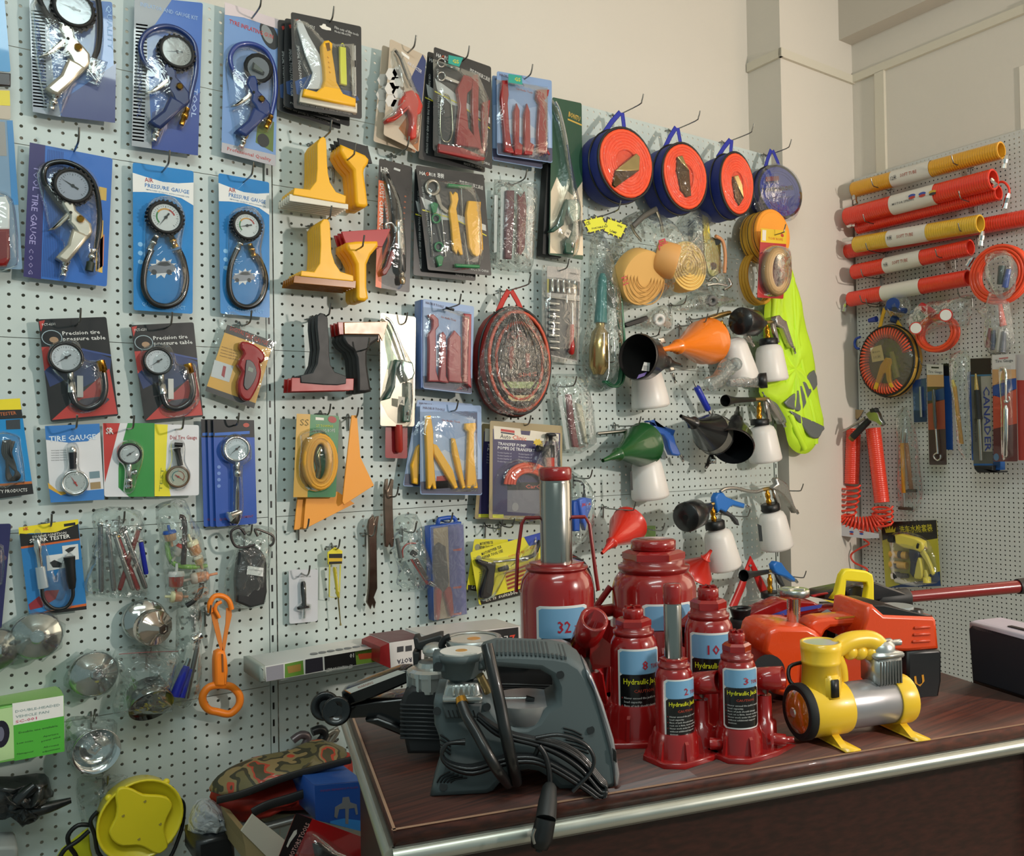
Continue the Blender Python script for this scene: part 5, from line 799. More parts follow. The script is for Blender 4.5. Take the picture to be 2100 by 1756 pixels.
b=MB('A',.03); b.tube(m('d8d040',.35),[(x,y,.004) for x,y in z9(440,730,438,960,510,968,518,730)],.0016,1,6); b.build('clip_frame',r); b=MB('A',.032); b.lathe(m('c9bc34',.15,tr=.4),*[q_+(.006,) for q_ in (z9(475,745)[0],z9(502,960)[0])],[(0,.004),(.1,.005),(.8,.0045),(.85,.006),(1,.003)],12); b.lathe(m('8a8050',.3,.7),*[q_+(.006,) for q_ in (z9(502,960)[0],z9(520,1165)[0])],[(0,.002),(.9,.0015),(1,.003)],8); b.build('tester_pen',r); hook(688,1126,.03,'holding the yellow tester pen clip',.06)
r=root('packed_caliper','small red and steel gauge in a crumpled clear bag','packed gauge',A(860,1210,.03)); b=MB('A',.035); b.tube(m('a02822',.3,coat=.4),[(x,y,.01) for x,y in z9(1060,575,1000,580,965,620,965,680)],.0022,4,6); b.poly(CH,z9(1040,690,1075,680,1155,830,1130,845),.004,.009,bev=.001); b.poly(m('8f2a24',.35),z9(1020,690,1040,690,1160,870,1140,875),.002,.006); b.lathe(BK2,*[q_+(.01,) for q_ in (z9(1030,640)[0],z9(1060,660)[0])],[(0,.008),(1,.007)],12); b.lathe(CH,*[q_+(.01,) for q_ in (z9(1160,860)[0],z9(1215,890)[0])],[(0,.006),(1,.006)],10); b.build('gauge_tool',r)
b=MB('A',.035); b.lathe(m('5a5e5c',.3),*[q_+(.01,) for q_ in (z9(925,540)[0],z9(950,680)[0])],[(0,.005),(1,.006)],10); b.build('side_tube',r); bag(r,z9(930,400,1090,370,1110,500,1170,650,1240,860,1200,915,960,900,955,760,910,600),.025,.04); hook(833,1090,.03,'holding the crumpled bag with the red gauge',.09)
r=root('crimping_tool_case','slim blue plastic case with red-handled crimping pliers','tool case',A(925,1270,.02)); b=MB('A',.015); b.poly(m('2450a8',.35,coat=.3),z9(1160,455,1390,420,1430,1085,1190,1135),0,.03,bev=.004); b.tube(m('2450a8',.35),[(x,y,.015) for x,y in z9(1215,450,1222,410,1240,400,1330,390,1345,420)],.006,2,8); b.build('case_tray',r)
b=MB('A',.046); b.flat(m('c9ab7c',.5),z9(1185,470,1290,455,1310,1110,1205,1125),0); b.flat(m('5a5aa0',.4),z9(1292,455,1400,440,1425,1080,1312,1108),0); 
for y in (560,830,1020): b.flat(m('c83c2c',.4),z9(1325,y+60,1390,y+50,1385,y+68,1330,y+72),.0004)
b.build('insert_print',r); b=MB('A',.047); b.poly(m('6d6458',.3,.8),z9(1200,600,1230,570,1275,600,1285,700,1300,850,1285,920,1250,925,1215,860,1195,760),.0,.01,bev=.002); b.build('plier_head',r); b=MB('A',.047); b.poly(m('c23c28',.35),z9(1210,905,1250,920,1240,1020,1235,1110,1210,1125,1205,1010),.0,.012,bev=.003,sm=2); b.poly(m('c23c28',.35),z9(1265,920,1315,890,1330,1000,1335,1085,1310,1100,1290,1010),.0,.012,bev=.003,sm=2); b.build('handles',r,'red plier handles'); b=MB('A',.062); b.poly(m('e8ecf0',.06,0,'film',g=.5,df=.08,bp=.15),z9(1170,458,1403,430,1430,1085,1190,1130),0,.001); b.build('clear_lid',r); hook(912,1070,.045,'through the handle of the blue tool case',.09)
# ---- tyre repair cards behind the jack bail
def tyr(lab,q,d,front):
    r,b=quadcard('tire_repair_card',lab,'tire repair kit',q,d,m('d9d02c',.35,coat=.5),'yellow tyre repair cards'); L,P=UV(q); b.flat(m('1c1a18',.4),P(.02,.9,1,.88,1,1,.03,1),.0016); uvt(b,L,'Lt is suitable air oil used',.1,.965,.95,.95,7,'d0ccc0',.01); uvt(b,L,'MOTORTYPER TLR',.15,.12,.43,.08,6,'3a3a2c',.015); uvt(b,L,'REPAIR TOOL USE',.15,.19,.44,.16,6,'3a3a2c',.015); uvt(b,L,'tyres Repair Kits',.5,.3,.9,.24,7,'d8802c'); b.oval(m('8a8a6c',.4),*L(.1,.16),.009,.009,.0017)
    b.flat(m('24409c',.4),P(.75,.0,1,.0,1,.2,.8,.18),.0016); b.flat(m('c2b04c',.4),P(.4,.5,1,.42,1,.84,.42,.86),.0017)
    for k in range(5): b.flat(m('8c3422',.5),P(.42,.53+.07*k,1,.45+.07*k,1,.487+.07*k,.42,.567+.07*k),.0019)
    for k in range(8): uvt(b,L,'strong rubber plug',.07,.42+.04*k,.25,.41+.04*k,2.5,'5a5a30')
    b.build('backing_card',r)
    if front:
        b=MB('A',d+.003); zz=Zm(850,1000,7); b.poly(m('1e1c1c',.35,coat=.4),zz(910,1040,960,1040,1100,1080,1180,1090,1175,1150,1160,1250,1150,1400,1120,1560,1060,1600,960,1590,970,1480,1010,1320,1040,1190,1020,1150,940,1110),.002,.02,bev=.005); b.build('tee_grip',r); b=MB('A',d+.003); b.lathe(CH,*[q_+(.012,) for q_ in (zz(1130,1070)[0],zz(1620,1020)[0])],[(0,.003),(.8,.003),(.82,.007),(1,.007)],10); b.lathe(BK2,*[q_+(.012,) for q_ in (zz(1210,1180)[0],zz(1335,1150)[0])],[(0,.006),(.6,.007),(1,.008)],12); b.build('probe_tool',r); b=MB('A',d+.003); b.tube(BK,[(x,y,.012) for x,y in zz(1560,1020,1700,980,1760,880,1800,760)],.006,3,8); b.build('reamer',r); dome(r,zz(880,1010,1200,1020,1600,930,1790,700,1810,1100,1400,1220,1200,1300,1120,1620,930,1600,980,1200),d+.001,.03,2)
tyr('rear yellow tyre repair card',Zm(850,1000,7)(860,740,1500,750,1450,1560,745,1470),.03,0); tyr('front tilted yellow tyre repair card with black tee grip',Zm(850,1000,7)(800,930,1830,640,1950,1440,930,1690),.05,1)
hook(1000,1082,.02,'empty, left of the bare pair above the yellow tyre repair cards',.1); hook(1032,1080,.02,'empty, right of the bare pair above the yellow tyre repair cards',.08)
# ---- socket bit card
r,b=quadcard('socket_bit_card','narrow blister card of chrome sockets with a red screwdriver','socket set',[1122,545,1190,553,1184,742,1120,728],.05,m('b9b2ae',.35,coat=.5)); b.flat(m('2c2c34',.4),[1124,612,1187,616,1184,740,1121,726],.0016); b.flat(m('463c3a',.4),[1124,572,1189,578,1188,606,1123,600],.0016); b.flat(m('c8b838',.4),[1122,572,1126,572,1126,600,1122,600],.0018); b.text(m('44403c',.5),'UNIVERSAL',1168,562,1188,565,3.5,.0021); b.build('backing_card',r)
for k in range(5): b=MB('A',.053); x=1133+11.5*k; b.lathe(CH,(x,572+k,.008),(x,598+k,.008),[(0,.003),(.4,.003),(.45,.0045),(1,.005)],10); b.build('bit_socket',r)
b=MB('A',.053); b.lathe(CH,(1122,609,.008),(1188,617,.008),[(0,.0025),(1,.0025)],8); b.lathe(CH,(1162,606,.008),(1162,622,.008),[(0,.004),(1,.004)],8); b.build('slide_bar',r)
for k in range(8): b=MB('A',.053); y=622+13*k; b.lathe(CH,(1127,y,.008),(1146,y+2,.008),[(0,.0045),(.5,.0055),(1,.0045)],10); b.build('socket',r)
b=MB('A',.053); b.lathe(CH,(1174,622,.008),(1174,668,.008),[(0,.0025),(1,.0025)],8); b.build('shaft',r); b=MB('A',.053); b.lathe(m('a81f1c',.25,coat=.4),(1173,666,.01),(1172,728,.01),[(0,.006),(.2,.007),(.45,.006),(.7,.0095),(.95,.008),(1,.003)],14); b.build('red_handle',r,'red handle')
dome(r,[1124,566,1188,572,1184,738,1121,724],.051,.022,1); b=MB('A',.05); b.poly(BLIS,[1112,543,1192,548,1188,748,1112,740],-.001,.003,rc=.006); b.build('outer_blister',r); hook(1147,555,.05,'holding the socket bit card',.1)
# extra glass edge of the lower right packs, white wall bottles follow
# ================================================================ straps, lamps, funnels, foam guns
OS=m('f4562c',.5); NV=m('1c2c78',.6)
def coils(b,c,u,n,rx,rz,mt,rs,h=.004,w=.005,flat=.7,N=30,dx=0,dz=0):
    for i,s in enumerate(rs): b.tube(mt,[c+u*(math.cos(6.283*k/N)*rx*s*(1+.03*math.sin(3*6.283*k/N+i))+dx*(1-s))+V((0,0,math.sin(6.283*k/N)*rz*s+dz*(1-s)))+n*h for k in range(N)],w,1,6,closed=True,flat=flat)
def strapcase(lab,cx,cy,rx,rz,d,dep,tx,hookpx,metal):
    r,c,u,n=roundcase(lab,cx,cy,rx,rz,d,dep,m('e04c26',.5),NV,m('232fa0',.6),tx,'tow_strap_case','strap case','',None)
    b=MB('A',d+dep); coils(b,c,u,n,rx,rz,OS,(.88,.80,.72,.64,.56,.48,.41),.002,.006); b.build('orange_strap',r,'orange strap')
    b=MB('A',d+dep); b.poly(m('5a4a34',.25,.8),z11(*metal),.002,.012,bev=.003); b.poly(m('b9a878',.2,.9),[(x*.6+y_*.4 if 0 else x,y_) for x,y_ in z11(*metal)][:4],.012,.016,bev=.002); b.build('steel_fitting',r)
    b=MB('A',d+dep); q=[c+u*math.cos(6.283*k/28)*rx*.93+V((0,0,math.sin(6.283*k/28)*rz*.93)) for k in range(28)]; b.puff(m('fdf6f2',.1,0,'film',bp=.7,sc=30,g=.5,df=.02,g0=.02),None,0,.016,1,nz=.02,rings=5,back=False,vec=q); b.build('clear_window',r)
    hook(hookpx[0],hookpx[1],d,'holding the '+lab.split(' with')[0],.15); return r
strapcase('leftmost navy strap case with a wide orange coil and slanting metal hook',*z11(712,650)[0],.108,.109,.03,.10,(1274,231),(1268,236),(640,700,790,575,815,600,810,700,640,820,620,800))
strapcase('second navy strap case with upright metal hook in an orange coil',*z11(1135,745)[0],.098,.109,.03,.10,(1388,262),(1383,267),(1085,600,1120,590,1140,640,1170,700,1185,880,1150,890,1110,840,1080,700))
strapcase('third navy strap case with narrow orange coil beside the blue rope case',*z11(1508,795)[0],.080,.107,.03,.11,(1499,287),(1492,291),(1490,740,1520,730,1550,800,1560,900,1530,950,1500,900,1485,800))
r,c,u,n=roundcase('blue round case reading TOWINGROPE under the last top hook',*z11(1822,850)[0],.115,.092,.03,.06,m('2c3c8c',.45,coat=.3),m('1a2460',.6),m('232fa0',.6),(1583,308),'tow_rope_case','strap case','',None)
b=MB('A',.09); b.text(m('11141c',.4),'TOWINGROPE',*z11(1690,858)[0],*z11(1915,835)[0],9,.004,.02); b.flat(m('7c2434',.4),z11(1715,745,1810,738,1812,770,1718,780),.003); b.text(m('14161c',.4),'DAVEHO',*z11(1720,795)[0],*z11(1808,785)[0],5,.004,.01); b.text(m('14161c',.4),'rope for all cars',*z11(1700,905)[0],*z11(1900,892)[0],4,.004)
coils(b,c,u,n,.115,.092,m('2f3f94',.5),(.8,.7),.0008,.003); b.build('printed_face',r)
b=MB('A',.09); q=z11(1760,650,1850,655,1950,730,1990,850,1970,980,1900,1060,1720,1040,1650,960,1640,850,1680,720); b.puff(m('eef2ff',.1,0,'film',bp=.3,sc=14,g=.35,df=.01,g0=.02),q,.002,.014,3,nz=.02,rings=6,back=False); b.build('glossy_film',r); hook(1578,317,.03,'holding the blue TOWINGROPE case',.13)
# orange and yellow strap coils, red card
for k,lab in enumerate(('front flat coil of orange strap with a broad blank face','middle coil of yellow strap behind the orange faced one','rear coil of yellow strap nearest the board')):
    b=MB('A',0); c=A(*z12(1527,285)[0],.11); c.y=-.11+.026*k; b.lathe(m('f09a2c' if k==0 else 'dca42e',.6),c+V((0,.025,0)),c,[(0,.086),(.1,.0885),(.9,.0885),(1,.086)],36); b.tube(BK2,[c+V((math.cos(6.283*i/36)*.0886,.0125,math.sin(6.283*i/36)*.0886)) for i in range(36)],.0012,1,5,closed=True)
    if k==0: b.lathe(m('f4a032',.6),c,c-V((0,.002,0)),[(0,.078),(1,.076)],36)
    b.top('strap_coil',lab,'strap coil','coiled yellow tow straps')
for k in range(3):
    b=MB('A',0); q=[A(*z12(x,y)[0],.06) for x,y in ((1400,420),(1340,500),(1335,620),(1375,730),(1440,775),(1500,740),(1520,600),(1490,470))]; 
    for p in q: p.y=-.06+.013*k
    b.tube(m('cf9a2c',.6),q,.0065,4,8,closed=True,flat=1); b.top('strap_loop',['front loop of yellow webbing hanging below the strap coils','middle loop of yellow webbing below the strap coils','rear loop of yellow webbing below the strap coils'][k],'strap','yellow webbing loops')
r,b=quadcard('tow_rope_card','red card with yellow top and beige tow rope in front of the strap coils','tow rope',z12(1437,238,1622,256,1598,746,1410,736),.15,m('b0282c',.35,coat=.5)); b.flat(m('e0bc2e',.35,coat=.4),z12(1437,238,1622,256,1618,352,1434,338),.0016); b.text(m('c8502c',.5),'TOW ROPE',*z12(1490,318)[0],*z12(1595,330)[0],5,.0021); b.oval(m('b83a2c',.4),*z12(1590,290)[0],.008,.006,.0018); b.flat(m('ddd8cc',.4),z12(1448,250,1475,253,1472,330,1446,325),.0018); b.build('backing_card',r)
b=MB('A',.153); 
for k,(s,e) in enumerate(((1,.01),(.9,.022),(.75,.026),(.58,.026))): b.tube(m(['8d7048','a8885c','b9986a','c4a47a'][k],.6),[z12(1548+88*s*math.cos(.3142*i),548+(165-88+88*s)*math.sin(.3142*i))[0]+(e,) for i in range(20)],.008,1,8,closed=True,flat=1.7)
b.build('rope_coil',r); b=MB('A',.153); b.poly(m('d0b49a',.3,.3),z12(1570,450,1620,470,1650,520,1620,560,1600,600,1575,610,1585,540,1560,500),.03,.036,bev=.002); b.build('steel_hook',r); dome(r,z12(1470,400,1550,350,1640,370,1665,450,1655,640,1600,720,1500,715,1450,640,1445,500),.151,.045,3); hook(1588,482,.15,'holding the red tow rope card',.2)
# high visibility vest
HV=m('c6ee2e',.6); vq=[1614,540,1626,548,1636,590,1648,640,1664,708,1676,786,1690,868,1685,900,1672,922,1658,931,1640,928,1624,913,1618,890,1608,850,1590,828,1566,812,1563,790,1568,740,1572,690,1574,630,1584,590,1600,560]
r=root('reflective_vest','lime yellow safety vest with grey reflective bands beside the pillar','vest',A(1650,931,.07)); b=MB('A',.05); b.puff(HV,vq,0,.035,2,rings=9,pw=.28,wv=.22,wn=11,nz=.03,tz=.4)
for p,w in (([(1606,570,.022),(1600,650,.024),(1604,740,.024),(1616,800,.022)],.013),([(1624,570,.022),(1632,680,.026),(1650,780,.024)],.012),([(1590,600,.02),(1584,700,.024),(1588,790,.02)],.013),([(1620,850,.022),(1636,890,.026),(1650,920,.02)],.013),([(1660,820,.022),(1670,870,.026),(1672,910,.02)],.012)): b.tube(HV,p,w,5,10,flat=.8)
b.build('vest_cloth',r); b=MB('A',.05); GY=m('6f7472',.4,.2); b.poly(GY,z12(1608,1490,1700,1410,1760,1320,1824,1256,1846,1362,1808,1412,1782,1450,1740,1542,1680,1545),.03,.036,bev=.004,sm=2); b.poly(GY,z12(1648,1548,1740,1590,1892,1660,1880,1700,1850,1748,1795,1735,1740,1660),.03,.036,bev=.004,sm=2); b.poly(GY,z13(1450,190,1480,165,1560,280,1640,420,1600,400,1500,290),.005,.012,bev=.002); b.build('reflective_band',r)
# ---- lamp with green cable in a bag, yellow tags
r=root('packed_work_lamp','clear bag with green-corded wire guard work lamp and two yellow tags','work lamp',A(1240,800,.03)); GRN=m('1e6a48',.35,coat=.3); b=MB('A',.04)
b.lathe(m('2c7a78',.35,coat=.3),z12(300,565)[0]+(.02,),z12(285,920)[0]+(.02,),[(0,.007),(.1,.014),(.5,.016),(1,.02)],16); b.build('handle',r,'teal handle'); b=MB('A',.04); b.lathe(m('b8a06c',.2,.8),z12(285,915)[0]+(.02,),z12(270,1290)[0]+(.02,),[(0,.014),(.1,.014),(.2,.026),(.5,.032),(.85,.03),(1,.016)],18); b.build('reflector',r); b=MB('A',.04); 
for p in ((310,990,320,1180,385,1200),(340,1000,345,1250,330,1330),(380,1020,385,1190,325,1195)): b.tube(CH,[(x,y,.05) for x,y in z12(*p)],.0016,4,5)
b.build('wire_guard',r); b=MB('A',.04)
for k in range(6): b.tube(GRN,[(x+2*k,y,.012+.006*(k%3)) for x,y in z12(350,620+10*k,395,740,415,950,430,1150,415,1330,360,1375,300,1340)],.004,5,7)
b.build('cable',r,'green cable'); bag(r,z12(290,250,350,260,400,420,440,600,470,900,465,1200,440,1340,380,1400,280,1370,210,1260,205,1080,240,900,250,600,255,400),.03,.07,nz=.06)
for p,t in ((z12(152,182,300,143,345,240,200,283),(('CE',185,222,214,206,24),('PORTABLE ELE',225,248,338,228,13))),(z12(332,155,483,212,438,322,300,262),(('60W',405,222,440,240,14),('LAMP',352,262,402,282,15)))):
    b=MB('A',.09); b.poly(m('20242c',.5),p,0,.0008); cx=sum(x for x,y in p)/4; cy=sum(y for x,y in p)/4; b.flat(m('dede34',.5),[(cx+(x-cx)*.86,cy+(y-cy)*.8) for x,y in p],.001)
    for i in range(4):
        a=p[i]; e=p[(i+1)%4]
        for k in range(1,7,2 if i%2==0 else 3): t0=k/7.5; t1=t0+.06; o=.93; b.flat(m('dede34',.5),[(cx+(a[0]+(e[0]-a[0])*t0-cx)*s_,cy+(a[1]+(e[1]-a[1])*t0-cy)*s_) for s_ in (.8,1.01)]+[(cx+(a[0]+(e[0]-a[0])*t1-cx)*s_,cy+(a[1]+(e[1]-a[1])*t1-cy)*s_) for s_ in (1.01,.8)],.0009)
    for s,x0,y0,x1,y1,h in t: a=z12(x0,y0)[0]; e=z12(x1,y1)[0]; b.text(BK2,s,*a,*e,h/3.5,.0014,.015)
    b.build('yellow_tag',r,'yellow tag')
hook(1243,440,.06,'holding the bagged work lamp',.13)
# ---- bag of ratchet straps
lbag('clear_bag','large clear bag of pale yellow ratchet straps below the strap cases','bag',z12(560,130,660,85,720,100,800,200,920,190,980,110,1060,75,1130,130,1100,220,1170,330,1230,540,1260,690,1120,700,1000,700,860,700,700,780,540,800,420,740,385,600,390,450,450,300,520,200),.02,.11,nz=.06,sm=2)
PS=m('e3b366',.6); b=MB('A',0); c=A(*z12(600,600)[0],.11); b.lathe(PS,c+V((.0,.05,.02)),c,[(0,.082),(.1,.085),(.9,.085),(1,.082)],32); 
for k in range(5): b.tube(m('c99a54',.6),[c+V((math.cos(6.283*i/30)*(.08-.013*k),-.001,math.sin(6.283*i/30)*(.08-.013*k))) for i in range(30)],.0018,1,5,closed=True)
b.text(m('b83040',.5),'品质',1322,566,1344,558,14,.112,.02); b.text(m('b83040',.5),'王',1278,585,1290,580,14,.112,.02); b.top('ratchet_strap_coil','left round coil of pale orange strap with red print','strap coil','pale ratchet strap coils')
b=MB('A',0); c=A(*z12(765,420)[0],.12); b.lathe(m('d8a05c',.6),c+V((-.035,.02,-.01)),c+V((.02,-.02,-.03)),[(0,.05),(.1,.055),(.9,.055),(1,.05)],28); b.text(m('b83040',.5),'品',1352,512,1372,505,16,.15,.02); b.top('ratchet_strap_coil','smaller tilted strap coil above and between the two large coils','strap coil','pale ratchet strap coils')
b=MB('A',0); c=A(*z12(915,510)[0],.10); b.lathe(m('dcb45e',.6),c+V((0,.05,0)),c,[(0,.078),(.1,.08),(.9,.08),(1,.078)],32); 
for k in range(7): b.tube(m('e8c674',.55),[c+V((math.cos(6.283*i/30)*(.076-.0105*k),-.001,math.sin(6.283*i/30)*(.076-.0105*k))) for i in range(30)],.003,1,5,closed=True)
b.top('ratchet_strap_coil','right spiral coil of pale yellow strap','strap coil','pale ratchet strap coils')
b=MB('A',.05); b.tube(m('4c4a44',.5),[z12(520,225)[0]+(.02,),z12(600,150)[0]+(.03,),z12(690,100)[0]+(.03,)],.009,3,8,flat=.4); b.tube(m('6e6a5a',.4,.6),[z12(690,120)[0]+(.03,),z12(720,200)[0]+(.03,),z12(730,270)[0]+(.03,)],.007,3,8,flat=.4); b.tube(m('6e6a5a',.4,.6),[z12(505,215)[0]+(.02,),z12(530,270)[0]+(.03,),z12(580,330)[0]+(.03,)],.006,3,8,flat=.4); b.top('ratchet_strap_end','dark webbing end bent over the left strap coils in the bag','strap')
ZN=m('b7b04e',.25,.9); b=MB('A',.06); b.poly(ZN,z12(1022,140,1062,160,1078,320,1030,350),.004,.01,bev=.002); b.poly(m('a8a870',.25,.9),z12(1030,350,1090,300,1150,330,1150,560,1090,590,1060,560,1040,460),.0,.008,bev=.002); b.tube(m('c98a5c',.5),[z12(1110,295)[0]+(.02,),z12(1160,330)[0]+(.02,),z12(1180,430)[0]+(.02,),z12(1175,560)[0]+(.02,)],.006,3,7); b.lathe(DST,z12(1125,335)[0]+(.0,),z12(1125,335)[0]+(.014,),[(0,.011),(1,.011)],14); b.lathe(DST,z12(1095,510)[0]+(.0,),z12(1095,510)[0]+(.014,),[(0,.012),(1,.012)],14); b.top('ratchet_buckle','zinc yellow ratchet buckle at the right end of the strap bag','ratchet')
for k,p in enumerate(((1060,620,1100,590,1130,620),(1050,650,1120,640,1190,650),(1170,680,1220,650,1200,600))): b=MB('A',.06); b.tube(CH,[(x,y,.02) for x,y in z12(*p)],.0045,4,8); b.top('strap_hook',['small steel hook tucked under the ratchet buckle','long steel hook lying below the ratchet buckle','curled steel hook at the lower right corner of the strap bag'][k],'hook','steel strap hooks in the bag')
hook(*z12(905,350)[0],.04,'behind the bag of ratchet straps',.09)
# ---- funnels
def funnel(lab,M,Tp,R,col,coat=.5,ring=None,open_=True):
    f0=A(*M); f1=A(*Tp); r=root('funnel',lab,'funnel',V((f0.x,f0.y,min(f0.z,f1.z))),'plastic funnels'); mt=m(col,.3,coat=coat); b=MB('A')
    pr_=[(0,R),(.03,R*1.05),(.04,R),(.2,R*.97),(.62,R*.28),(.64,R*.32),(.68,R*.32),(.69,R*.22),(.74,R*.22),(.75,R*.17),(.8,R*.17),(.81,R*.13),(1,R*.085)]
    b.lathe(mt,f0,f1,pr_,36,cap=False); b.lathe(mt,f0,f1,[(0,R*.985),(.2,R*.93),(.6,R*.25),(.75,R*.12),(1,R*.06)],36,cap=False); b.build('cone',r)
    if ring: b=MB('A'); b.lathe(m(ring,.25,.3),f0,f1,[(.05,R*1.01),(.12,R*1.0),(.19,R*.99)],36,cap=False); b.build('rim_band',r)
    return r
r=funnel('black funnel with its open mouth turned left in front of a bottle',z12(548,1160)[0]+(.17,),z12(855,1222)[0]+(.10,),.066,'2a2827',.3)
b=MB('A',.2); b.flat(m('cfd0cc',.5),z12(598,1200,640,1205,635,1265,580,1260),0); b.text(BK2,'|||||',*z12(595,1250)[0],*z12(628,1252)[0],8,.0004,.01); b.flat(m('5a4a90',.5),z12(560,1290,620,1270,600,1300,545,1320),0); b.build('sticker',r)
funnel('bright orange funnel lying sideways with its spout to the left',z12(1075,1048)[0]+(.08,),z12(715,1112)[0]+(.16,),.073,'ef7d14',.4); funnel('green funnel lying sideways over the lower left bottle',z13(610,558)[0]+(.07,),z13(302,682)[0]+(.14,),.064,'0e5220',.5)
funnel('black funnel with glossy collar band and spout up to the left',z13(1120,505)[0]+(.10,),z13(862,362)[0]+(.17,),.064,'17181a',.5,'8a887f'); funnel('large black funnel with open mouth facing down right',z13(1235,585)[0]+(.17,),z13(1272,300)[0]+(.05,),.066,'15171a',.3)
funnel('red funnel turned sideways above the tall red jack',z13(500,1130)[0]+(.09,),z13(295,1348)[0]+(.15,),.055,'d22a1a',.4); funnel('red funnel with spout up right behind the largest jack',z13(960,1500)[0]+(.10,),z13(1080,1325)[0]+(.15,),.055,'d22a1a',.4)
hook(*z12(915,935)[0],.05,'through the orange funnel',.14); hook(*z12(640,1020)[0],.05,'behind the black funnel with the sticker',.1); hook(*z13(310,1024)[0],.01,'carrying the red funnel',.16); hook(*z13(610,1175)[0],.01,'above the largest jack with a small green tag',.1); hook(*z13(530,430)[0],.1,'through the green funnel',.13); hook(*z13(1000,380)[0],.06,'through the black funnel with the collar band',.12)
b=MB('A',.01); b.poly(m('7fa05c',.5),z13(600,1150,680,1150,682,1240,600,1240),0,.001); b.top('small_card','small green and tan card behind the red funnel','card')
# ---- foam spray bottles
BT=m('e6e2dd',.35,sss=.25); BLG=m('1f6ec2',.35,coat=.3); AMB=m('b8801c',.25,.8)
def bottle(r,top,bot,rt,rb,label=None):
    b=MB('A'); b.lathe(BT,A(*bot),A(*top),[(0,rb*.86),(.03,rb*.97),(.08,rb),(.3,rb*.95),(.8,rt),(.92,rt*.85),(.97,rt*.6),(1,rt*.45)],28); b.build('bottle',r)
    if label: b=MB('A'); b.poly(m('222a2e',.4),z13(*label[0]),0,.001) if 0 else b.flat(m('222a2e',.4),z13(*label[0]),label[1]); b.build('label',r)
def cap(r,p0,p1,R=.031): b=MB('A'); b.lathe(BK,A(*p0),A(*p1),[(0,R),(.1,R*1.04),(.85,R*1.04),(1,R*.85)],20); b.build('bottle_cap',r)
def stem(r,p0,p1,R=.008): b=MB('A'); b.lathe(AMB,A(*p0),A(*p1),[(0,R),(.2,R*1.3),(.3,R*.8),(.5,R*1.1),(.75,R*1.1),(.8,R*.7),(1,R*.7)],14); b.build('brass_stem',r,'brass stem')
def tee(r,p0,p1,R=.007): b=MB('A'); b.lathe(m('b59a62',.3,.9),A(*p0),A(*p1),[(0,R*.8),(.3,R),(.6,R),(1,R*.8)],12); b.build('brass_tee',r)
def foam(r,p0,p1,p2,R=.046):
    b=MB('A'); a0=A(*p0); a1=A(*p1); b.lathe(m('1a1b1c',.3,coat=.3),a0,a1,[(0,.005),(.0,R*.94),(.04,R),(.75,R*.97),(.8,R*.9),(1,R*.5)],30); b.lathe(m('1a1b1c',.35),a1,A(*p2),[(0,R*.5),(.5,R*.42),(1,R*.25)],20); b.lathe(m('0a0a0a',.9),a0-(a1-a0).normalized()*.001,a0,[(0,.009),(1,.009)],14); b.build('foam_head',r)
def horn(r,p0,p1,R=.019):
    b=MB('A'); a0=A(*p0); a1=A(*p1); b.lathe(m('202020',.4),a0,a1,[(0,R),(.03,R*1.05),(.1,R*.85),(.3,R*.6),(.5,R*.5),(1,R*.42)],22,cap=False); b.lathe(m('0c0c0c',.5),a0,a1,[(.01,R*.9),(.3,R*.5),(.32,.001)],22,cap=False); b.build('horn_nozzle',r)
def sgun(r,body,lev,nip,mt,d,lm=DST,zz=z13):
    b=MB('A',d); b.poly(mt,zz(*body),0,.022,bev=.005); b.build('gun_body',r); b=MB('A',d); b.poly(lm,zz(*lev),.004,.016,bev=.003); b.build('lever',r); b=MB('A',d); b.lathe(CH,zz(*nip[:2])[0]+(.011,),zz(*nip[2:])[0]+(.011,),[(0,.006),(.5,.006),(.5,.0045),(1,.005)],10); b.build('air_nipple',r)
SV=m('b9b6b0',.28,.85); G_='foam spray guns with white bottles'
def foamgun(lab): return root('foam_spray_gun',lab,'foam gun',None or A(1400,900,.08),G_)
def rooted(lab,p): return root('foam_spray_gun',lab,'foam gun',A(*p),G_)
r=rooted('foam gun bottle mostly hidden by the black funnel with the sticker',z12(650,1530)[0]+(.08,)); bottle(r,z12(610,1230)[0]+(.08,),z12(648,1530)[0]+(.08,),.046,.060); sgun(r,(690,1060,720,1040,800,1200,830,1260,790,1270,740,1160,700,1110),(700,1030,740,1020,760,1060,720,1070),(800,1280,822,1350),SV,.07,SV,z12)
r=rooted('foam gun bottle leaning right below the orange funnel',z12(1300,1345)[0]+(.08,)); bottle(r,z12(1225,1030)[0]+(.08,),z12(1305,1338)[0]+(.08,),.047,.059); stem(r,z12(1205,1030)[0]+(.08,),z12(1150,905)[0]+(.08,)); tee(r,z12(1060,885)[0]+(.08,),z12(1215,845)[0]+(.08,),.009); b=MB('A',.08); b.lathe(SV,z12(1330,1010)[0]+(.01,),z12(1385,1085)[0]+(.01,),[(0,.012),(.5,.010),(.6,.006),(1,.006)],12); b.build('air_nipple',r)
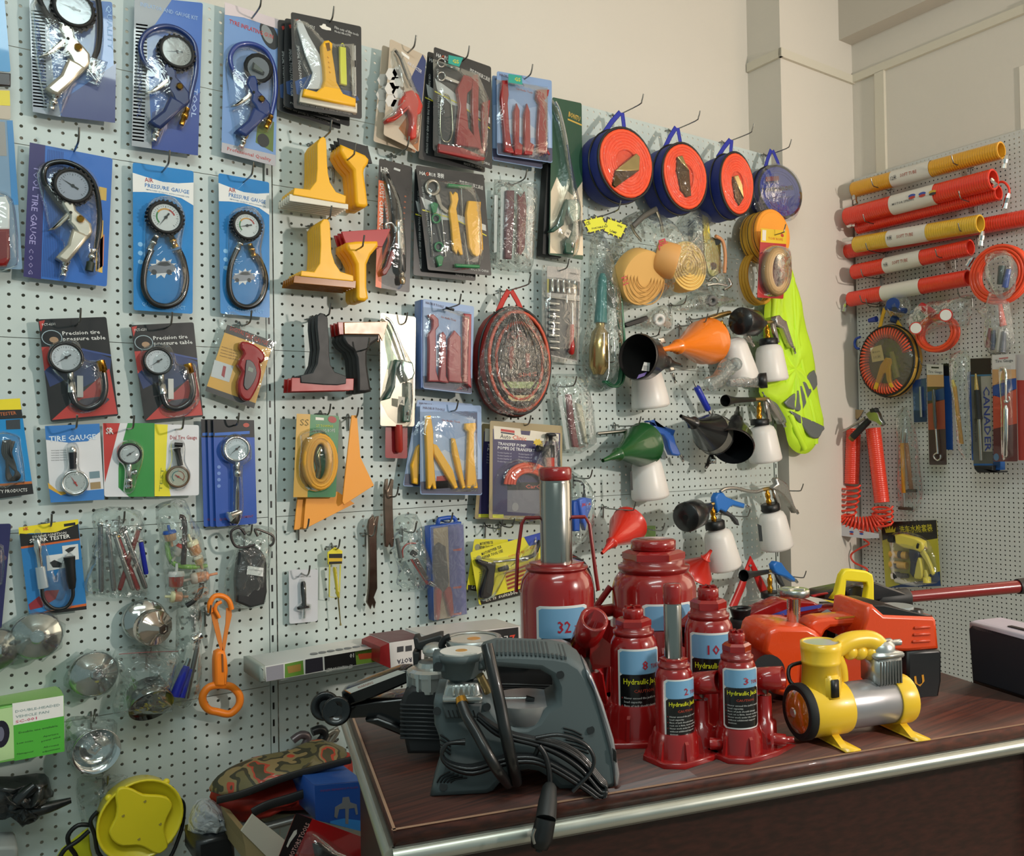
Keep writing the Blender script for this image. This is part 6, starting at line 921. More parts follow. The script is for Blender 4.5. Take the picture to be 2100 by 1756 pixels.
r=rooted('foam gun with wide round black head, rightmost of the upper bottles',z12(1520,1345)[0]+(.09,)); bottle(r,z12(1490,1068)[0]+(.09,),z12(1518,1338)[0]+(.09,),.047,.057); cap(r,z12(1493,1075)[0]+(.09,),z12(1490,1028)[0]+(.09,)); stem(r,z12(1488,1030)[0]+(.09,),z12(1478,935)[0]+(.09,)); tee(r,z12(1455,915)[0]+(.09,),z12(1560,910)[0]+(.09,)); foam(r,z12(1288,905)[0]+(.14,),z12(1410,925)[0]+(.11,),z12(1462,918)[0]+(.10,)); sgun(r,(1545,870,1575,860,1600,890,1625,905,1640,960,1680,1090,1665,1100,1640,1060,1600,960,1550,930),(1520,920,1545,930,1565,1010,1575,1060,1560,1050,1535,990),(1668,1090,1682,1140),SV,.09,SV,z12)
r=rooted('foam gun with slim black horn in front of the vest hem',z13(1480,695)[0]+(.08,)); bottle(r,z13(1440,425)[0]+(.08,),z13(1472,690)[0]+(.08,),.047,.057); cap(r,z13(1430,428)[0]+(.08,),z13(1428,382)[0]+(.08,)); stem(r,z13(1425,384)[0]+(.08,),z13(1424,265)[0]+(.08,)); tee(r,z13(1385,243)[0]+(.08,),z13(1490,238)[0]+(.08,)); horn(r,z13(1180,252)[0]+(.12,),z13(1388,243)[0]+(.08,)); sgun(r,(1480,235,1520,250,1560,300,1600,390,1590,420,1560,370,1510,290),(1470,255,1490,260,1520,400,1500,410,1480,320),(1598,405,1610,440),SV,.07,SV)
r=rooted('foam gun bottle under the green funnel',z13(645,960)[0]+(.06,)); bottle(r,z13(610,650)[0]+(.06,),z13(645,955)[0]+(.06,),.047,.060,((498,760,512,760,518,895,500,895),.118))
r=rooted('foam gun with round black head and blue grip, low in the middle',z13(1170,1460)[0]+(.11,)); bottle(r,z13(1120,1170)[0]+(.11,),z13(1175,1455)[0]+(.11,),.047,.058); cap(r,z13(1110,1172)[0]+(.11,),z13(1103,1110)[0]+(.11,)); stem(r,z13(1100,1112)[0]+(.11,),z13(1085,1010)[0]+(.11,)); tee(r,z13(1060,1002)[0]+(.11,),z13(1120,985)[0]+(.11,)); foam(r,z13(895,1090)[0]+(.17,),z13(1000,1050)[0]+(.14,),z13(1070,1010)[0]+(.12,)); sgun(r,(1112,950,1130,915,1170,912,1190,940,1260,970,1325,990,1320,1025,1240,1005,1215,1020,1190,1055,1150,1035,1130,1060,1118,1010),(1140,1030,1165,1020,1240,1070,1275,1110,1285,1148,1265,1140,1230,1090,1170,1060),(1325,1005,1350,1015),BLG,.10,m('33363a',.5))
r=rooted('foam gun with chrome gooseneck tube and silver grip beside the pillar',z13(1560,1318)[0]+(.10,)); bottle(r,z13(1510,1040)[0]+(.10,),z13(1555,1312)[0]+(.10,),.047,.057,((1412,1135,1440,1150,1450,1262,1425,1262),.13)); cap(r,z13(1508,1042)[0]+(.10,),z13(1500,990)[0]+(.10,)); stem(r,z13(1495,990)[0]+(.10,),z13(1480,890)[0]+(.10,)); tee(r,z13(1440,892)[0]+(.10,),z13(1520,878)[0]+(.10,)); b=MB('A'); b.tube(SV,[z13(x,y)[0]+(.11,) for x,y in ((1145,905),(1180,885),(1250,880),(1340,900),(1400,905),(1445,893))],.0062,4,10); b.build('gooseneck_tube',r); sgun(r,(1520,878,1560,850,1545,820,1560,802,1590,820,1625,845,1640,880,1680,1000,1705,1050,1690,1060,1640,980,1600,930,1560,900),(1530,890,1550,890,1580,980,1585,1030,1570,1010,1545,950),(1690,1040,1703,1062),SV,.10,SV)
r=rooted('foam gun with slim horn and blue grip, half hidden by the trolley jack',z13(1500,1760)[0]+(.10,)); bottle(r,z13(1505,1660)[0]+(.10,),z13(1510,1880)[0]+(.10,),.047,.056); cap(r,z13(1505,1665)[0]+(.10,),z13(1502,1622)[0]+(.10,)); stem(r,z13(1502,1622)[0]+(.10,),z13(1500,1495)[0]+(.10,)); tee(r,z13(1480,1478)[0]+(.10,),z13(1540,1465)[0]+(.10,)); horn(r,z13(1312,1508)[0]+(.14,),z13(1482,1480)[0]+(.10,)); sgun(r,(1528,1430,1550,1405,1590,1415,1620,1460,1690,1530,1680,1555,1620,1520,1590,1510,1560,1500,1540,1480),(1550,1500,1580,1510,1612,1580,1600,1590,1575,1560),(1682,1540,1698,1556),BLG,.10,m('33363a',.5))
for p,t in ((z13(1200,1075)[0],'carrying the foam gun with the blue grip'),(z13(1580,895)[0],'through the silver foam gun by the pillar'),(z13(1600,1505)[0],'through the lowest blue foam gun'),(z12(980,890)[0],'above the orange funnel')): hook(p[0],p[1],.04,t,.14)
# ---- small guns, brushes, tubes
r=root('blue_blow_gun','blue blow gun with a long steel nozzle behind the green funnel','blow gun',A(1390,940,.04)); sgun(r,(620,435,680,430,665,400,640,408,628,400,645,393,670,400,690,425,760,440,828,462,815,500,830,560,865,635,850,650,800,640,780,590,770,540,740,500,620,465),(660,540,700,480,720,475,725,495,700,510,670,550),(858,640,878,690),m('2d5fb4',.35,coat=.3),.04,SV); b=MB('A',.05); b.lathe(STL,z13(460,470)[0]+(.0,),z13(262,488)[0]+(.0,),[(0,.006),(1,.005)],10); b.lathe(STL,z13(625,450)[0]+(.0,),z13(455,470)[0]+(.0,),[(0,.006),(1,.006)],10); b.build('steel_nozzle',r)
r=root('telescopic_magnet','blue-handled telescopic pick-up rod leaning above the black funnels','pick-up tool',A(1440,830,.06)); b=MB('A',.06); b.lathe(m('2337b4',.3,coat=.3),z12(972,1375)[0]+(.0,),z12(1060,1545)[0]+(.0,),[(0,.008),(.05,.011),(.95,.011),(1,.008)],14); b.build('handle',r,'blue handle'); b=MB('A',.06); b.lathe(CH,z12(1060,1540)[0]+(.0,),z12(1105,1640)[0]+(.0,),[(0,.005),(1,.004)],10); b.lathe(CH,z12(950,1335)[0]+(.0,),z12(970,1378)[0]+(.0,),[(0,.003),(1,.004)],10); b.build('rod',r)
r=root('black_air_nipple_tool','chrome and black air fitting poking out under the black funnels','air tool',A(1460,960,.08)); b=MB('A',.08); b.lathe(DST,z13(1040,735)[0]+(.0,),z13(1085,650)[0]+(.0,),[(0,.005),(.3,.007),(.3,.005),(.6,.009),(1,.010)],12); b.box(CH,A(*z13(1092,680)[0],.09),(.02,.018,.022),.3,.003); b.build('fitting',r)
r=root('bottle_brush_tube','clear tube with a round black brush end below the right bottles','brush',A(1540,790,.12)); b=MB('A',.12); b.lathe(m('c9cccc',.1,0,'film',df=.15),z12(1200,1350)[0]+(.0,),z12(1420,1335)[0]+(.0,),[(0,.012),(1,.024)],16); b.build('clear_tube',r); b=MB('A',.12); b.lathe(BK,z12(1425,1335)[0]+(.01,),z12(1480,1330)[0]+(.03,),[(0,.024),(.2,.026),(1,.026),(1,.008)],24); b.build('brush_head',r)
r=root('siphon_hose_pack','crumpled clear tubes with a round bulb hanging on the lower bottle','clear tubing',A(1490,790,.14)); b=MB('A',.15); b.tube(m('e8ecec',.1,0,'film',df=.12,g=.6),[(x,y,0) for x,y in z12(1250,1215,1200,1260,1150,1310,1080,1360,1100,1400)],.012,4,10); b.sphere(m('e8ecec',.1,0,'film',df=.12,g=.6),A(*z12(1255,1215)[0],.15),.022); b.build('tube',r); bag(r,z12(1180,1180,1280,1170,1300,1240,1240,1300,1150,1400,1060,1390,1050,1320,1120,1280),.13,.03)
for lab,q,ring,col in (('white roll in a long clear bag left of the orange funnel',(460,920,640,850,760,780,820,850,820,960,700,970,480,955),(690,890,.019),'d9dad6'),('grey roll in a flat clear bag above the orange funnel',(850,780,1000,700,1150,710,1290,750,1200,790,1110,830,850,830),(1070,755,.018),'6a6a68')):
    r=root('packed_tape_roll',lab,'tape roll',A(*z12(*q[0:2])[0],.03)); b=MB('A',.04); x,y=z12(*ring[:2])[0]; R=ring[2]; b.lathe(m(col,.5),(x,y,0),(x+6,y+2,.02),[(0,R*.45),(0,R),(1,R),(1,R*.45),(0,R*.44)],24,cap=False); b.build('roll',r); bag(r,z12(*q),.02,.035,nz=.08)
hook(*z12(800,800)[0],.01,'between the two bagged tape rolls',.08)
b=MB('A',.03); b.poly(BK2,z12(0,0,0,0,0,0,0,0) if 0 else z12(460,925,620,865,640,900,480,950),.0,.02,bev=.003); b.top('black_strip','black strip lying beside the bagged white tape roll','strip')
# red folding warning triangle and blue pack behind the ram
b=MB('A',.05); b.tube(m('c01f1c',.35),[(x,y,0) for x,y in z13(1232,1740,1300,1580,1360,1400,1430,1560,1490,1680)],.017,1,10,flat=.4); 
b.lathe(CH,z13(1362,1435)[0]+(.006,),z13(1362,1435)[0]+(.012,),[(0,.006),(1,.004)],12); b.top('warning_triangle','folded red warning triangle legs behind the horn foam gun','warning triangle')
r=root('blue_pump_pack','blue packed item with black hose in a clear bag right of the tall ram','packed pump',A(1200,1110,.03)); zz=Zm(1000,840,7); b=MB('A',.04); b.poly(m('1f4fa8',.35),zz(1240,1320,1330,1300,1330,1750,1240,1750),0,.03,bev=.004); b.poly(m('4a6cc8',.35,coat=.4),zz(1320,1300,1400,1262,1500,1280,1500,1400,1450,1520,1410,1740,1370,1600),.02,.04,bev=.004); b.text(m('c23b30',.4),'JK-4',*zz(1350,1390)[0],*zz(1480,1375)[0],6,.041,.01); b.build('pump_body',r); b=MB('A',.05); b.tube(BK,[(x,y,0) for x,y in zz(1240,1020,1320,1030,1380,1090,1385,1220)],.003,4,7); b.lathe(BK2,zz(1385,1210)[0]+(0,),zz(1380,1275)[0]+(0,),[(0,.005),(1,.006)],10); b.build('hose',r); bag(r,zz(1240,940,1380,930,1480,1030,1495,1200,1505,1500,1480,1900,1240,1900),.02,.07); hook(*zz(1300,985)[0],.03,'holding the blue pump pack behind the ram',.1)
r,c,u,n=roundcase('dark round bag edge with red lining behind the two big jacks',1180,1235,.07,.13,.02,.06,m('46281f',.4),m('7c1a16',.6),m('7c1a16',.6),(1160,1140),'round_cable_bag','cable bag')
# ================================================================ right wall: recoil hoses and cards
z14=Zm(1640,250,4.502); z15=Zm(1640,580,4.502); z16=Zm(1640,820,4.502)
BRD='wire hooks on the pegboards'
RDH=m('f0402a',.35,coat=.4); YLH=m('e6a82a',.35,coat=.4)
def hose(lab,L0,L1,R,mt,d,lab_=None,fit=(),txt=(),grp='recoil hoses on the right wall'):
    p0=B(*z14(*L0)[0],d); p1=B(*z14(*L1)[0],d); p1.x=p0.x; r=root('recoil_hose',lab,'air hose',V((p0.x,p0.y,min(p0.z,p1.z)-R)),grp); b=MB('B'); N=max(24,int((p1-p0).length/.0085)); pr_=[(0,R*.8)]
    for k in range(N): pr_+= [((k+.15)/N,R*.955),((k+.5)/N,R),((k+.85)/N,R*.955)]
    b.lathe(mt,p0,p1,pr_+[(1,R*.9)],22,cap=False); b.lathe(mt,p0,p1,[(0,R*.8),(1,R*.8)],22,cap=False); b.lathe(mt,p0,p1,[(1,R*.98),(1.002,R*.9),(1,R*.8)],22,cap=False); b.lathe(mt,p0,p1,[(0,R*.95),(0,.001)],22,cap=False); b.build('coil',r)
    if lab_:
        b=MB('B'); b.lathe(m('dcd8cf',.45),p0,p1,[(lab_[0],R*1.012),(lab_[1],R*1.012)],30,cap=False)
        o=p0.lerp(p1,lab_[0]); e=p0.lerp(p1,lab_[1]); ax=(p1-p0).normalized(); W=(e-o).length; nn=V((-1,0,0)); up=nn.cross(ax).normalized(); 
        for s,u0,u1,v,h,cc in txt: b.text(m(cc,.5),s,0,0,0,0,1,vec=(o+ax*W*u0+nn*(R*1.03)*math.cos(v)+up*(R*1.03*math.sin(v)-h/2),o+ax*W*u1+nn*R*1.03*math.cos(v)+up*(R*1.03*math.sin(v)-h/2),(up*math.cos(v)-nn*math.sin(v))*h),b=.008)
        b.build('paper_label',r)
    for a,c_ in fit: b=MB('B',d); b.lathe(CH,z14(*a)[0]+(.01,),z14(*c_)[0]+(.01,),[(0,.006),(.3,.009),(.6,.009),(.62,.007),(1,.009)],8,hard=True); b.build('brass_coupling',r,'chrome coupling'); 
    return r
TX=(('AIR PRESSURED',.3,.85,.35,.012,'a8563c'),('SOFT TUBE',.3,.72,-.1,.012,'a8563c'),('12米',.05,.2,-.15,.014,'33373c'),('8mm',.05,.2,.4,.009,'33373c'))
TX9=TX[:2]+(('9米',.05,.18,-.1,.014,'33373c'),('8mm',.05,.2,.4,.009,'33373c')); TX6=TX[:2]+(('6mm',.05,.2,.4,.009,'33373c'),('9米',.06,.18,-.15,.013,'33373c'))
hose('topmost yellow recoil hose reading 12 metres',(500,628),(1862,262),.030,YLH,.07,(.30,.57),[((1905,310),(1885,430)),((500,660),(520,760))],TX)
hose('long orange hose behind and below the front red one, ring end showing',(540,975),(1838,655),.027,RDH,.04,None,[((1930,660),(1890,800))])
b=MB('B',.05); b.tube(RDH,[(x,y,.0) for x,y in z14(1850,720,1800,690,1800,620,1840,560,1890,560,1930,610,1935,665)],.004,4,8); b.top('hose_tail','red hose end curling to its chrome coupling, right of the big red coils','hose end')
hose('thick bright orange hose second from the top with picture label',(440,880),(1790,530),.036,RDH,.085,(.35,.65),[((1740,515),(1810,590)),((440,960),(520,950))],(('MOTOR SPRING',.1,.6,-.2,.008,'55585c'),))
b=MB('B',.085)
for (x,y),c1,c2 in (((1035,690),'3c56a8','b84438'),((1130,672),'3c56a8','b84438'),((1225,655),'d0a83c','3a3a3a')): q=z14(x,y)[0]; b.oval(m(c1,.5),q[0],q[1]-2,.014,.006,.0375); b.oval(m(c2,.5),q[0],q[1]+2,.013,.005,.0378)
b.top('label_picture','coloured pictures printed on the label of the thick orange hose','label')
hose('long orange hose running behind the short yellow one to the right edge',(430,1200),(2250,855),.028,RDH,.035,None)
hose('shorter yellow recoil hose reading 9 metres',(520,1135),(1668,938),.031,m('e8bc3c',.35,coat=.4),.09,(.30,.62),[((1690,1010),(1668,1145)),((500,1075),(405,1095))],TX9)
hose('orange hose reading 6mm under the short yellow one',(500,1388),(1578,1160),.029,RDH,.07,(.30,.62),[((1600,1250),(1550,1330))],TX6)
hose('lowest orange hose with small picture label',(465,1640),(1555,1440),.029,RDH,.07,(.31,.64),[((432,1650),(410,1750))],(('for all tools',.1,.7,.5,.007,'4c6aa8'),))
def hb(x,y,t,L=.13,d=.0): return hook(*z14(x,y)[0],d,t,L,'B')
for x,y,t in ((850,640,'under the left half of the topmost yellow hose'),(1590,440,'under the right half of the topmost yellow hose'),(775,960,'under the left half of the thick orange hose'),(1655,760,'under the right half of the thick orange hose'),(800,1220,'under the left half of the short yellow hose'),(1650,1050,'under the right end of the short yellow hose'),(755,1455,'under the left half of the 6mm orange hose'),(1440,1280,'under the right half of the 6mm orange hose'),(745,1690,'under the left half of the lowest orange hose')): hb(x,y,t)
# big orange hose ring with bags, right edge
def ring(lab,c,R,w,n_,tw=(1,1)):
    o=B(*c); r=root('coiled_tube',lab,'tube coil',o-V((0,0,R+w))); b=MB('B')
    for k in range(n_): b.tube(m('f0502c',.3,coat=.3),[o+V((-.012*(k%3),math.cos(6.283*i/32)*(R+w*(k//3)),math.sin(6.283*i/32)*(R+w*(k//3))*tw[1])) for i in range(32)],w*.55,1,8,closed=True)
    b.build('tube_turns',r); return r
r=ring('large coil of smooth orange tube at the right photo edge',(*z14(1865,1415)[0],.07),.072,.011,9); b=MB('B',.11); b.puff(BAG,z14(1700,1210,1870,1180,1960,1300,1960,1560,1850,1640,1780,1600,1680,1430,1700,1300),0,.04,2,nz=.08,rings=6); b.build('clear_bag',r)
b=MB('B',.12); b.lathe(m('2a4a9c',.35),z14(1930,1360)[0]+(0,),z14(1895,1530)[0]+(0,),[(0,.008),(1,.010)],12); b.lathe(m('2c3c38',.4),z14(1870,1330)[0]+(0,),z14(1850,1500)[0]+(0,),[(0,.012),(1,.010)],12); b.lathe(CH,z14(1905,1535)[0]+(0,),z14(1905,1550)[0]+(.01,),[(0,.006),(1,.006)],12); b.build('blue_fittings',r,'blue and green fittings')
r=root('packed_brushes','knotted milky bag of red and blue brushes below the large orange coil','brush set',B(*z15(1820,690)[0],.1)); b=MB('B',.09); b.puff(MILK,z15(1740,60,1850,80,1900,180,1930,400,1950,540,1880,650,1760,660,1690,600,1690,420,1700,260,1610,240,1700,180),0,.05,2,nz=.1,rings=7); b.build('milky_bag',r)
b=MB('B',.1)
for (x0,y0,x1,y1,cc) in ((1760,420,1740,600,'7a2c34'),(1790,440,1790,620,'3c4c6c'),(1850,430,1830,640,'b8b4ac'),(1890,450,1870,640,'6c707c'),(1850,200,1880,400,'d8503c')): b.lathe(m(cc,.4),z15(x0,y0)[0]+(0,),z15(x1,y1)[0]+(0,),[(0,.006),(1,.011)],10)
b.build('brushes',r)
r=ring('smaller coil of orange tube below the lowest hose',(*z15(1290,470)[0],.05),.062,.011,6,(1,.85)); b=MB('B',.07); b.puff(BAG,z15(950,330,1080,180,1330,150,1560,100,1540,330,1500,410,1330,400,1200,440,1080,500,980,420),0,.05,2,nz=.1,rings=6); b.build('clear_bag',r)
for i,(x,y) in enumerate(((1355,300),(1080,420))):
    b=MB('B',.1); b.lathe(m('c8342a',.35),z15(x,y)[0]+(0,),z15(x-8,y)[0]+(.02,),[(0,.022),(1,.022)],22); b.lathe(m('dcdcd6',.4),z15(x-8,y)[0]+(.02,),z15(x-9,y)[0]+(.022,),[(0,.019),(1,.018)],22); b.top('red_air_regulator',['red regulator with white face, the upper one in the bag by the orange coil','red regulator with white face, the lower one in the bag by the orange coil'][i],'regulator')
b=MB('B',.09); b.lathe(m('a8242a',.35,coat=.3),z15(1120,210)[0]+(0,),z15(1230,290)[0]+(.01,),[(0,.012),(.4,.017),(1,.015)],14); b.top('red_spray_part','dark red gun part in the clear bag left of the upper regulator','gun part')
r=root('packed_blue_regulator','dark blue air fittings in crumpled bags above the round orange hose case','air fitting',B(*z15(860,320)[0],.05)); b=MB('B',.08); b.lathe(m('24407c',.35,coat=.3),z15(870,190)[0]+(0,),z15(860,200)[0]+(.03,),[(0,.022),(1,.024)],18); b.lathe(DST,z15(878,245)[0]+(.02,),z15(876,248)[0]+(.04,),[(0,.010),(1,.009)],14); b.lathe(m('24407c',.35),z15(800,230)[0]+(0,),z15(980,260)[0]+(0,),[(0,.010),(1,.010)],12); b.build('blue_body',r); b=MB('B',.05); b.lathe(m('1f3c9c',.4),z15(640,350)[0]+(0,),z15(710,335)[0]+(0,),[(0,.008),(1,.012)],12); b.lathe(m('24407c',.4),z15(860,330)[0]+(0,),z15(900,350)[0]+(0,),[(0,.016),(1,.012)],12); b.build('blue_fittings',r)
b=MB('B',.05); b.puff(BAG,z15(790,150,870,110,970,150,980,260,900,320,800,290),0,.06,2,nz=.1,rings=5); b.build('clear_bag',r); b=MB('B',.04); b.tube(m('2448a8',.4),[(x,y,.0) for x,y in z15(560,500,520,520,508,560,520,600,550,610)],.005,3,8); b.build('blue_ring',r)
# round case with orange hose
r,c,u,n=roundcase('round tan-edged case with orange spring hose and yellow gun',*z15(800,722)[0],.118,.133,.02,.055,m('5d5330',.5),m('c79a3e',.55),m('e0ae2c',.6),z15(795,232)[0],'hose_case','hose case',pl='B')
b=MB('B',.075)
q=[]
for i in range(46*8+1):
    t=i/8; a=2.15+5.1*t/46; a=-a+3.9+1.0; o=c+u*math.cos(a+2.6)*.092+V((0,0,math.sin(a+2.6)*.104)); rd=(u*math.cos(a+2.6)+V((0,0,math.sin(a+2.6)))); q.append(o+rd*math.cos(6.283*t)*.018+n*(.004+math.sin(6.283*t)*.006))
b.tube(m('ee5f3c',.4),q,.0037,1,5); b.build('orange_spring_hose',r); b=MB('B',.075); b.poly(m('d8a628',.4),z15(740,760,790,690,850,700,855,740,835,780,838,900,870,965,830,970,800,900,790,830,770,840,710,990,675,980,700,900),.002,.014,bev=.003); b.build('yellow_gun',r,'yellow plastic gun')
b=MB('B',.09); b.poly(m('ddd6c8',.5),z15(650,605,752,573,780,715,670,735),0,.001); b.text(m('5a5a54',.5),'8mm',*z15(672,655)[0],*z15(740,640)[0],5,.0014); b.text(m('5a5a54',.5),'10米',*z15(684,705)[0],*z15(750,693)[0],6,.0014); b.build('size_sticker',r,'white size sticker')
b=MB('B',.078); b.lathe(m('7d7a55',.5),z15(850,640)[0]+(0,),z15(900,880)[0]+(0,),[(0,.01),(1,.012)],10); b.build('green_handle',r); b=MB('B',.075); q=[c+u*math.cos(6.283*k/30)*.11+V((0,0,math.sin(6.283*k/30)*.125)) for k in range(30)]; b.puff(m('e8dcb8',.1,0,'film',df=.08,bp=.3,g=.4),None,0,.02,1,nz=.01,rings=5,back=False,vec=q); b.build('clear_window',r)
hb(745,1690+9,'holding the round orange hose case') if 0 else None
# double hanging recoil hose
r=root('hanging_recoil_hose','pair of hanging orange coil hoses with a black blow gun on top','air hose',B(*z16(600,1280)[0],.08)); 
for k,(a,e) in enumerate((((498,262),(480,775)),((678,262),(760,950)))):
    p0=B(*z16(*a)[0],.07); p1=B(*z16(*e)[0],.07); N=int((p1-p0).length/.0075); pr_=[]
    for i in range(N): pr_+=[((i+.1)/N,.0268),((i+.5)/N,.029),((i+.9)/N,.0268)]
    b=MB('B'); b.lathe(m('ee4026',.25,coat=.7),p0,p1,pr_,24); b.build('coiled_section',r)
b=MB('B',.07); q=[]
for i in range(6*10): t=i/10; x=465+8*math.sin(t)-6*t; y=790+50*t; q.append(z16(x+95*math.cos(6.283*t),y+22*math.sin(6.283*t))[0]+(.02+.018*math.sin(6.283*t),))
b.tube(m('ee4026',.3,coat=.4),q,.0042,1,7); q=[]
for i in range(15*9+1):
    t=i/(15*9); a=math.pi*(1-t); cx=560+185*math.cos(a); cy=1075+95*math.sin(a); w=55; ph=6.283*15*t; q.append(z16(cx+w*.9*math.cos(ph)*math.cos(a),cy+w*1.25*math.cos(ph)*abs(math.sin(a)) +w*.35*math.cos(ph))[0]+(.02+.02*math.sin(ph),))
b.tube(m('ee4026',.3,coat=.4),q,.0042,1,7); q=[]
for i in range(4*10): t=i/10; q.append(z16(765+95*math.cos(6.283*t),985+48*t+30*math.sin(6.283*t))[0]+(.02+.018*math.sin(6.283*t),))
b.tube(m('ee4026',.3,coat=.4),q,.0042,1,7); b.tube(m('d8402c',.35),[(x,y,.0) for x,y in z16(590,1290,640,1330,560,1370,475,1430,500,1500,600,1550,620,1580,500,1620,480,1690)],.0038,4,7); b.build('loose_turns',r)
b=MB('B',.11); b.poly(m('cfcdd2',.45),z16(345,1135,400,1150,600,1215,730,1238,730,1278,600,1282,330,1250,335,1190),0,.001)
for x,c1,c2 in ((478,'3c56a8','b84438'),(570,'b84438','3c56a8')): q_=z16(x,1230)[0]; b.oval(m(c1,.5),q_[0],q_[1]-2,.010,.004,.0013); b.oval(m(c2,.5),q_[0],q_[1]+2,.009,.004,.0014)
b.build('paper_label',r,'white paper label'); b=MB('B',.12); b.lathe(BK2,z16(640,190)[0]+(0,),z16(490,345)[0]+(.01,),[(0,.012),(.6,.013),(1,.013)],14); b.lathe(m('8a7a4c',.4,.8),z16(490,345)[0]+(.01,),z16(470,368)[0]+(.012,),[(0,.013),(1,.012)],14); b.lathe(STL,z16(600,170)[0]+(.02,),z16(400,295)[0]+(.02,),[(0,.006),(1,.004)],10); b.poly(STL,z16(600,130,650,95,720,120,740,180,770,225,740,245,700,210,640,190),.0,.02,bev=.003); b.poly(BK2,z16(640,85,690,75,700,110,650,120),.0,.025,bev=.003); b.build('blow_gun',r,'black and silver blow gun')
# water gun card
r,b=card('water_gun_card','black and yellow card with pistol hose gun reading 洗车水枪套装','water gun set',fl(z16(748,1132,1262,1110,1305,1720,795,1737)),.04,m('b7ae2e',.35,coat=.5),.006,None,.0014,'B'); b.flat(m('17150f',.35,coat=.4),z16(748,1132,1262,1110,1272,1280,1150,1300,1000,1270,880,1260,765,1300),.0018); b.flat(m('1c3c6c',.4),z16(1200,1610,1295,1585,1305,1720,800,1737,1000,1690,1150,1670),.0017); b.text(m('c8bc2c',.5),'洗车水枪套装',*z16(925,1225)[0],*z16(1228,1205)[0],11,.0023,.01); b.text(m('a89c2c',.5),'CAR WATER GUN SETS',*z16(1020,1232)[0],*z16(1225,1222)[0],3,.0023)
cwn=[785,1180,795,1230,880,1222,885,1175,865,1205,858,1165,840,1200,832,1160,815,1200,806,1168,800,1205]; b.flat(m('c8bc2c',.5),z16(*cwn),.0022); b.build('backing_card',r)
b=MB('B',.043); b.poly(m('e0cf55',.35,coat=.3),z16(870,1245,930,1240,1060,1275,1130,1310,1140,1370,1110,1410,1050,1390,950,1370,880,1330),.002,.03,bev=.006); b.poly(m('e0cf55',.35,coat=.3),z16(1100,1380,1140,1390,1175,1450,1210,1530,1235,1600,1225,1625,1208,1610,1190,1550,1150,1480,1105,1420),.006,.018,bev=.003); b.build('gun_barrel',r,'yellow gun barrel and lever'); b=MB('B',.043); b.poly(m('1d2438',.4),z16(1005,1375,1100,1400,1090,1460,1070,1520,1060,1610,1040,1640,1010,1600,1015,1500,1000,1430),.002,.026,bev=.006); b.poly(m('e0cf55',.35),z16(1075,1500,1090,1455,1110,1470,1130,1620,1120,1660,1060,1655,1050,1630),.002,.024,bev=.004); b.build('gun_grip',r); b=MB('B',.043); b.lathe(BK2,z16(880,1290)[0]+(.018,),z16(830,1278)[0]+(.018,),[(0,.014),(.8,.016),(1,.015)],18); b.lathe(BK2,z16(1100,1345)[0]+(.018,),z16(1118,1352)[0]+(.018,),[(0,.0165),(1,.0155)],18); b.lathe(m('c9b08a',.3,.5),z16(1140,1362)[0]+(.018,),z16(1182,1375)[0]+(.018,),[(0,.007),(1,.002)],12); b.build('nozzle_rings',r)
for k,(y,x) in enumerate(((1432,0),(1527,0))): b=MB('B',.043); b.lathe(m('d8a84c',.4),z16(838,y-8)[0]+(.012,),z16(990,y+6)[0]+(.012,),[(0,.0135),(1,.0135)],18); b.lathe(BK2,z16(918-40*k,y-2)[0]+(.012,),z16(950-40*k,y+1)[0]+(.012,),[(0,.014),(1,.014)],18); b.build('hose_connector',r,'ochre hose connector')
b=MB('B',.043); b.lathe(BK2,z16(880,1625)[0]+(.012,),z16(1000,1625)[0]+(.012,),[(0,.015),(.3,.015),(.35,.010),(1,.008)],16); b.lathe(CH,z16(860,1625)[0]+(.012,),z16(882,1625)[0]+(.012,),[(0,.015),(1,.016)],16); b.build('tap_adapter',r); b=MB('B',.043); b.lathe(m('e0cf55',.35),z16(1178,1690)[0]+(.01,),z16(1165,1570)[0]+(.01,),[(0,.014),(.4,.015),(.5,.009),(.7,.011),(1,.006)],14); b.build('tap_connector',r,'yellow tap connector')
b=MB('B',.041); b.puff(BLIS,z16(830,1230,1000,1225,1180,1320,1250,1600,1240,1700,860,1710,810,1400),0,.036,2,rings=5,pw=.35,back=False); b.build('blister',r)
# tire gauge cards and packs hanging on the right
def gcard(lab,q,d,cols,body=None,nm='tire_gauge_card',zz=z15,cat='tire gauge'):
    r,b=card(nm,lab,cat,fl(zz(*q)),d,m(cols[0],.35,coat=.5),.004,None,.0014,'B')
    for cc,p in cols[1:]: b.flat(m(cc,.35),zz(*p),.0018)
    return r,b
r,b=gcard('narrow card with a long angled chrome gauge, fourth from the right edge',(1170,752,1325,758,1357,1682,1197,1682),.06,('3f2a2a',(1170,752,1325,758,1328,850,1172,850),)) if 0 else gcard('narrow sunset-print card with a chrome loop gauge left of the clear yellow pack',(1170,752,1325,758,1357,1682,1197,1682),.06,('3f2a26',('c9c4c2',(1170,752,1325,758,1328,850,1175,850)),('c79a6c',(1175,850,1328,850,1332,960,1178,960)),('2c4a78',(1178,1010,1332,970,1336,1080,1180,1090)),('9a4a34',(1182,1120,1338,1080,1345,1350,1188,1360))))
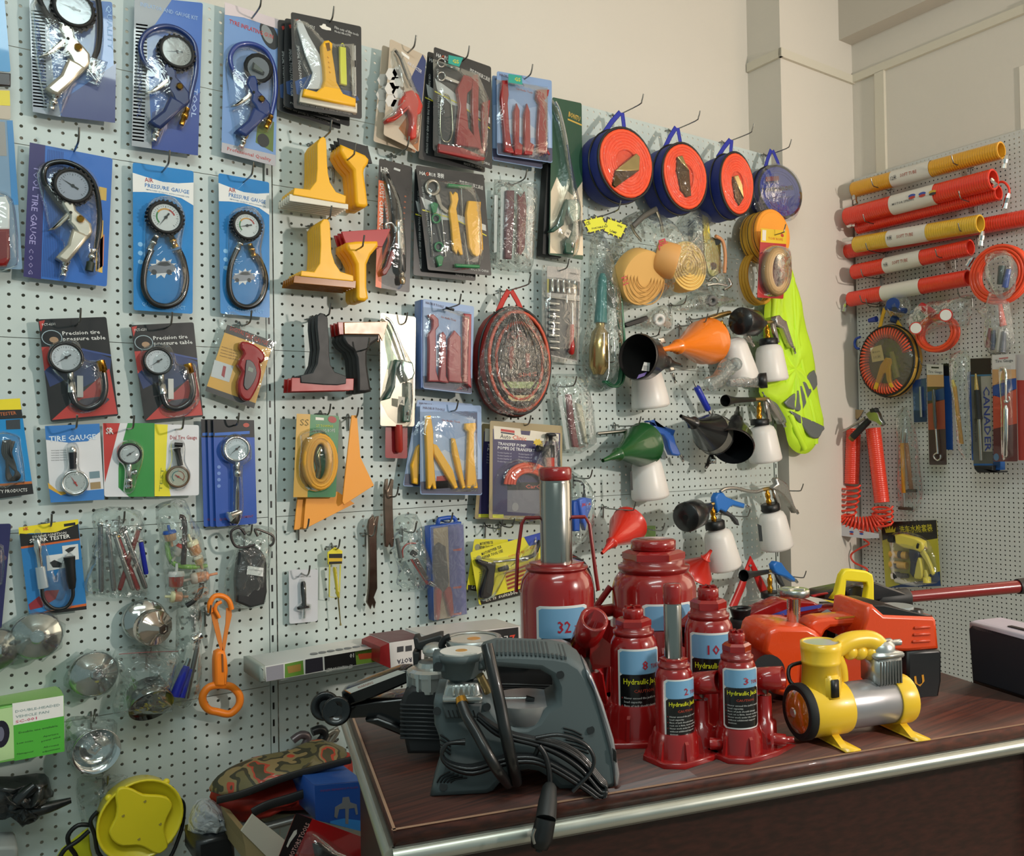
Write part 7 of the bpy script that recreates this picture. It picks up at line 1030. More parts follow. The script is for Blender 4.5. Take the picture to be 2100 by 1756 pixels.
b.text(m('5a5a60',.5),'Tire Gauge',*z15(1185,832)[0],*z15(1315,835)[0],5,.0024,.01); b.flat(BK,z15(1215,775,1285,778,1285,792,1215,790),.0022); b.build('backing_card',r); b=MB('B',.065); b.lathe(m('6a6c6c',.25,.9),z15(1235,985)[0]+(.008,),z15(1255,1350)[0]+(.008,),[(0,.004),(.2,.007),(.4,.005),(.8,.0065),(1,.004)],12); b.lathe(CH,z15(1255,1340)[0]+(.008,),z15(1275,1580)[0]+(.008,),[(0,.003),(1,.0035)],10); b.tube(CH,[(x,y,.008) for x,y in z15(1270,1570,1240,1590,1245,1620,1275,1640,1300,1620,1300,1590)],.003,3,6); b.build('loop_gauge',r)
r,b=gcard('dark blue card with a thin steel gauge beside the round hose case',(1040,905,1165,880,1175,1285,1055,1290),.04,('20407c',('16305c',(1055,1180,1172,1180,1175,1285,1055,1290)))); b.text(m('7c9cd0',.5),'TIRE GAUGE',*z15(1068,1180)[0],*z15(1064,1050)[0],4,.0024); b.build('backing_card',r); b=MB('B',.045); b.lathe(STL,z15(1110,960)[0]+(.005,),z15(1122,1240)[0]+(.005,),[(0,.003),(1,.004)],10); b.build('stick_gauge',r)
r,b=gcard('plain blue card edge between two gauge packs',(1325,745,1395,745,1415,1545,1345,1540),.04,('1d4c94',('17191c',(1325,745,1395,745,1398,860,1330,860)))); b.build('backing_card',r)
r=root('packed_pencil_gauge','yellow pencil gauge in a clear sleeve, left of the black CANADER pack','tire gauge',B(*z15(1500,1630)[0],.08)); b=MB('B',.08); b.lathe(m('cf8f2c',.4),z15(1430,960)[0]+(.008,),z15(1495,1490)[0]+(.008,),[(0,.007),(1,.007)],12); b.lathe(m('d8b860',.4,.4),z15(1410,900)[0]+(.008,),z15(1430,965)[0]+(.008,),[(0,.005),(1,.007)],12); b.build('gauge_body',r); b=MB('B',.08); b.puff(BAG,z15(1360,660,1500,600,1545,680,1540,1100,1560,1500,1530,1640,1460,1600,1420,1200,1370,900),-.01,.04,1,nz=.06,rings=6); b.build('clear_sleeve',r)
r,b=gcard('royal blue card with a small round mark behind the black pack',(1545,820,1610,820,1640,1640,1590,1640),.05,('1c4c9c',('3c6cc0',(1590,1580,1638,1580,1640,1640,1590,1640)))); b.build('backing_card',r)
r,b=gcard('grey and black pack reading CANADER with a long air tool',(1575,700,1765,695,1785,1690,1605,1690),.08,('55564f',('221c18',(1575,700,1765,695,1768,845,1578,850)),('3a6c8c',(1578,850,1768,845,1768,860,1578,865)),('96958a',(1672,865,1768,860,1780,1560,1695,1560)),('2c5c94',(1605,1670,1785,1670,1785,1690,1605,1690)))); b.text(m('33407c',.5),'CANADER',*z15(1695,960)[0],*z15(1712,1560)[0],13,.0024,.015); b.text(m('2a2a30',.5),'Service parts',*z15(1612,1260)[0],*z15(1620,1470)[0],5,.0024); b.build('backing_card',r)
b=MB('B',.084); b.lathe(m('b9a068',.25,.8),z15(1625,840)[0]+(.01,),z15(1635,1000)[0]+(.01,),[(0,.003),(.4,.005),(1,.008)],12); b.lathe(BK2,z15(1635,990)[0]+(.01,),z15(1655,1260)[0]+(.01,),[(0,.009),(.5,.012),(.8,.010),(1,.012)],14); b.lathe(STL,z15(1655,1260)[0]+(.01,),z15(1675,1640)[0]+(.01,),[(0,.005),(1,.0045)],10); b.build('air_tool',r); b=MB('B',.05); b.poly(m('15171a',.4),z15(1605,1690,1785,1690,1780,1740,1850,1740,1850,1755,1640,1755,1610,1720),0,.05,bev=.003); b.poly(m('24589c',.4),z15(1785,1400,1850,1600,1855,1730,1785,1730),0,.03,bev=.002); b.build('pack_foot',r)
r,b=gcard('large sunset-print card reading Tire Gauge with a chrome stick gauge, nearest the right edge',(1775,668,1995,655,2012,1650,1790,1652),.11,('5a2c2a',('c4c2c0',(1775,668,1995,655,1996,800,1778,800)),('c79a6c',(1778,800,1996,800,1998,890,1780,950)),('28498c',(1782,960,1850,900,1998,880,2000,980,1850,1060,1784,1040)),('b84c34',(1784,1050,2000,980,2006,1300,1788,1350)))); b.text(m('44484c',.5),'Tire Gauge',*z15(1805,738)[0],*z15(1970,728)[0],6,.0024,.01); b.flat(m('b07070',.4),z15(1840,695,1925,685,1925,700,1840,708),.0022); b.oval(m('5c7c9c',.4),*z15(1815,1610)[0],.009,.012,.0022); b.build('backing_card',r)
b=MB('B',.114); b.lathe(CH,z15(1905,820)[0]+(.01,),z15(1905,1110)[0]+(.01,),[(0,.004),(.9,.004),(.92,.008),(1,.006)],12); b.lathe(CH,z15(1905,1130)[0]+(.01,),z15(1900,1610)[0]+(.01,),[(0,.004),(.08,.0085),(.97,.0085),(1,.005)],14); b.tube(CH,[(x,y,.01) for x,y in z15(1905,830,1890,790,1860,790,1850,815)],.005,3,8); b.tube(CH,[(x,y,.012) for x,y in z15(1915,1110,1940,1080,1930,1050)],.002,3,5); b.build('stick_gauge',r); b=MB('B',.112); b.puff(BLIS,z15(1830,770,1930,760,1950,1000,1955,1600,1860,1640,1850,1100),0,.025,1,rings=5,pw=.35,back=False); b.build('blister',r)
r,b=gcard('pale red card cut off by the right photo edge',(2000,665,2110,660,2125,1640,2020,1640),.10,('a83c34',('b9b4b2',(2000,665,2110,660,2112,900,2004,900)))); b.build('backing_card',r)
r=root('packed_pencil_gauge','two yellow pencil gauges with black tee ends in a thin bag, hanging alone','tire gauge',B(*z16(980,1030)[0],.06))
for (x0,y0,x1,y1,dd) in ((945,400,960,860,.03),(985,400,1030,830,.015)): b=MB('B',dd+.02); b.lathe(m('d8932c' if dd>.02 else 'b97a4c',.4),z16(x0,y0)[0]+(0,),z16(x1,y1)[0]+(0,),[(0,.004),(0,.0075),(1,.0075),(1,.004)],12); b.lathe(STL,z16(x0+8,y0-150)[0]+(0,),z16(x0,y0)[0]+(0,),[(0,.002),(.5,.005),(1,.007)],10); b.lathe(STL,z16(x1,y1)[0]+(0,),z16(x1+6,y1+140 if dd>.02 else y1+20)[0]+(0,),[(0,.004),(1,.003)],8); b.build('gauge_body',r)
b=MB('B',.05); b.lathe(DST,z16(915,1000)[0]+(0,),z16(1040,1010)[0]+(0,),[(0,.006),(1,.006)],12); b.build('tee_foot',r); b=MB('B',.05); b.lathe(DST,z16(970,845)[0]+(-.01,),z16(1080,840)[0]+(-.01,),[(0,.006),(1,.006)],12); b.build('tee_foot',r); b=MB('B',.02); b.puff(BAG,z16(880,110,960,60,1010,200,1060,350,1080,600,1110,850,1060,1020,900,1040,890,700,900,350,870,180),0,.04,2,nz=.06,rings=6); b.build('clear_bag',r)
for p,t in ((z15(1250,770)[0],'holding the narrow sunset-print card'),(z15(1870,660)[0],'holding the large sunset-print card'),(z16(470,215)[0],'holding the hanging orange coil hoses'),(z15(1600,150)[0],'empty, beside the coil of orange tube'),(z15(755,230)[0],'holding the round orange hose case')): hook(p[0],p[1],.0,t,.1,'B')
b=MB('B',.005); b.poly(m('a8906a',.8),z16(500,90,590,95,560,150,530,180,505,160),0,.002); b.top('tape_scrap','torn scrap of brown tape above the hanging coil hoses','tape')
# ================================================================ table
TZ=.76314; E1=V((.9603,-.2788,0)); E2=V((.2788,.9603,0)); FL=V((-.2234,-1.1474,0)); LT=1.086; DT=.60
def tp(u,v,z=0): return FL+E1*u+E2*v+V((0,0,TZ+z))
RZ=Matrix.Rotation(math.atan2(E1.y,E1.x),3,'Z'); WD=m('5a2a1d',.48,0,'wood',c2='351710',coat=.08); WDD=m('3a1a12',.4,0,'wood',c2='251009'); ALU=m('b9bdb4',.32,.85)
r=root('wooden_counter_table','dark reddish-brown wooden counter with a rounded metal edge strip','table',tp(LT/2,DT/2,-TZ)); b=MB()
b.box(WD,tp(LT/2,DT/2,-.010),(LT-.004,DT-.004,.020),R=RZ,bev=.001); b.build('table_top',r)
b=MB(); 
for (u0,v0,u1,v1) in ((0,0,LT,0),(0,0,0,DT),(LT,0,LT,DT)):
    a=tp(u0,v0,-.031); e=tp(u1,v1,-.031); b.tube(ALU,[a,e],.011,1,12,flat=1)
    a.z+=.0; b.box(ALU,(a+e)/2,((u1-u0) or .006,(v1-v0) or .006,.022),R=RZ)
b.build('metal_edge_strip',r); b=MB(); b.box(m('9a7a64',.4),tp(LT/2,.003,.0003),(LT,.0035,.0008),R=RZ); b.box(m('9a7a64',.4),tp(.003,DT/2,.0003),(.0035,DT,.0008),R=RZ); b.build('edge_line',r)
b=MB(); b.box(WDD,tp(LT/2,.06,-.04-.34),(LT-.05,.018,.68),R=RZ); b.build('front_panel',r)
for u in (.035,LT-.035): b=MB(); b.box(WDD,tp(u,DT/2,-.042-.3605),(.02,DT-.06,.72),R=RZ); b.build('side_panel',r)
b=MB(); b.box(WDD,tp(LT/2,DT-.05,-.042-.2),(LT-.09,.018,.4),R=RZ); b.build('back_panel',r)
# ---------------------------------------------------------------- bottle jacks
FW=-RM.col[2]; 
def dep(P): return (V(P)-CAM).dot(FW)
def zz_(P,px,py): return CAM.z+ray(px,py).z*dep((P[0],P[1],.9))
RJ=m('8c1414',.22,coat=.7); RJ2=m('7c1212',.3,coat=.5)
def wrap(b,mt,P,R,a0,a1,z0,z1,rc=0,N=14):
    vs=[];
    for k in range(N+1):
        a=a0+(a1-a0)*k/N; e=min(k,N-k)/N*(a1-a0)*R; q=rc-math.sqrt(max(0,rc*rc-(max(0,rc-e))**2)) if rc and e<rc else 0
        vs+=[V((P[0]+math.cos(a)*R,P[1]+math.sin(a)*R,z0+q)),V((P[0]+math.cos(a)*R,P[1]+math.sin(a)*R,z1-q))]
    b.add(vs,[(2*k,2*k+2,2*k+3,2*k+1) for k in range(N)],mt,True)
def wtext(b,mt,st,P,R,a0,a1,z,h,off=.0):
    n0=len(b.v); b.text(mt,st,0,0,0,0,1,vec=(V((0,0,0)),V((1,0,0)),V((0,0,h))),b=off)
    for i in range(n0,len(b.v)): q=b.v[i]; a=a0+(a1-a0)*q.x; b.v[i]=V((P[0]+math.cos(a)*R,P[1]+math.sin(a)*R,z+q.z))
def jack(lab,px,py,R,tn,hb,hc,Hn,lbl,lz,num,pump=None,ram=None,base=True,P=None,bail=None,knob=1,hexr=.66):
    P=P or T(px,py); P=V((P[0],P[1],TZ)); r=root('hydraulic_bottle_jack',lab,'jack',P,'red hydraulic bottle jacks'); up=V((0,0,1)); top=P+up*hb
    b=MB(); b.lathe(RJ,P,P+up*hb,[(0,R*1.12),(.10,R*1.14),(.13,R*1.02),(.15,R*.985),(.86,R*.985),(.93,R*.93),(.98,R*.82),(1,R*.74)],40); b.build('tank',r)
    b=MB(); b.lathe(RJ2,top-up*.003,P+up*hc,[(0,R*.8),(.25,R*.84),(.5,R*.84),(.52,R*.74),(1,R*.72)],36); hh=hc+((Hn-hc)*.45 if not ram else .003); b.lathe(RJ,P+up*hc,P+up*hh,[(0,R*.74),(.7,R*.74),(1,R*.6)],6,hard=True,ang0=.3); b.build('gland_nut',r)
    q0=P+up*hh; q1=P+up*Hn
    if ram: b=MB(); b.lathe(m('9c9d98',.2,1),q0,P+up*ram[1],[(0,ram[0]),(.96,ram[0]),(.97,ram[0]*.97),(1,ram[0]*.97)],28); b.build('steel_ram',r,'polished steel ram'); q0=P+up*ram[1]; q1=P+up*Hn; kr=ram[0]*1.02
    else: kr=R*.42 if knob==1 else R*.52
    b=MB(); b.lathe(RJ,q0,q1,[(0,kr*.95),(.1,kr*1.02),(.85,kr*1.02),(1,kr*.9),(1,kr*.3)],20); 
    if not ram and R<.07:
        for k in range(3): a=k*1.047; b.box(RJ,q1+up*.0015,(kr*1.7,.003,.004),a)
    b.build('saddle',r)
    MB.zmin=TZ+.0005
    # base casting
    d=V((pump[0],pump[1],0)).normalized() if pump else E1.copy(); s_=V((-d.y,d.x,0)); k=R/.028
    if base:
        b=MB(); pl=[d*-.042*k+s_*.022*k,d*-.042*k-s_*.022*k,d*-.02*k-s_*.042*k,d*.035*k-s_*.042*k,d*.085*k-s_*.03*k,d*.085*k+s_*.03*k,d*.035*k+s_*.042*k,d*-.02*k+s_*.042*k]
        b.poly(RJ,None,0,.008,bev=.002,vec=[P+q+up*.008 for q in pl],n=up); b.lathe(RJ,P,P+up*.042*k,[(0,R*1.3),(.2,R*1.24),(.8,R*1.2),(1,R*1.1)],32)
        for a in range(6): g=a*1.047+.2; o=d*math.cos(g)+s_*math.sin(g); b.poly(RJ,None,0,.005,vec=[P+o*R*1.1+up*.036*k,P+o*R*1.1+up*.004,P+o*R*1.46+up*.008,P+o*R*1.3+up*.03*k],n=o.cross(up))
        b.build('base_casting',r)
        if pump:
            pc=P+d*.052*k; b=MB(); b.lathe(RJ,pc,pc+up*.075*k,[(0,.02*k),(.5,.018*k),(.55,.0125*k),(1,.0115*k)],22); b.lathe(m('77665e',.3,.7),pc+up*.07*k,pc+up*.09*k,[(0,.006*k),(1,.006*k)],12); b.build('pump_cylinder',r)
            sd=V((pump[2],pump[3],pump[4])).normalized(); c0=pc+up*(.098 if len(pump)<6 else pump[5])*k; b=MB(); b.lathe(RJ,c0-sd*.03*k,c0+sd*.03*k,[(0,.012*k),(0,.0165*k),(1,.0165*k),(1,.0125*k),(.2,.011*k),(.2,.0005)],22,cap=False); b.poly(RJ,None,0,.006*k,vec=[c0-sd*.012*k+s_*.003,c0+sd*.012*k+s_*.003,pc+up*.075*k+sd*.004+s_*.003,P+up*.085*k+s_*.003],n=s_); b.build('handle_socket',r)
            vc=P+d*.04*k-s_*.03*k+up*.02*k; b=MB(); b.lathe(RJ,vc,vc-s_*.02*k+d*.02*k,[(0,.009*k),(.6,.008*k),(.62,.005*k),(1,.005*k)],12); b.build('release_valve',r)
    if lbl:
        f0=math.atan2(CAM.y-P.y,CAM.x-P.x); a0,a1=f0+math.radians(lbl[0]),f0+math.radians(lbl[1]); z0,z1=P.z+lz[0],P.z+lz[1]; hL=z1-z0; b=MB(); Rr=R*.985+.0006; wd=(a1-a0)*R
        wrap(b,m('d8dcda',.35,coat=.4),P,Rr,a0,a1,z0,z1,.003); w_=.05*(a1-a0); wrap(b,m('6f9fc2',.35,coat=.4),P,Rr+.0004,a0+w_,a1-w_,z0+hL*.68,z1-hL*.025,.003); wrap(b,m('0d0e10',.3,coat=.5),P,Rr+.0004,a0+w_,a1-w_,z0+hL*.025,z0+hL*.685,.003)
        A_=lambda t:a0+(a1-a0)*t
        if lbl[2]: wtext(b,m('9c2434',.4),num,P,Rr+.0009,A_(.40 if len(num)>1 else .52),A_(.64),z0+hL*.74,hL*.115,.012); wtext(b,m('9c2434',.4),'TON',P,Rr+.0009,A_(.71),A_(.90),z0+hL*.745,hL*.06,.02)
        wtext(b,m('cfd026',.4),'Hydraulic Jack',P,Rr+.0009,A_(.13),A_(.9),z0+hL*.565,hL*.07,.015); wtext(b,m('a8402c',.4),'CAUTION',P,Rr+.0009,A_(.34),A_(.78),z0+hL*.46,hL*.04,.012)
        for i,t_ in enumerate(("Never exceed the jack's rated","load capacity.",'Base of jack should always','rest on a firm, level surface.','Never work under the vehicle','without additional support','devices.')): wtext(b,m('c9cbc8',.4),t_,P,Rr+.0009,A_(.14),A_(.14+.026*len(t_)),z0+hL*(.38-.048*i),hL*.027,.006)
        for i in (0,2,4): wrap(b,m('b03030',.4),P,Rr+.0009,A_(.09),A_(.105),z0+hL*(.382-.048*i),z0+hL*(.40-.048*i),0,2)
        b.build('warning_label',r,'blue and black warning label')
    if bail:
        b=MB(); rt=V(RM.col[0]); rt.z=0; rt.normalize(); w1=bail[0]; z0,z1=bail[1],bail[2]
        if w1>0: b.tube(RJ2,[P+rt*-w1*1.05+up*z0,P+rt*-w1*1.0+up*(z0+(z1-z0)*.5),P+rt*-w1*.88+up*(z1-.01),P+rt*-w1*.78+up*z1,P+rt*w1*.75+up*z1,P+rt*w1*.86+up*(z1-.012),P+rt*w1*1.0+up*(z0+.03),P+rt*w1*1.06+up*z0],.0032,1,8); 
        else: b.tube(RJ2,[P-rt*R*1.02+up*z0,P-rt*R*1.5+up*(z0-.05),P-rt*R*1.75+up*(z0-.09)],.006,1,8)
        b.build('carrying_bail',r)
    return r,P
rgt=RM.col[0]
jack('tall 32 TON bottle jack with its thick polished ram raised',0,0,.0635,None,.2400,.2477,.4106,(-33,50,1),(.02,.186),'32',ram=(.0272,.388),P=(.197,-.894),bail=(.066,.20,.325),knob=1)
jack('largest bottle jack with a wide flat cap, behind the 8 TON one',0,0,.0786,None,.215,.2358,.2717,(-16,57,0),(.02,.165),'50',P=(.416,-.894),bail=(-1,.185,0),knob=2)
jack('8 TON bottle jack with lowered ram, left of the 2 TON one',1303,1510,.0374,None,.1580,.1700,.1959,(-40,74,1),(.022,.141),'8',pump=(-.75,.55,-.25,-.75,.75,.118))
jack('10 TON bottle jack standing behind the 2 TON and 3 TON ones',1457,1475,.0399,None,.1660,.1800,.2126,(-48,64,1),(.02,.147),'10',pump=(.5,.85,.8,.2,.3))
v=T(1450,1535)-T(1385,1555); jack('small 2 TON bottle jack with its slim chrome ram raised, frontmost',1385,1555,.0277,None,.1320,.1400,.2477,(-30,85,1),(.034,.118),'2',pump=(v.x,v.y,.35,-.9,.2),ram=(.0128,.2200))
v=T(1583,1525)-T(1515,1545); jack('small 3 TON bottle jack beside the yellow compressor',1515,1545,.0281,None,.1370,.1480,.1735,(-46,77,1),(.043,.128),'3',pump=(v.x,v.y,.45,-.9,.15))
b=MB(); b.tube(RJ2,[V((.27,-.86,TZ+.145)),V((.36,-.84,TZ+.14))],.012,1,8); b.top('red_jack_handle_tube','red tube end lying between the 32 TON jack and the largest jack','jack handle')
b=MB(); b.box(RJ2,(.315,-.85,TZ+.064),(.04,.03,.128)); o=b.top('red_jack_stand','red stand hidden behind the 32 TON jack','jack stand')
# ---------------------------------------------------------------- grey air compressor
z18=Zm(640,1256,3.182); PC=('G',(-.1430,-1.0910,TZ),(-.526,-.850,0)); GP=m('4f5a5c',.6); GD=m('3a4244',.65)
Pm=V((-.0445,-1.152,TZ)); r=root('grey_air_compressor','grey twin-cylinder car air compressor with black hoses and coiled cord','air compressor',Pm); AL=m('b9bdbb',.3,.8)
b=MB(PC); b.poly(GP,z18(765,1216,790,1130,830,1000,842,930,825,820,795,740,790,600,800,552,1110,545,1165,560,1200,640,1260,725,1320,743,1400,742,1470,705,1520,630,1592,590,1592,500,1560,425,1490,385,1300,370,1180,362,1110,390,1080,330,1110,290,1190,264,1300,262,1450,268,1580,275,1680,295,1760,345,1810,420,1860,530,1930,760,1975,930,2003,1070,1998,1130,1965,1158,1700,1165,1620,1167,1585,1140,1545,1090,1480,1050,1410,1038,1330,1052,1260,1090,1215,1140,1180,1180,1140,1197),-.085,0,bev=.008)
for i in range(17): x=1200+28*i; y=262+ (i/16)**3*30; b.poly(GD,z18(x,y-2,x+13,y-1,x+14,y+16,x+1,y+14),-.07,.0012)
for x,y in ((820,352),(815,645),(1140,618),(857,1138),(1620,408),(1818,768)): q=z18(x,y)[0]; b.lathe(BK,(q[0],q[1],-.001),(q[0],q[1],.0012),[(0,.0052),(1,.0052)],14)
for i in range(7): b.poly(BK,z18(835+10*i,1045+i*10-30,870+16*i,1030+i*2-15,870+16*i+40,1025+i*3-10,835+10*i+40,1040+i*9-22),-.001,.0008) if 0 else None
for i in range(5): b.tube(BK,[(x,y,.0005) for x,y in z18(815+22*i,1112,840+30*i-6*i,1070+5*i,900+28*i,1040+10*i)],.0012,3,5)
for i in range(4): b.tube(BK,[(x,y,.0005) for x,y in z18(835,800+30*i,870,820+28*i,905,850+26*i)],.0012,2,5)
for i in range(6): b.tube(BK,[(x,y,.0005) for x,y in z18(1640+5*i,755+25*i,1700+8*i,770+25*i,1760+9*i,800+24*i)],.0012,2,5)
b.build('shell',r)
b=MB(PC); b.poly(m('a9aaae',.25,.7),z18(1790,372,1830,430,1900,600,1970,830,2008,1060,2003,1130,1975,1150,1960,1000,1935,870,1890,700,1840,520,1795,430),-.078,.003,bev=.003); b.flat(m('3a4f7c',.3),z18(1815,420,1845,490,1850,510,1825,460),.0034); b.poly(BK,z18(1960,890,1985,900,1990,985,1968,970),.003,.005,bev=.001); b.build('silver_nose',r,'silver nose strip with switch'); 
b=MB(PC); b.lathe(m('a6a8a8',.3,.6),z18(1382,560)[0]+(-.045,),z18(1382,742)[0]+(-.045,),[(0,.048),(.6,.046),(.85,.036),(1,.01)],30); b.build('silver_motor_cover',r,'silver motor cover'); b=MB(PC); b.lathe(CH,z18(1240,560)[0]+(-.03,),z18(1400,558)[0]+(-.03,),[(0,.0016),(1,.0016)],8); b.lathe(BK,z18(1395,560)[0]+(-.03,),z18(1450,570)[0]+(-.03,),[(0,.004),(1,.003)],10); b.build('pump_needle',r)
b=MB(PC); b.lathe(GP,z18(980,460)[0]+(-.02,),z18(975,255)[0]+(-.02,),[(0,.012),(.2,.02),(.25,.0265),(.75,.0285),(.8,.033),(1,.034),(1,.029),(.97,.028)],30,cap=False); b.poly(GP,z18(785,282,870,278,880,330,880,395,788,392),-.035,.0,bev=.004); b.lathe(BK,(*z18(824,352)[0],.0),(*z18(824,352)[0],.002),[(0,.0052),(1,.0052)],14); b.poly(GP,z18(1080,290,1140,280,1150,370,1080,385),-.035,-.002,bev=.004); g=b.build('gauge_pod',r)
b=MB(PC); c0=b.P(*z18(975,258)[0],-.02); b.lathe(m('c9cac4',.25),c0,c0+V((0,0,.002)),[(0,.028),(1,.028)],28); b.lathe(m('b0803c',.4),c0+V((0,0,.002)),c0+V((0,0,.0024)),[(0,.008),(1,.007)],16); b.build('dial_face',g)
b=MB(PC); hd=z18(850,590,862,520,880,475,1085,462,1095,520,1112,560,1110,600,1105,625,850,628); b.poly(AL,hd,-.06,.004,bev=.004)
for i in range(5): x=915+34*i; b.poly(m('d9dcda',.25,.8),z18(x,480,x+15,480,x+15,545,x,548),.003,.012,bev=.001)
b.poly(AL,z18(852,560,1110,552,1110,585,852,590),.0,.014,bev=.002); b.poly(GD,z18(848,600,1110,600,1095,690,870,700),-.05,.010,bev=.003)
for i in range(7): x=885+27*i; b.poly(BK,z18(x,640,x+8,640,x+24,690,x+16,690),.009,.0105)
b.build('cylinder_head',r,'ribbed aluminium cylinder head')
b=MB(PC); HS=m('111314',.35,coat=.3); b.tube(HS,[(x,y,e) for (x,y),e in zip(z18(975,590,1010,680,1080,800,1150,930,1210,1030,1280,1120),(.02,.03,.04,.05,.045,.012))],.0068,5,12); b.tube(HS,[(x,y,e) for (x,y),e in zip(z18(1140,215,1165,330,1200,480,1235,640,1265,800,1300,960,1335,1110),(.01,.02,.03,.035,.04,.035,.012))],.0078,5,12); b.lathe(BRS,z18(970,560)[0]+(.014,),z18(980,600)[0]+(.02,),[(0,.007),(1,.008)],12); b.lathe(m('8a7a54',.35,.8),z18(1095,410)[0]+(.0,),z18(1150,520)[0]+(-.005,),[(0,.0055),(1,.006)],12); b.build('air_hose',r)
b=MB(PC); CB=m('15171a',.4,coat=.3)
for k in range(9):
    w=k*7; e=.016+.004*(k%4); b.tube(CB,[(x,y,e) for x,y in z18(1080,660+w*.6,1200,740+w,1320,790+w*.8,1460,820+w*.9,1620,850+w*1.6,1760,930+w*2,1880,1050+w*2+20,1920,1120+w,1890,1180+w,1790,1110+w,1600,990+w,1440,930+w*.9,1250,940+w,1050,1000+w,900,980+w*.6,845,920+w*.4,880,860,1000,835+w*.5,1250,850+w,1450,860+w)[:18-(k%3)]],.0024,4,6)
b.tube(CB,[(x,y,.03) for x,y in z18(1460,820,1600,800,1720,830,1800,880,1840,960,1820,1040,1760,1110,1700,1170)],.0026,5,7); b.tube(CB,[(x,y,.03) for x,y in z18(1480,870,1520,930,1545,1020,1553,1120)],.0036,5,8); b.tube(BK,[(x,y,.02) for x,y in z18(1465,810,1475,850,1470,900,1440,960)],.003,3,8)
b.build('coiled_cord',r); MB.zmin=None; b=MB(PC); b.lathe(BK2,z18(1552,1120)[0]+(.045,),z18(1525,1350)[0]+(.075,),[(0,.006),(.1,.009),(.3,.010),(.5,.0115),(1,.0125)],14); b.lathe(BK,z18(1525,1350)[0]+(.075,),z18(1478,1565)[0]+(.085,),[(0,.0125),(.6,.0135),(.9,.010),(.92,.004),(1,.004)],14); b.tube(STL,[(x,y,.098) for x,y in z18(1455,1410,1440,1460,1450,1510)],.002,3,6); b.build('lighter_plug',r)
MB.zmin=TZ+.0005
# second, black compressor and scissor jack behind
PD=('G',(-.159,-.945,TZ),(-.526,-.850,0)); r=root('black_air_compressor','black ribbed air compressor with aluminium heads behind the grey one','air compressor',V((-.08,-.92,TZ)))
b=MB(PD); b.poly(m('1b1d1f',.55),z18(575,610,600,530,650,490,860,500,900,560,1250,560,1250,930,620,930,590,780),-.10,.0,bev=.006)
for i in range(9): b.poly(m('26292b',.5),z18(572,600+27*i,860,610+27*i,860,622+27*i,574,612+27*i),-.09,.003,bev=.001)
b.build('body',r); b=MB(PD); b.lathe(AL,z18(775,500)[0]+(-.03,),z18(775,320)[0]+(-.03,),[(0,.031),(.55,.032),(.56,.034),(.72,.034),(.8,.028),(.85,.02),(1,.018)],18,hard=True)
for i in range(12): a=i*.5236; o=b.P(*z18(775,425)[0],-.03)+V((math.cos(a)*.032,math.sin(a)*.032,0)); b.box(AL,o,(.005,.004,.024),a)
b.sphere(AL,z18(800,245)[0]+(-.03,),.018,(1,1,.6)); b.build('left_cylinder_head',r,'ribbed aluminium head'); b=MB(PD); c0=b.P(*z18(1045,260)[0],-.04); b.lathe(AL,c0-V((0,0,.02)),c0+V((0,0,.022)),[(0,.034),(.7,.036),(1,.043),(1,.037),(.96,.036)],30,cap=False); b.lathe(m('b9b8b0',.2,.3),c0+V((0,0,.018)),c0+V((0,0,.0195)),[(0,.037),(1,.037)],28); b.lathe(m('b8803c',.4),c0+V((.003,0,.0196)),c0+V((.003,0,.02)),[(0,.01),(1,.009)],14); b.build('silver_gauge',r,'large silver gauge'); b=MB(PD); b.poly(AL,z18(1400,260,1470,225,1520,215,1640,215,1700,240,1705,300,1400,300),-.06,-.02,bev=.004); b.lathe(AL,z18(1575,240)[0]+(-.04,),z18(1575,208)[0]+(-.04,),[(0,.022),(1,.018)],20); b.tube(CH,[(x,y,-.04) for x,y in z18(1180,215,1250,235,1340,250,1440,255)],.003,3,8); b.build('right_cylinder_head',r,'second aluminium head with pipe')
b=MB(PD); b.tube(BK,[(x,y,-.02) for x,y in z18(900,160,860,180,845,230,870,270)],.005,3,8); b.tube(BK,[(x,y,-.02) for x,y in z18(1190,190,1230,200,1260,250)],.004,3,8); b.poly(BK2,z18(1150,330,1600,330,1600,560,1150,560),-.10,-.06)
for k in range(5): b.tube(BK,[(x,y,-.05) for x,y in z18(640,470+12*k,750,500+12*k,860,480+12*k,1100,470+12*k,1560,480+14*k)],.003,3,6)
b.build('hoses',r)
PS=('G',(-.159,-.90,TZ),(-.526,-.850,0)); r=root('black_scissor_jack','black steel scissor jack with pale label, jutting left off the table','jack',V((-.15,-.86,TZ))); BKG=m('0d0e10',.25,.3,coat=.5); b=MB(PS)
b.poly(BKG,z18(190,525,230,505,560,378,640,375,655,450,400,560,250,610,200,600),-.035,.0,bev=.003); b.poly(BKG,z18(180,640,280,600,420,580,620,560,700,600,650,760,560,790,480,740,350,690,190,700),-.045,-.005,bev=.003); b.poly(BKG,z18(345,700,430,690,580,750,640,790,630,830,560,800,400,735,350,720),-.06,.01,bev=.003); b.build('arms',r); b=MB(PS)
for (x,y,e) in ((85,612,.0),(160,645,.02)): q=z18(x,y)[0]; b.lathe(BKG,q+(e-.02,),q+(e,),[(0,.006),(0,.0175),(.3,.019),(.4,.0165),(.9,.0175),(1,.0205),(1.05,.017),(.8,.008)],30)
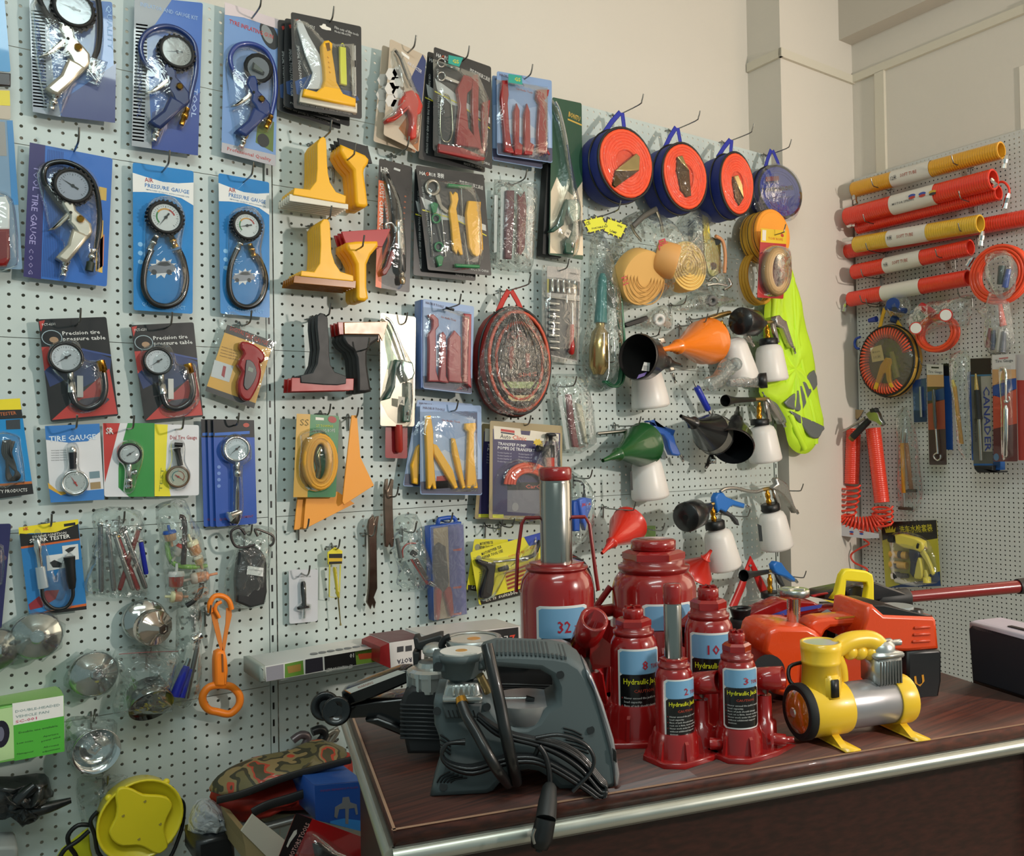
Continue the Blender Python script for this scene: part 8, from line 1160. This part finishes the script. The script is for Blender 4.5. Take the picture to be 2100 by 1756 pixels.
q=z18(110,628)[0]; b.lathe(BKG,q+(-.04,),q+(.02,),[(0,.012),(1,.012)],20); b.build('rollers',r); b=MB(PS); b.flat(m('d4d0c8',.4),z18(218,507,560,378,612,392,255,528),.0006); b.flat(m('b86a30',.4),z18(218,507,212,512,250,532,255,528),.0007); b.text(m('a86a5a',.5),'WARNING',*z18(300,500)[0],*z18(400,464)[0],5,.001); b.build('pale_label',r,'pale warning label')
b=MB(PD); b.poly(BK2,z18(660,170,690,165,700,190,830,150,850,150,850,190,830,240,700,250,670,240),-.08,-.05,bev=.002); b.poly(BK2,z18(655,265,700,260,700,340,660,350),-.08,-.05,bev=.002); b.poly(BK2,z18(660,340,850,330,850,560,660,560),-.13,-.10); b.top('black_tool_bracket','black bracketed tool sticking up behind the compressors','tool')
# ---------------------------------------------------------------- yellow compressor
z21=Zm(1480,1130,3.387); YC=m('e8bf2c',.32,coat=.3); p0=V((.376,-1.260,TZ+.049)); p1=V((.556,-1.317,TZ+.049)); ax=(p1-p0).normalized()
r=root('yellow_air_compressor','yellow and silver cylindrical air compressor with amber lamp and top handle','air compressor',(p0+p1)/2-V((0,0,.049))); b=MB(); b.lathe(YC,p0,p0+ax*.070,[(0,.037),(.05,.039),(.95,.039),(1,.038)],36); b.build('front_housing',r)
b=MB(); b.lathe(m('a4a4a8',.3,.6),p0+ax*.068,p1,[(0,.034),(.97,.034),(1,.031)],34); b.build('silver_cylinder',r,'silver motor cylinder'); b=MB(); b.lathe(RUB,p0-ax*.008,p0+ax*.004,[(0,.038),(.2,.041),(1,.041)],36); b.build('rubber_ring',r); b=MB(); b.lathe(m('b86208',.08,tr=.3,coat=1),p0-ax*.014,p0-ax*.004,[(0,.004),(.1,.018),(.5,.030),(1,.035)],32); b.lathe(m('e8e0d0',.1,.8),p0-ax*.0155,p0-ax*.013,[(0,.006),(1,.008)],14); b.build('amber_lamp',r,'amber lamp lens')
b=MB(); b.lathe(YC,p1-ax*.034,p1-ax*.004,[(0,.036),(.1,.037),(.9,.037),(1,.036)],32); up=V((0,0,1)); sd=ax.cross(up)
b.build('rear_collar',r)
for c in (p0+ax*.05,p1-ax*.016):
    b=MB(); b.poly(YC,None,0,.012,vec=[c-sd*.014-up*.030,c+sd*.014-up*.030,c+sd*.014+ax*.0-up*.030,c-sd*.014-up*.030][:2]+[c+sd*.045*1-up*.047,c+sd*.04-up*.049,c-sd*.04-up*.049,c-sd*.045-up*.047],n=ax*1.0,bev=0); b.box(YC,c-up*.0472,(.026,.11,.0035),math.atan2(ax.y,ax.x),.001); b.build('foot',r)
g0=p0+ax*.036+up*.028; b=MB(); b.lathe(YC,g0,g0+up*.072,[(0,.030),(.55,.028),(.56,.029),(.62,.029),(.63,.0285),(.85,.030),(1,.030),(1,.026),(.97,.0255)],32,cap=False); o=b.build('gauge_tower',r); b=MB(); b.lathe(m('b4b6b8',.15,.2),g0+up*.069,g0+up*.0705,[(0,.026),(1,.026)],28); b.build('dial_face',o)
f_=V((-ax.y,ax.x,0)); f_=f_ if f_.dot(CAM-p0)>0 else -f_; b=MB(); b.box(YC,g0+up*.008+f_*.024,(.024,.016,.04),math.atan2(ax.y,ax.x),.003); b.box(BK,g0+up*.010+f_*.033,(.013,.004,.026),math.atan2(ax.y,ax.x),.001); b.build('rocker_switch',r,'black rocker switch')
b=MB(); hp=[g0+up*.052+ax*.015,g0+up*.066+ax*.045,g0+up*.068+ax*.075,g0+up*.062+ax*.095,g0+up*.05+ax*.112]; b.tube(YC,hp,[.014,.0145,.014,.0155,.012],5,14)
for k in range(4): b.sphere(YC,g0+up*(.052-.002*k)+ax*(.05+.018*k),.0125)
b.build('handle',r); b=MB(); b.tube(YC,[g0+up*.05+ax*.02,g0+up*.03+ax*.034,g0+up*.01+ax*.038],[.014,.01,.008],3,12); b.build('handle_root',r)
h0=p1-ax*.046+up*.028; b=MB(); b.box(AL,h0+up*.022,(.044,.044,.040),math.atan2(ax.y,ax.x),.002)
for k in range(8): b.box(m('7a7a78',.35,.7),h0+up*.020-ax*.018+ax*.0052*k+f_*.022,(.002,.004,.034),math.atan2(ax.y,ax.x))
b.box(AL,h0+up*.045,(.05,.05,.008),math.atan2(ax.y,ax.x),.002); b.lathe(AL,h0+up*.048,h0+up*.064,[(0,.021),(.6,.021),(1,.014)],24); b.lathe(AL,h0+up*.058,h0+up*.058+ax*.036,[(0,.008),(.5,.008),(.5,.005),(1,.005)],12); b.build('cylinder_head',r,'ribbed aluminium cylinder head')
b=MB(); b.tube(BK,[g0-ax*.026+up*.0,g0-ax*.04+up*.01-f_*.02,g0-ax*.035+up*.03-f_*.03,g0-ax*.01+up*.035-f_*.03],.003,4,8); b.build('cord',r)
# ---------------------------------------------------------------- orange electric jack
PO=('G',(.448,-1.098,TZ),(-.430,-.903,0)); OJ=m('d9481a',.28,coat=.5); OJD=m('c23e16',.3,coat=.4); r=root('orange_electric_jack','orange electric car jack with steel screw pad and black end cap','jack',V((.60,-1.15,TZ)))
b=MB(PO); b.poly(OJ,z21(288,705,318,575,340,548,395,528,600,530,660,560,700,600,755,655,750,760,560,790,545,1000,500,1030,380,1000,350,760),-.11,.0,bev=.008); b.poly(OJD,z21(545,760,950,700,1290,700,1290,1060,545,1090),-.10,-.01,bev=.004); b.poly(OJ,z21(940,640,1000,470,1008,388,1060,378,1130,440,1475,455,1495,480,1515,685,1290,705,1120,700),-.11,.005,bev=.007)
for i in range(3): b.poly(OJD,z21(1345-6*i,528+48*i,1450,524+48*i,1455,538+48*i,1340-6*i,545+48*i),.004,.008,bev=.001)
b.build('housing',r); b=MB(PO); b.poly(OJ,z21(600,532,645,485,700,470,990,447,1060,425,1115,450,1115,520,1010,515,760,535,725,560,700,610,640,570),-.075,-.03,bev=.006); b.flat(m('c98a2c',.4),z21(780,462,990,446,1010,452,800,476),-.0298); b.build('carry_handle',r)
b=MB(PO); b.poly(m('141618',.4),z21(1290,702,1512,684,1530,705,1530,905,1512,1050,1400,1072,1290,1095),-.10,.008,bev=.005); b.text(m('c88a24',.4),'U',*z21(1345,945)[0],*z21(1412,932)[0],22,.0088,.02); b.build('black_end_cap',r,'black end cap'); b=MB(PO); b.poly(BK,z21(1010,392,1060,378,1130,376,1400,440,1478,456,1130,452),-.095,.002,bev=.002); q=b.P(*z21(1215,402)[0],-.04); b.lathe(m('aeb4b2',.15,.2),q,q+up*.006,[(0,.029),(1,.029)],26); b.lathe(BK,b.P(*z21(1335,428)[0],-.02),b.P(*z21(1335,428)[0],-.02)+up*.006,[(0,.016),(1,.014)],18); b.build('control_panel',r)
b=MB(PO); s0=b.P(*z21(500,535)[0],-.05); s1=b.P(*z21(500,320)[0],-.05); pr_=[]
for i in range(16): pr_+=[((i+.1)/16,.0105),((i+.5)/16,.0125)]
b.lathe(CH,s0,s1,pr_,18); b.lathe(m('a8aca8',.25,.9),s1,s1+up*.014,[(0,.024),(.1,.0275),(.9,.0275),(1,.026)],30)
for a in (.3,1.87): b.box(m('e8e2d4',.3,.5),s1+up*.0145,(.040,.004,.003),a)
b.lathe(BK,s0-up*.003,s0+up*.006,[(0,.03),(.6,.028),(1,.016)],26); b.build('screw_and_pad',r,'steel screw with round pad'); b=MB(PO); b.lathe(BK2,z21(330,830)[0]+(-.03,),z21(330,830)[0]+(.004,),[(0,.024),(1,.026)],22); q=z21(860,640)[0]; b.lathe(BK2,q+(-.04,),q+(-.006,),[(0,.016),(1,.012)],16); b.build('wheel',r)
# ---------------------------------------------------------------- red trolley jack, handles, trays
PT=('G',(.62,-.96,TZ),(-.430,-.903,0)); r=root('red_trolley_jack','low red trolley jack with blue strip label and black knob','jack',V((.62,-.93,TZ))); b=MB(PT); b.poly(RJ,z21(190,440,420,345,640,355,700,385,690,410,440,480,230,560,200,600,195,520),-.05,.0,bev=.003); b.poly(RJ2,z21(200,590,440,480,690,400,860,395,900,440,640,500,500,560,500,760,200,800),-.06,-.01,bev=.003); b.poly(RJ2,z21(440,480,1000,440,1000,1000,300,1000),-.12,-.07); b.build('frame',r); b=MB(PT); b.poly(m('39459a',.4),z21(215,490,450,408,700,372,690,395,460,440,235,522),.001,.0022); b.text(m('b0503c',.5),'K HYDRAULIC JACK',*z21(250,505)[0],*z21(440,448)[0],5,.003,.01); b.build('blue_strip_label',r,'blue strip label')
b=MB(PT); b.lathe(BK2,z21(150,560)[0]+(.01,),z21(150,470)[0]+(.01,),[(0,.024),(.8,.026),(1,.024)],20); b.lathe(BK,z21(135,470)[0]+(.01,),z21(130,395)[0]+(.01,),[(0,.016),(.8,.02),(1,.021),(1,.017),(.8,.016)],20,cap=False); b.build('black_knob',r,'black knob'); b=MB(PT); b.lathe(CH,z21(735,452)[0]+(.0,),z21(735,452)[0]+(.02,),[(0,.013),(.5,.013),(.5,.008),(1,.007)],6,hard=True); b.build('steel_bolt',r)
PH=('G',(.80,-1.0,TZ),(-.430,-.903,0)); r=root('red_lever_handle','long red lever handle with black sleeves reaching to the right edge','jack handle',V((.9,-1.0,TZ+.06))); b=MB(PH); b.lathe(RJ2,z21(1280,322)[0]+(0,),z21(2070,248)[0]+(0,),[(0,.0115),(1,.0135)],20); b.build('red_rod',r); b=MB(PH); b.lathe(BK2,z21(1070,345)[0]+(0,),z21(1298,320)[0]+(0,),[(0,.015),(.1,.0185),(.95,.0185),(1,.016)],22); b.build('black_sleeve',r,'black sleeve'); b=MB(PH); b.lathe(BK2,z21(2055,248)[0]+(0,),z21(2210,235)[0]+(0,),[(0,.016),(1,.018)],20); b.build('black_end',r,'black end grip')
b=MB(PH); b.box(BK2,b.P(*z21(1150,520)[0],-.02)-V((0,0,.0)),(.1,.03,.11),-.44); b.build('rest_block',r)
PK=('G',(.72,-.98,TZ),(-.430,-.903,0)); r=root('black_tool_tray','open black and yellow tool tray under the yellow handle','tool tray',V((.74,-.96,TZ))); b=MB(PK); b.poly(m('17181a',.35,coat=.3),z21(615,318,700,285,1000,225,1060,215,1150,250,1290,300,1290,330,1080,345,1010,392,960,385),-.05,.0,bev=.003); b.poly(BK2,z21(790,395,1010,392,1290,330,1290,800,790,800),-.08,-.01); b.flat(m('d8c828',.4),z21(690,335,960,375,975,388,800,372),.0004); b.poly(m('3c3e44',.2,coat=.6),z21(870,270,930,235,1010,240,1040,290,1010,330,880,330),.0,.012,bev=.004); b.build('tray',r); b=MB(PK); b.poly(m('b3282a',.35),z21(625,310,740,290,745,300,640,322),.001,.008,bev=.001); b.build('red_clip',r,'red clip')
b=MB(PK); b.poly(m('ecd81e',.4),z21(765,338,800,290,812,240,830,170,858,133,900,128,1010,142,1050,165,1060,210,1062,345,1045,380,1000,395,992,435,968,435,962,405,985,360,1000,335,1012,250,1005,222,870,208,862,290,858,345,820,330),.025,.04,bev=.003); b.top('yellow_carry_handle','bright yellow plastic arch handle standing behind the orange jack','handle',loc=b.P(*z21(965,430)[0],.03))
# dark case at the right
MB.zmin=TZ+.0005
r=root('hard_shell_case','dark blue case with lavender-grey lid at the right edge','case',V((.92,-1.3,TZ))); PQ=('G',(.877,-1.24,TZ),(-.9603,.2788,0)); b=MB(PQ); b.poly(m('1f242c',.6),z21(1712,545,1722,512,1740,502,2250,640,2250,1065,1738,905),-.085,.0,bev=.004); b.build('body',r); b=MB(PQ); a=b.P(*z21(1722,506)[0],0); e=b.P(*z21(2250,636)[0],0); L_=m('b9b0bc',.45); a.z=e.z=max(a.z,e.z); 
d_=E1; b.poly(L_,None,0,.012,bev=.003,n=up,vec=[a+up*.004,e+up*.004,e+d_*.012+up*.006,e+d_*.075+up*.006,a+d_*.075+up*.006,a+d_*.012+up*.006]); b.build('lid',r,'lavender-grey lid'); b=MB(PQ); b.poly(BK,None,0,.0016,n=up,vec=[a+(e-a)*.42+d_*.018+up*.0076,a+(e-a)*.9+d_*.018+up*.0076,a+(e-a)*.9+d_*.028+up*.0076,a+(e-a)*.42+d_*.028+up*.0076]); b.build('latch_slot',r)
MB.zmin=None; b=MB(); b.box(WDD,(.985,-1.33,.3805),(.10,.26,.761),math.atan2(E1.y,E1.x)); b.top('side_stand','narrow dark stand carrying the hard shell case at the table end','stand')
# ---------------------------------------------------------------- boxes on the wall shelf
zs=A(*z10(700,520)[0],.15).z; b=MB(); x0=A(*z10(440,500)[0],.15).x-.03; b.box(PEG,(x0+.52,-.065,A(*z10(1265,355)[0],.15).z-.006),(.90,.12,.008)); sh=b.top('steel_shelf','narrow steel shelf under the long white boxes','shelf')
r=root('boxed_wrench_set','long flat box with wrench set print and grey end cap','wrench set',A(*z10(850,440)[0],.10)); b=MB('A',.10); b.poly(m('d6d6d2',.4),z10(432,388,1255,248,1268,352,440,500),-.07,.05,bev=.001); e=.0506
for cc,p in (('1a1a1c',(857,318,1080,280,1088,378,862,415)),('7a9a3c',(1080,280,1255,250,1265,350,1088,378)),('5c2c6c',(1080,280,1255,250,1258,280,1085,312)),('5f8a34',(575,372,705,345,712,445,575,472)),('2c2a34',(722,340,845,320,850,418,722,442)),('8a8a94',(440,395,565,372,568,475,445,496))): b.flat(m(cc,.4),z10(*p),e)
b.text(m('d0d0cc',.5),'SET WRENCH SOCKET',*z10(1060,375)[0],*z10(872,405)[0],7,e+.0006,.015); b.text(m('d0d0cc',.5),'10',*z10(1070,295)[0],*z10(1040,300)[0],8,e+.0006,.02); b.flat(m('b84a2c',.4),z10(1100,300,1200,290,1210,330,1110,340),e+.0003); b.flat(m('9a7a3c',.4),z10(590,390,690,370,690,420,600,440),e+.0003)
for i in range(7): u=(i+.5)/7; p=A(*z10(790+62*i,300-9*i)[0],.15); b.lathe(m('77797c',.5),V((p.x+.01,-.115,A(*z10(1255,248)[0],.15).z+.0003)),V((p.x+.01,-.115,A(*z10(1255,248)[0],.15).z+.001)),[(0,.009),(1,.009)],14)
b.build('carton',r); b=MB('A',.10); b.poly(m('8f9a94',.5),z10(330,350,345,340,432,385,445,400,445,500,430,505,345,465,328,430),-.06,.048,bev=.006) if 0 else b.poly(m('8f9a94',.5),z10(395,392,440,386,448,500,398,508),-.072,.053,bev=.008); b.build('end_cap',r,'grey end cap')
def wbox(nm,lab,cat,q,d,back,col,topc,prints):
    r=root(nm,lab,cat,A(*q[3],d)); b=MB('A',d); b.poly(m(col,.4),q,-back,0,bev=.001); 
    for f in prints: f(b)
    b.build('carton',r); b=MB('A',d); t0=b.P(*q[0],0); t1=b.P(*q[1],0); b.add([t0+V((0,0,.0006)),t1+V((0,0,.0006)),t1+V((0,back,.0006)),t0+V((0,back,.0006))],[(0,1,2,3)],m(topc,.4)); b.build('printed_top',r); return r
wbox('boxed_car_accessory','white box with red and black top reading upside-down ATOR','boxed goods',z9(870,1290,1120,1255,1120,1440,880,1475),.20,.12,'d4d2d0','5a1c20',[lambda b:b.text(m('26263a',.5),'ROTA',*z9(1030,1395)[0],*z9(925,1412)[0],9,.0006,.02),lambda b:[b.flat(m('3a3c40',.5),z9(925+60*k,1320-6*k,972+60*k,1313-6*k,972+60*k,1352-6*k,925+60*k,1360-6*k),.0004) for k in range(2)],lambda b:b.poly(m('8c1c20',.4),z9(805,1320,868,1292,880,1475,800,1440),-.11,-.001)])
wbox('boxed_car_accessory','long white box with black panel reading upside-down LONG','boxed goods',z9(1140,1245,1808,1170,1815,1315,1150,1400),.20,.12,'d2d0ce','c9c6c2',[lambda b:b.flat(m('1c1c20',.4),z9(1520,1212,1795,1178,1800,1310,1525,1340),.0004),lambda b:b.text(m('c8c8c8',.5),'LON',*z9(1720,1240)[0],*z9(1600,1256)[0],-9 if 0 else 9,.001,.02),lambda b:b.text(m('d8402c',.5),'7',*z9(1735,1288)[0],*z9(1775,1280)[0],14,.001,.02)])
# ---------------------------------------------------------------- lower left shelf and goods
MB.zmin=None; b=MB(); zS=A(460,1714,.24).z-.006; b.box(m('a9adaa',.4,.5),(.33,-.12,zS-.006),(.92,.24,.008)); b.tube(m('b4b8b4',.35,.7),[V((-.13,-.242,zS)),V((.79,-.242,zS))],.005,1,8); b.top('lower_steel_shelf','steel shelf near the floor loaded with packed goods','shelf')
r=root('camouflage_tool_bag','camouflage and red zipped bag slumped under the pegboard','bag',A(*z10(500,1440)[0],.2)); b=MB('A',.16); b.puff(m('a82a1c',.55),z10(90,1340,300,1250,600,1150,1050,1040,1110,1085,1115,1120,1100,1300,1000,1400,600,1442,330,1452,240,1540,170,1480,100,1420),-.02,.10,2,nz=.08,rings=7); b.build('red_side',r,'red fabric side'); b=MB('A',.17); b.puff(m('7a7050',.6,0,'camo',coat=.2),z10(80,1340,100,1270,200,1180,400,1095,560,1060,700,1030,830,970,900,955,1050,1010,1062,1040,900,1085,600,1145,400,1215,200,1300),0,.10,2,nz=.05,rings=7); b.build('camouflage_top',r,'camouflage fabric top'); b=MB('A',.27); b.tube(BK2,[(x,y,0) for x,y in z10(85,1350,250,1310,400,1255,600,1180,850,1110,1050,1060)],.008,4,8,flat=.3); b.tube(BK2,[(x,y,0) for x,y in z10(340,1440,450,1385,600,1340,790,1280,1000,1240)],.010,4,8,flat=.3); b.build('zipper',r)
r=wbox('boxed_bearing_puller','blue box with a printed three-leg puller beside the table','boxed puller',z10(783,1242,1140,1213,1155,1582,795,1492),.34,.14,'1c4690','24509c',[lambda b:b.poly(m('8a9096',.3,.5),z10(930,1470,935,1400,985,1370,990,1330,1035,1325,1045,1365,1090,1380,1100,1450,1085,1455,1075,1405,1035,1410,1030,1520,1010,1520,1008,1410,965,1415,950,1480),0,.0008),lambda b:b.flat(m('2f7ac0',.4),z10(900,1500,1000,1480,1150,1500,1154,1582,900,1515),.0004),lambda b:b.text(m('6a3a6c',.5),'INNER BEARING PULLER',*z10(830,1290)[0],*z10(1100,1262)[0],4,.0008)])
r=root('open_carton','open cardboard box with white inner flap','carton',A(*z10(420,1760)[0],.36)); b=MB('A',.36); b.poly(m('8f7f5a',.7),z10(262,1572,330,1600,480,1790,300,1800,290,1680),-.15,.0); b.poly(m('b9b4a6',.7),z10(345,1452,640,1690,600,1800,480,1790,262,1572),-.004,.002); b.poly(m('a39a78',.7),z10(345,1452,655,1450,700,1500,560,1520,470,1515,420,1500),-.16,-.15); b.build('cardboard',r)
r,b=quadcard('tool_blister_card','large red card reading MOTORS TOOLS leaning in the carton','tool card',z10(655,1440,1168,1628,1168,1830,500,1830),.40,m('a3161a',.3,coat=.6)); b.flat(m('1b1517',.4),z10(655,1440,770,1484,620,1800,500,1830),.0016); b.text(m('c89a94',.5),'MOTORS TOOLS',*z10(625,1770)[0],*z10(755,1520)[0],9,.0021,.012); b.flat(m('c4c0b8',.4),z10(640,1570,662,1560,660,1590,615,1650,595,1690,585,1680,605,1630),.0018); b.build('backing_card',r); b=MB('A',.40); b.puff(BLIS,z10(760,1600,840,1610,1000,1720,1100,1800,700,1800,700,1700),0,.04,2,rings=5,back=False); b.build('blister',r); b=MB('A',.402); b.poly(BK2,z10(810,1700,860,1690,960,1740,1000,1790,830,1800),.0,.03,bev=.006); b.build('black_tool',r)
b=MB('A',.16); b.puff(m('5a7cae',.25,0,'film',df=.45,bp=1,sc=18,g=.7),z10(-60,1420,0,1370,80,1380,150,1430,250,1500,255,1560,150,1600,0,1620,-100,1600),0,.06,2,nz=.2,rings=6); b.top('blue_plastic_pack','crumpled blue plastic pack behind the shelf rail','packed goods')
b=MB('A',.23); b.poly(m('16181a',.4,coat=.3),z10(-60,1650,150,1600,215,1640,225,1800,-60,1800),-.1,.0,bev=.008); b.top('black_plastic_case','black plastic case at the bottom behind the yellow reel lamp','case')
r=root('key_fob_cluster','cluster of small grey and black clip tools hanging above the camouflage bag','clip tools',A(*z10(800,1000)[0],.03)); b=MB('A',.03)
for p,w,cc in (((630,920,690,880,740,900,700,980,660,1030),.010,'6a5f62'),((770,860,830,840,860,880,800,960),.011,'26282a'),((850,1000,880,900,920,850,955,830),.006,'9a948c'),((880,880,910,860,950,850,900,930,880,960),.008,'8a8478'),((700,1020,720,950,750,930),.008,'7c2c28'),((900,920,940,925,955,910),.003,'55504c')): b.tube(m(cc,.3,.4),[(x,y,.01) for x,y in z10(*p)],w,3,8)
b.build('clip_tools',r)
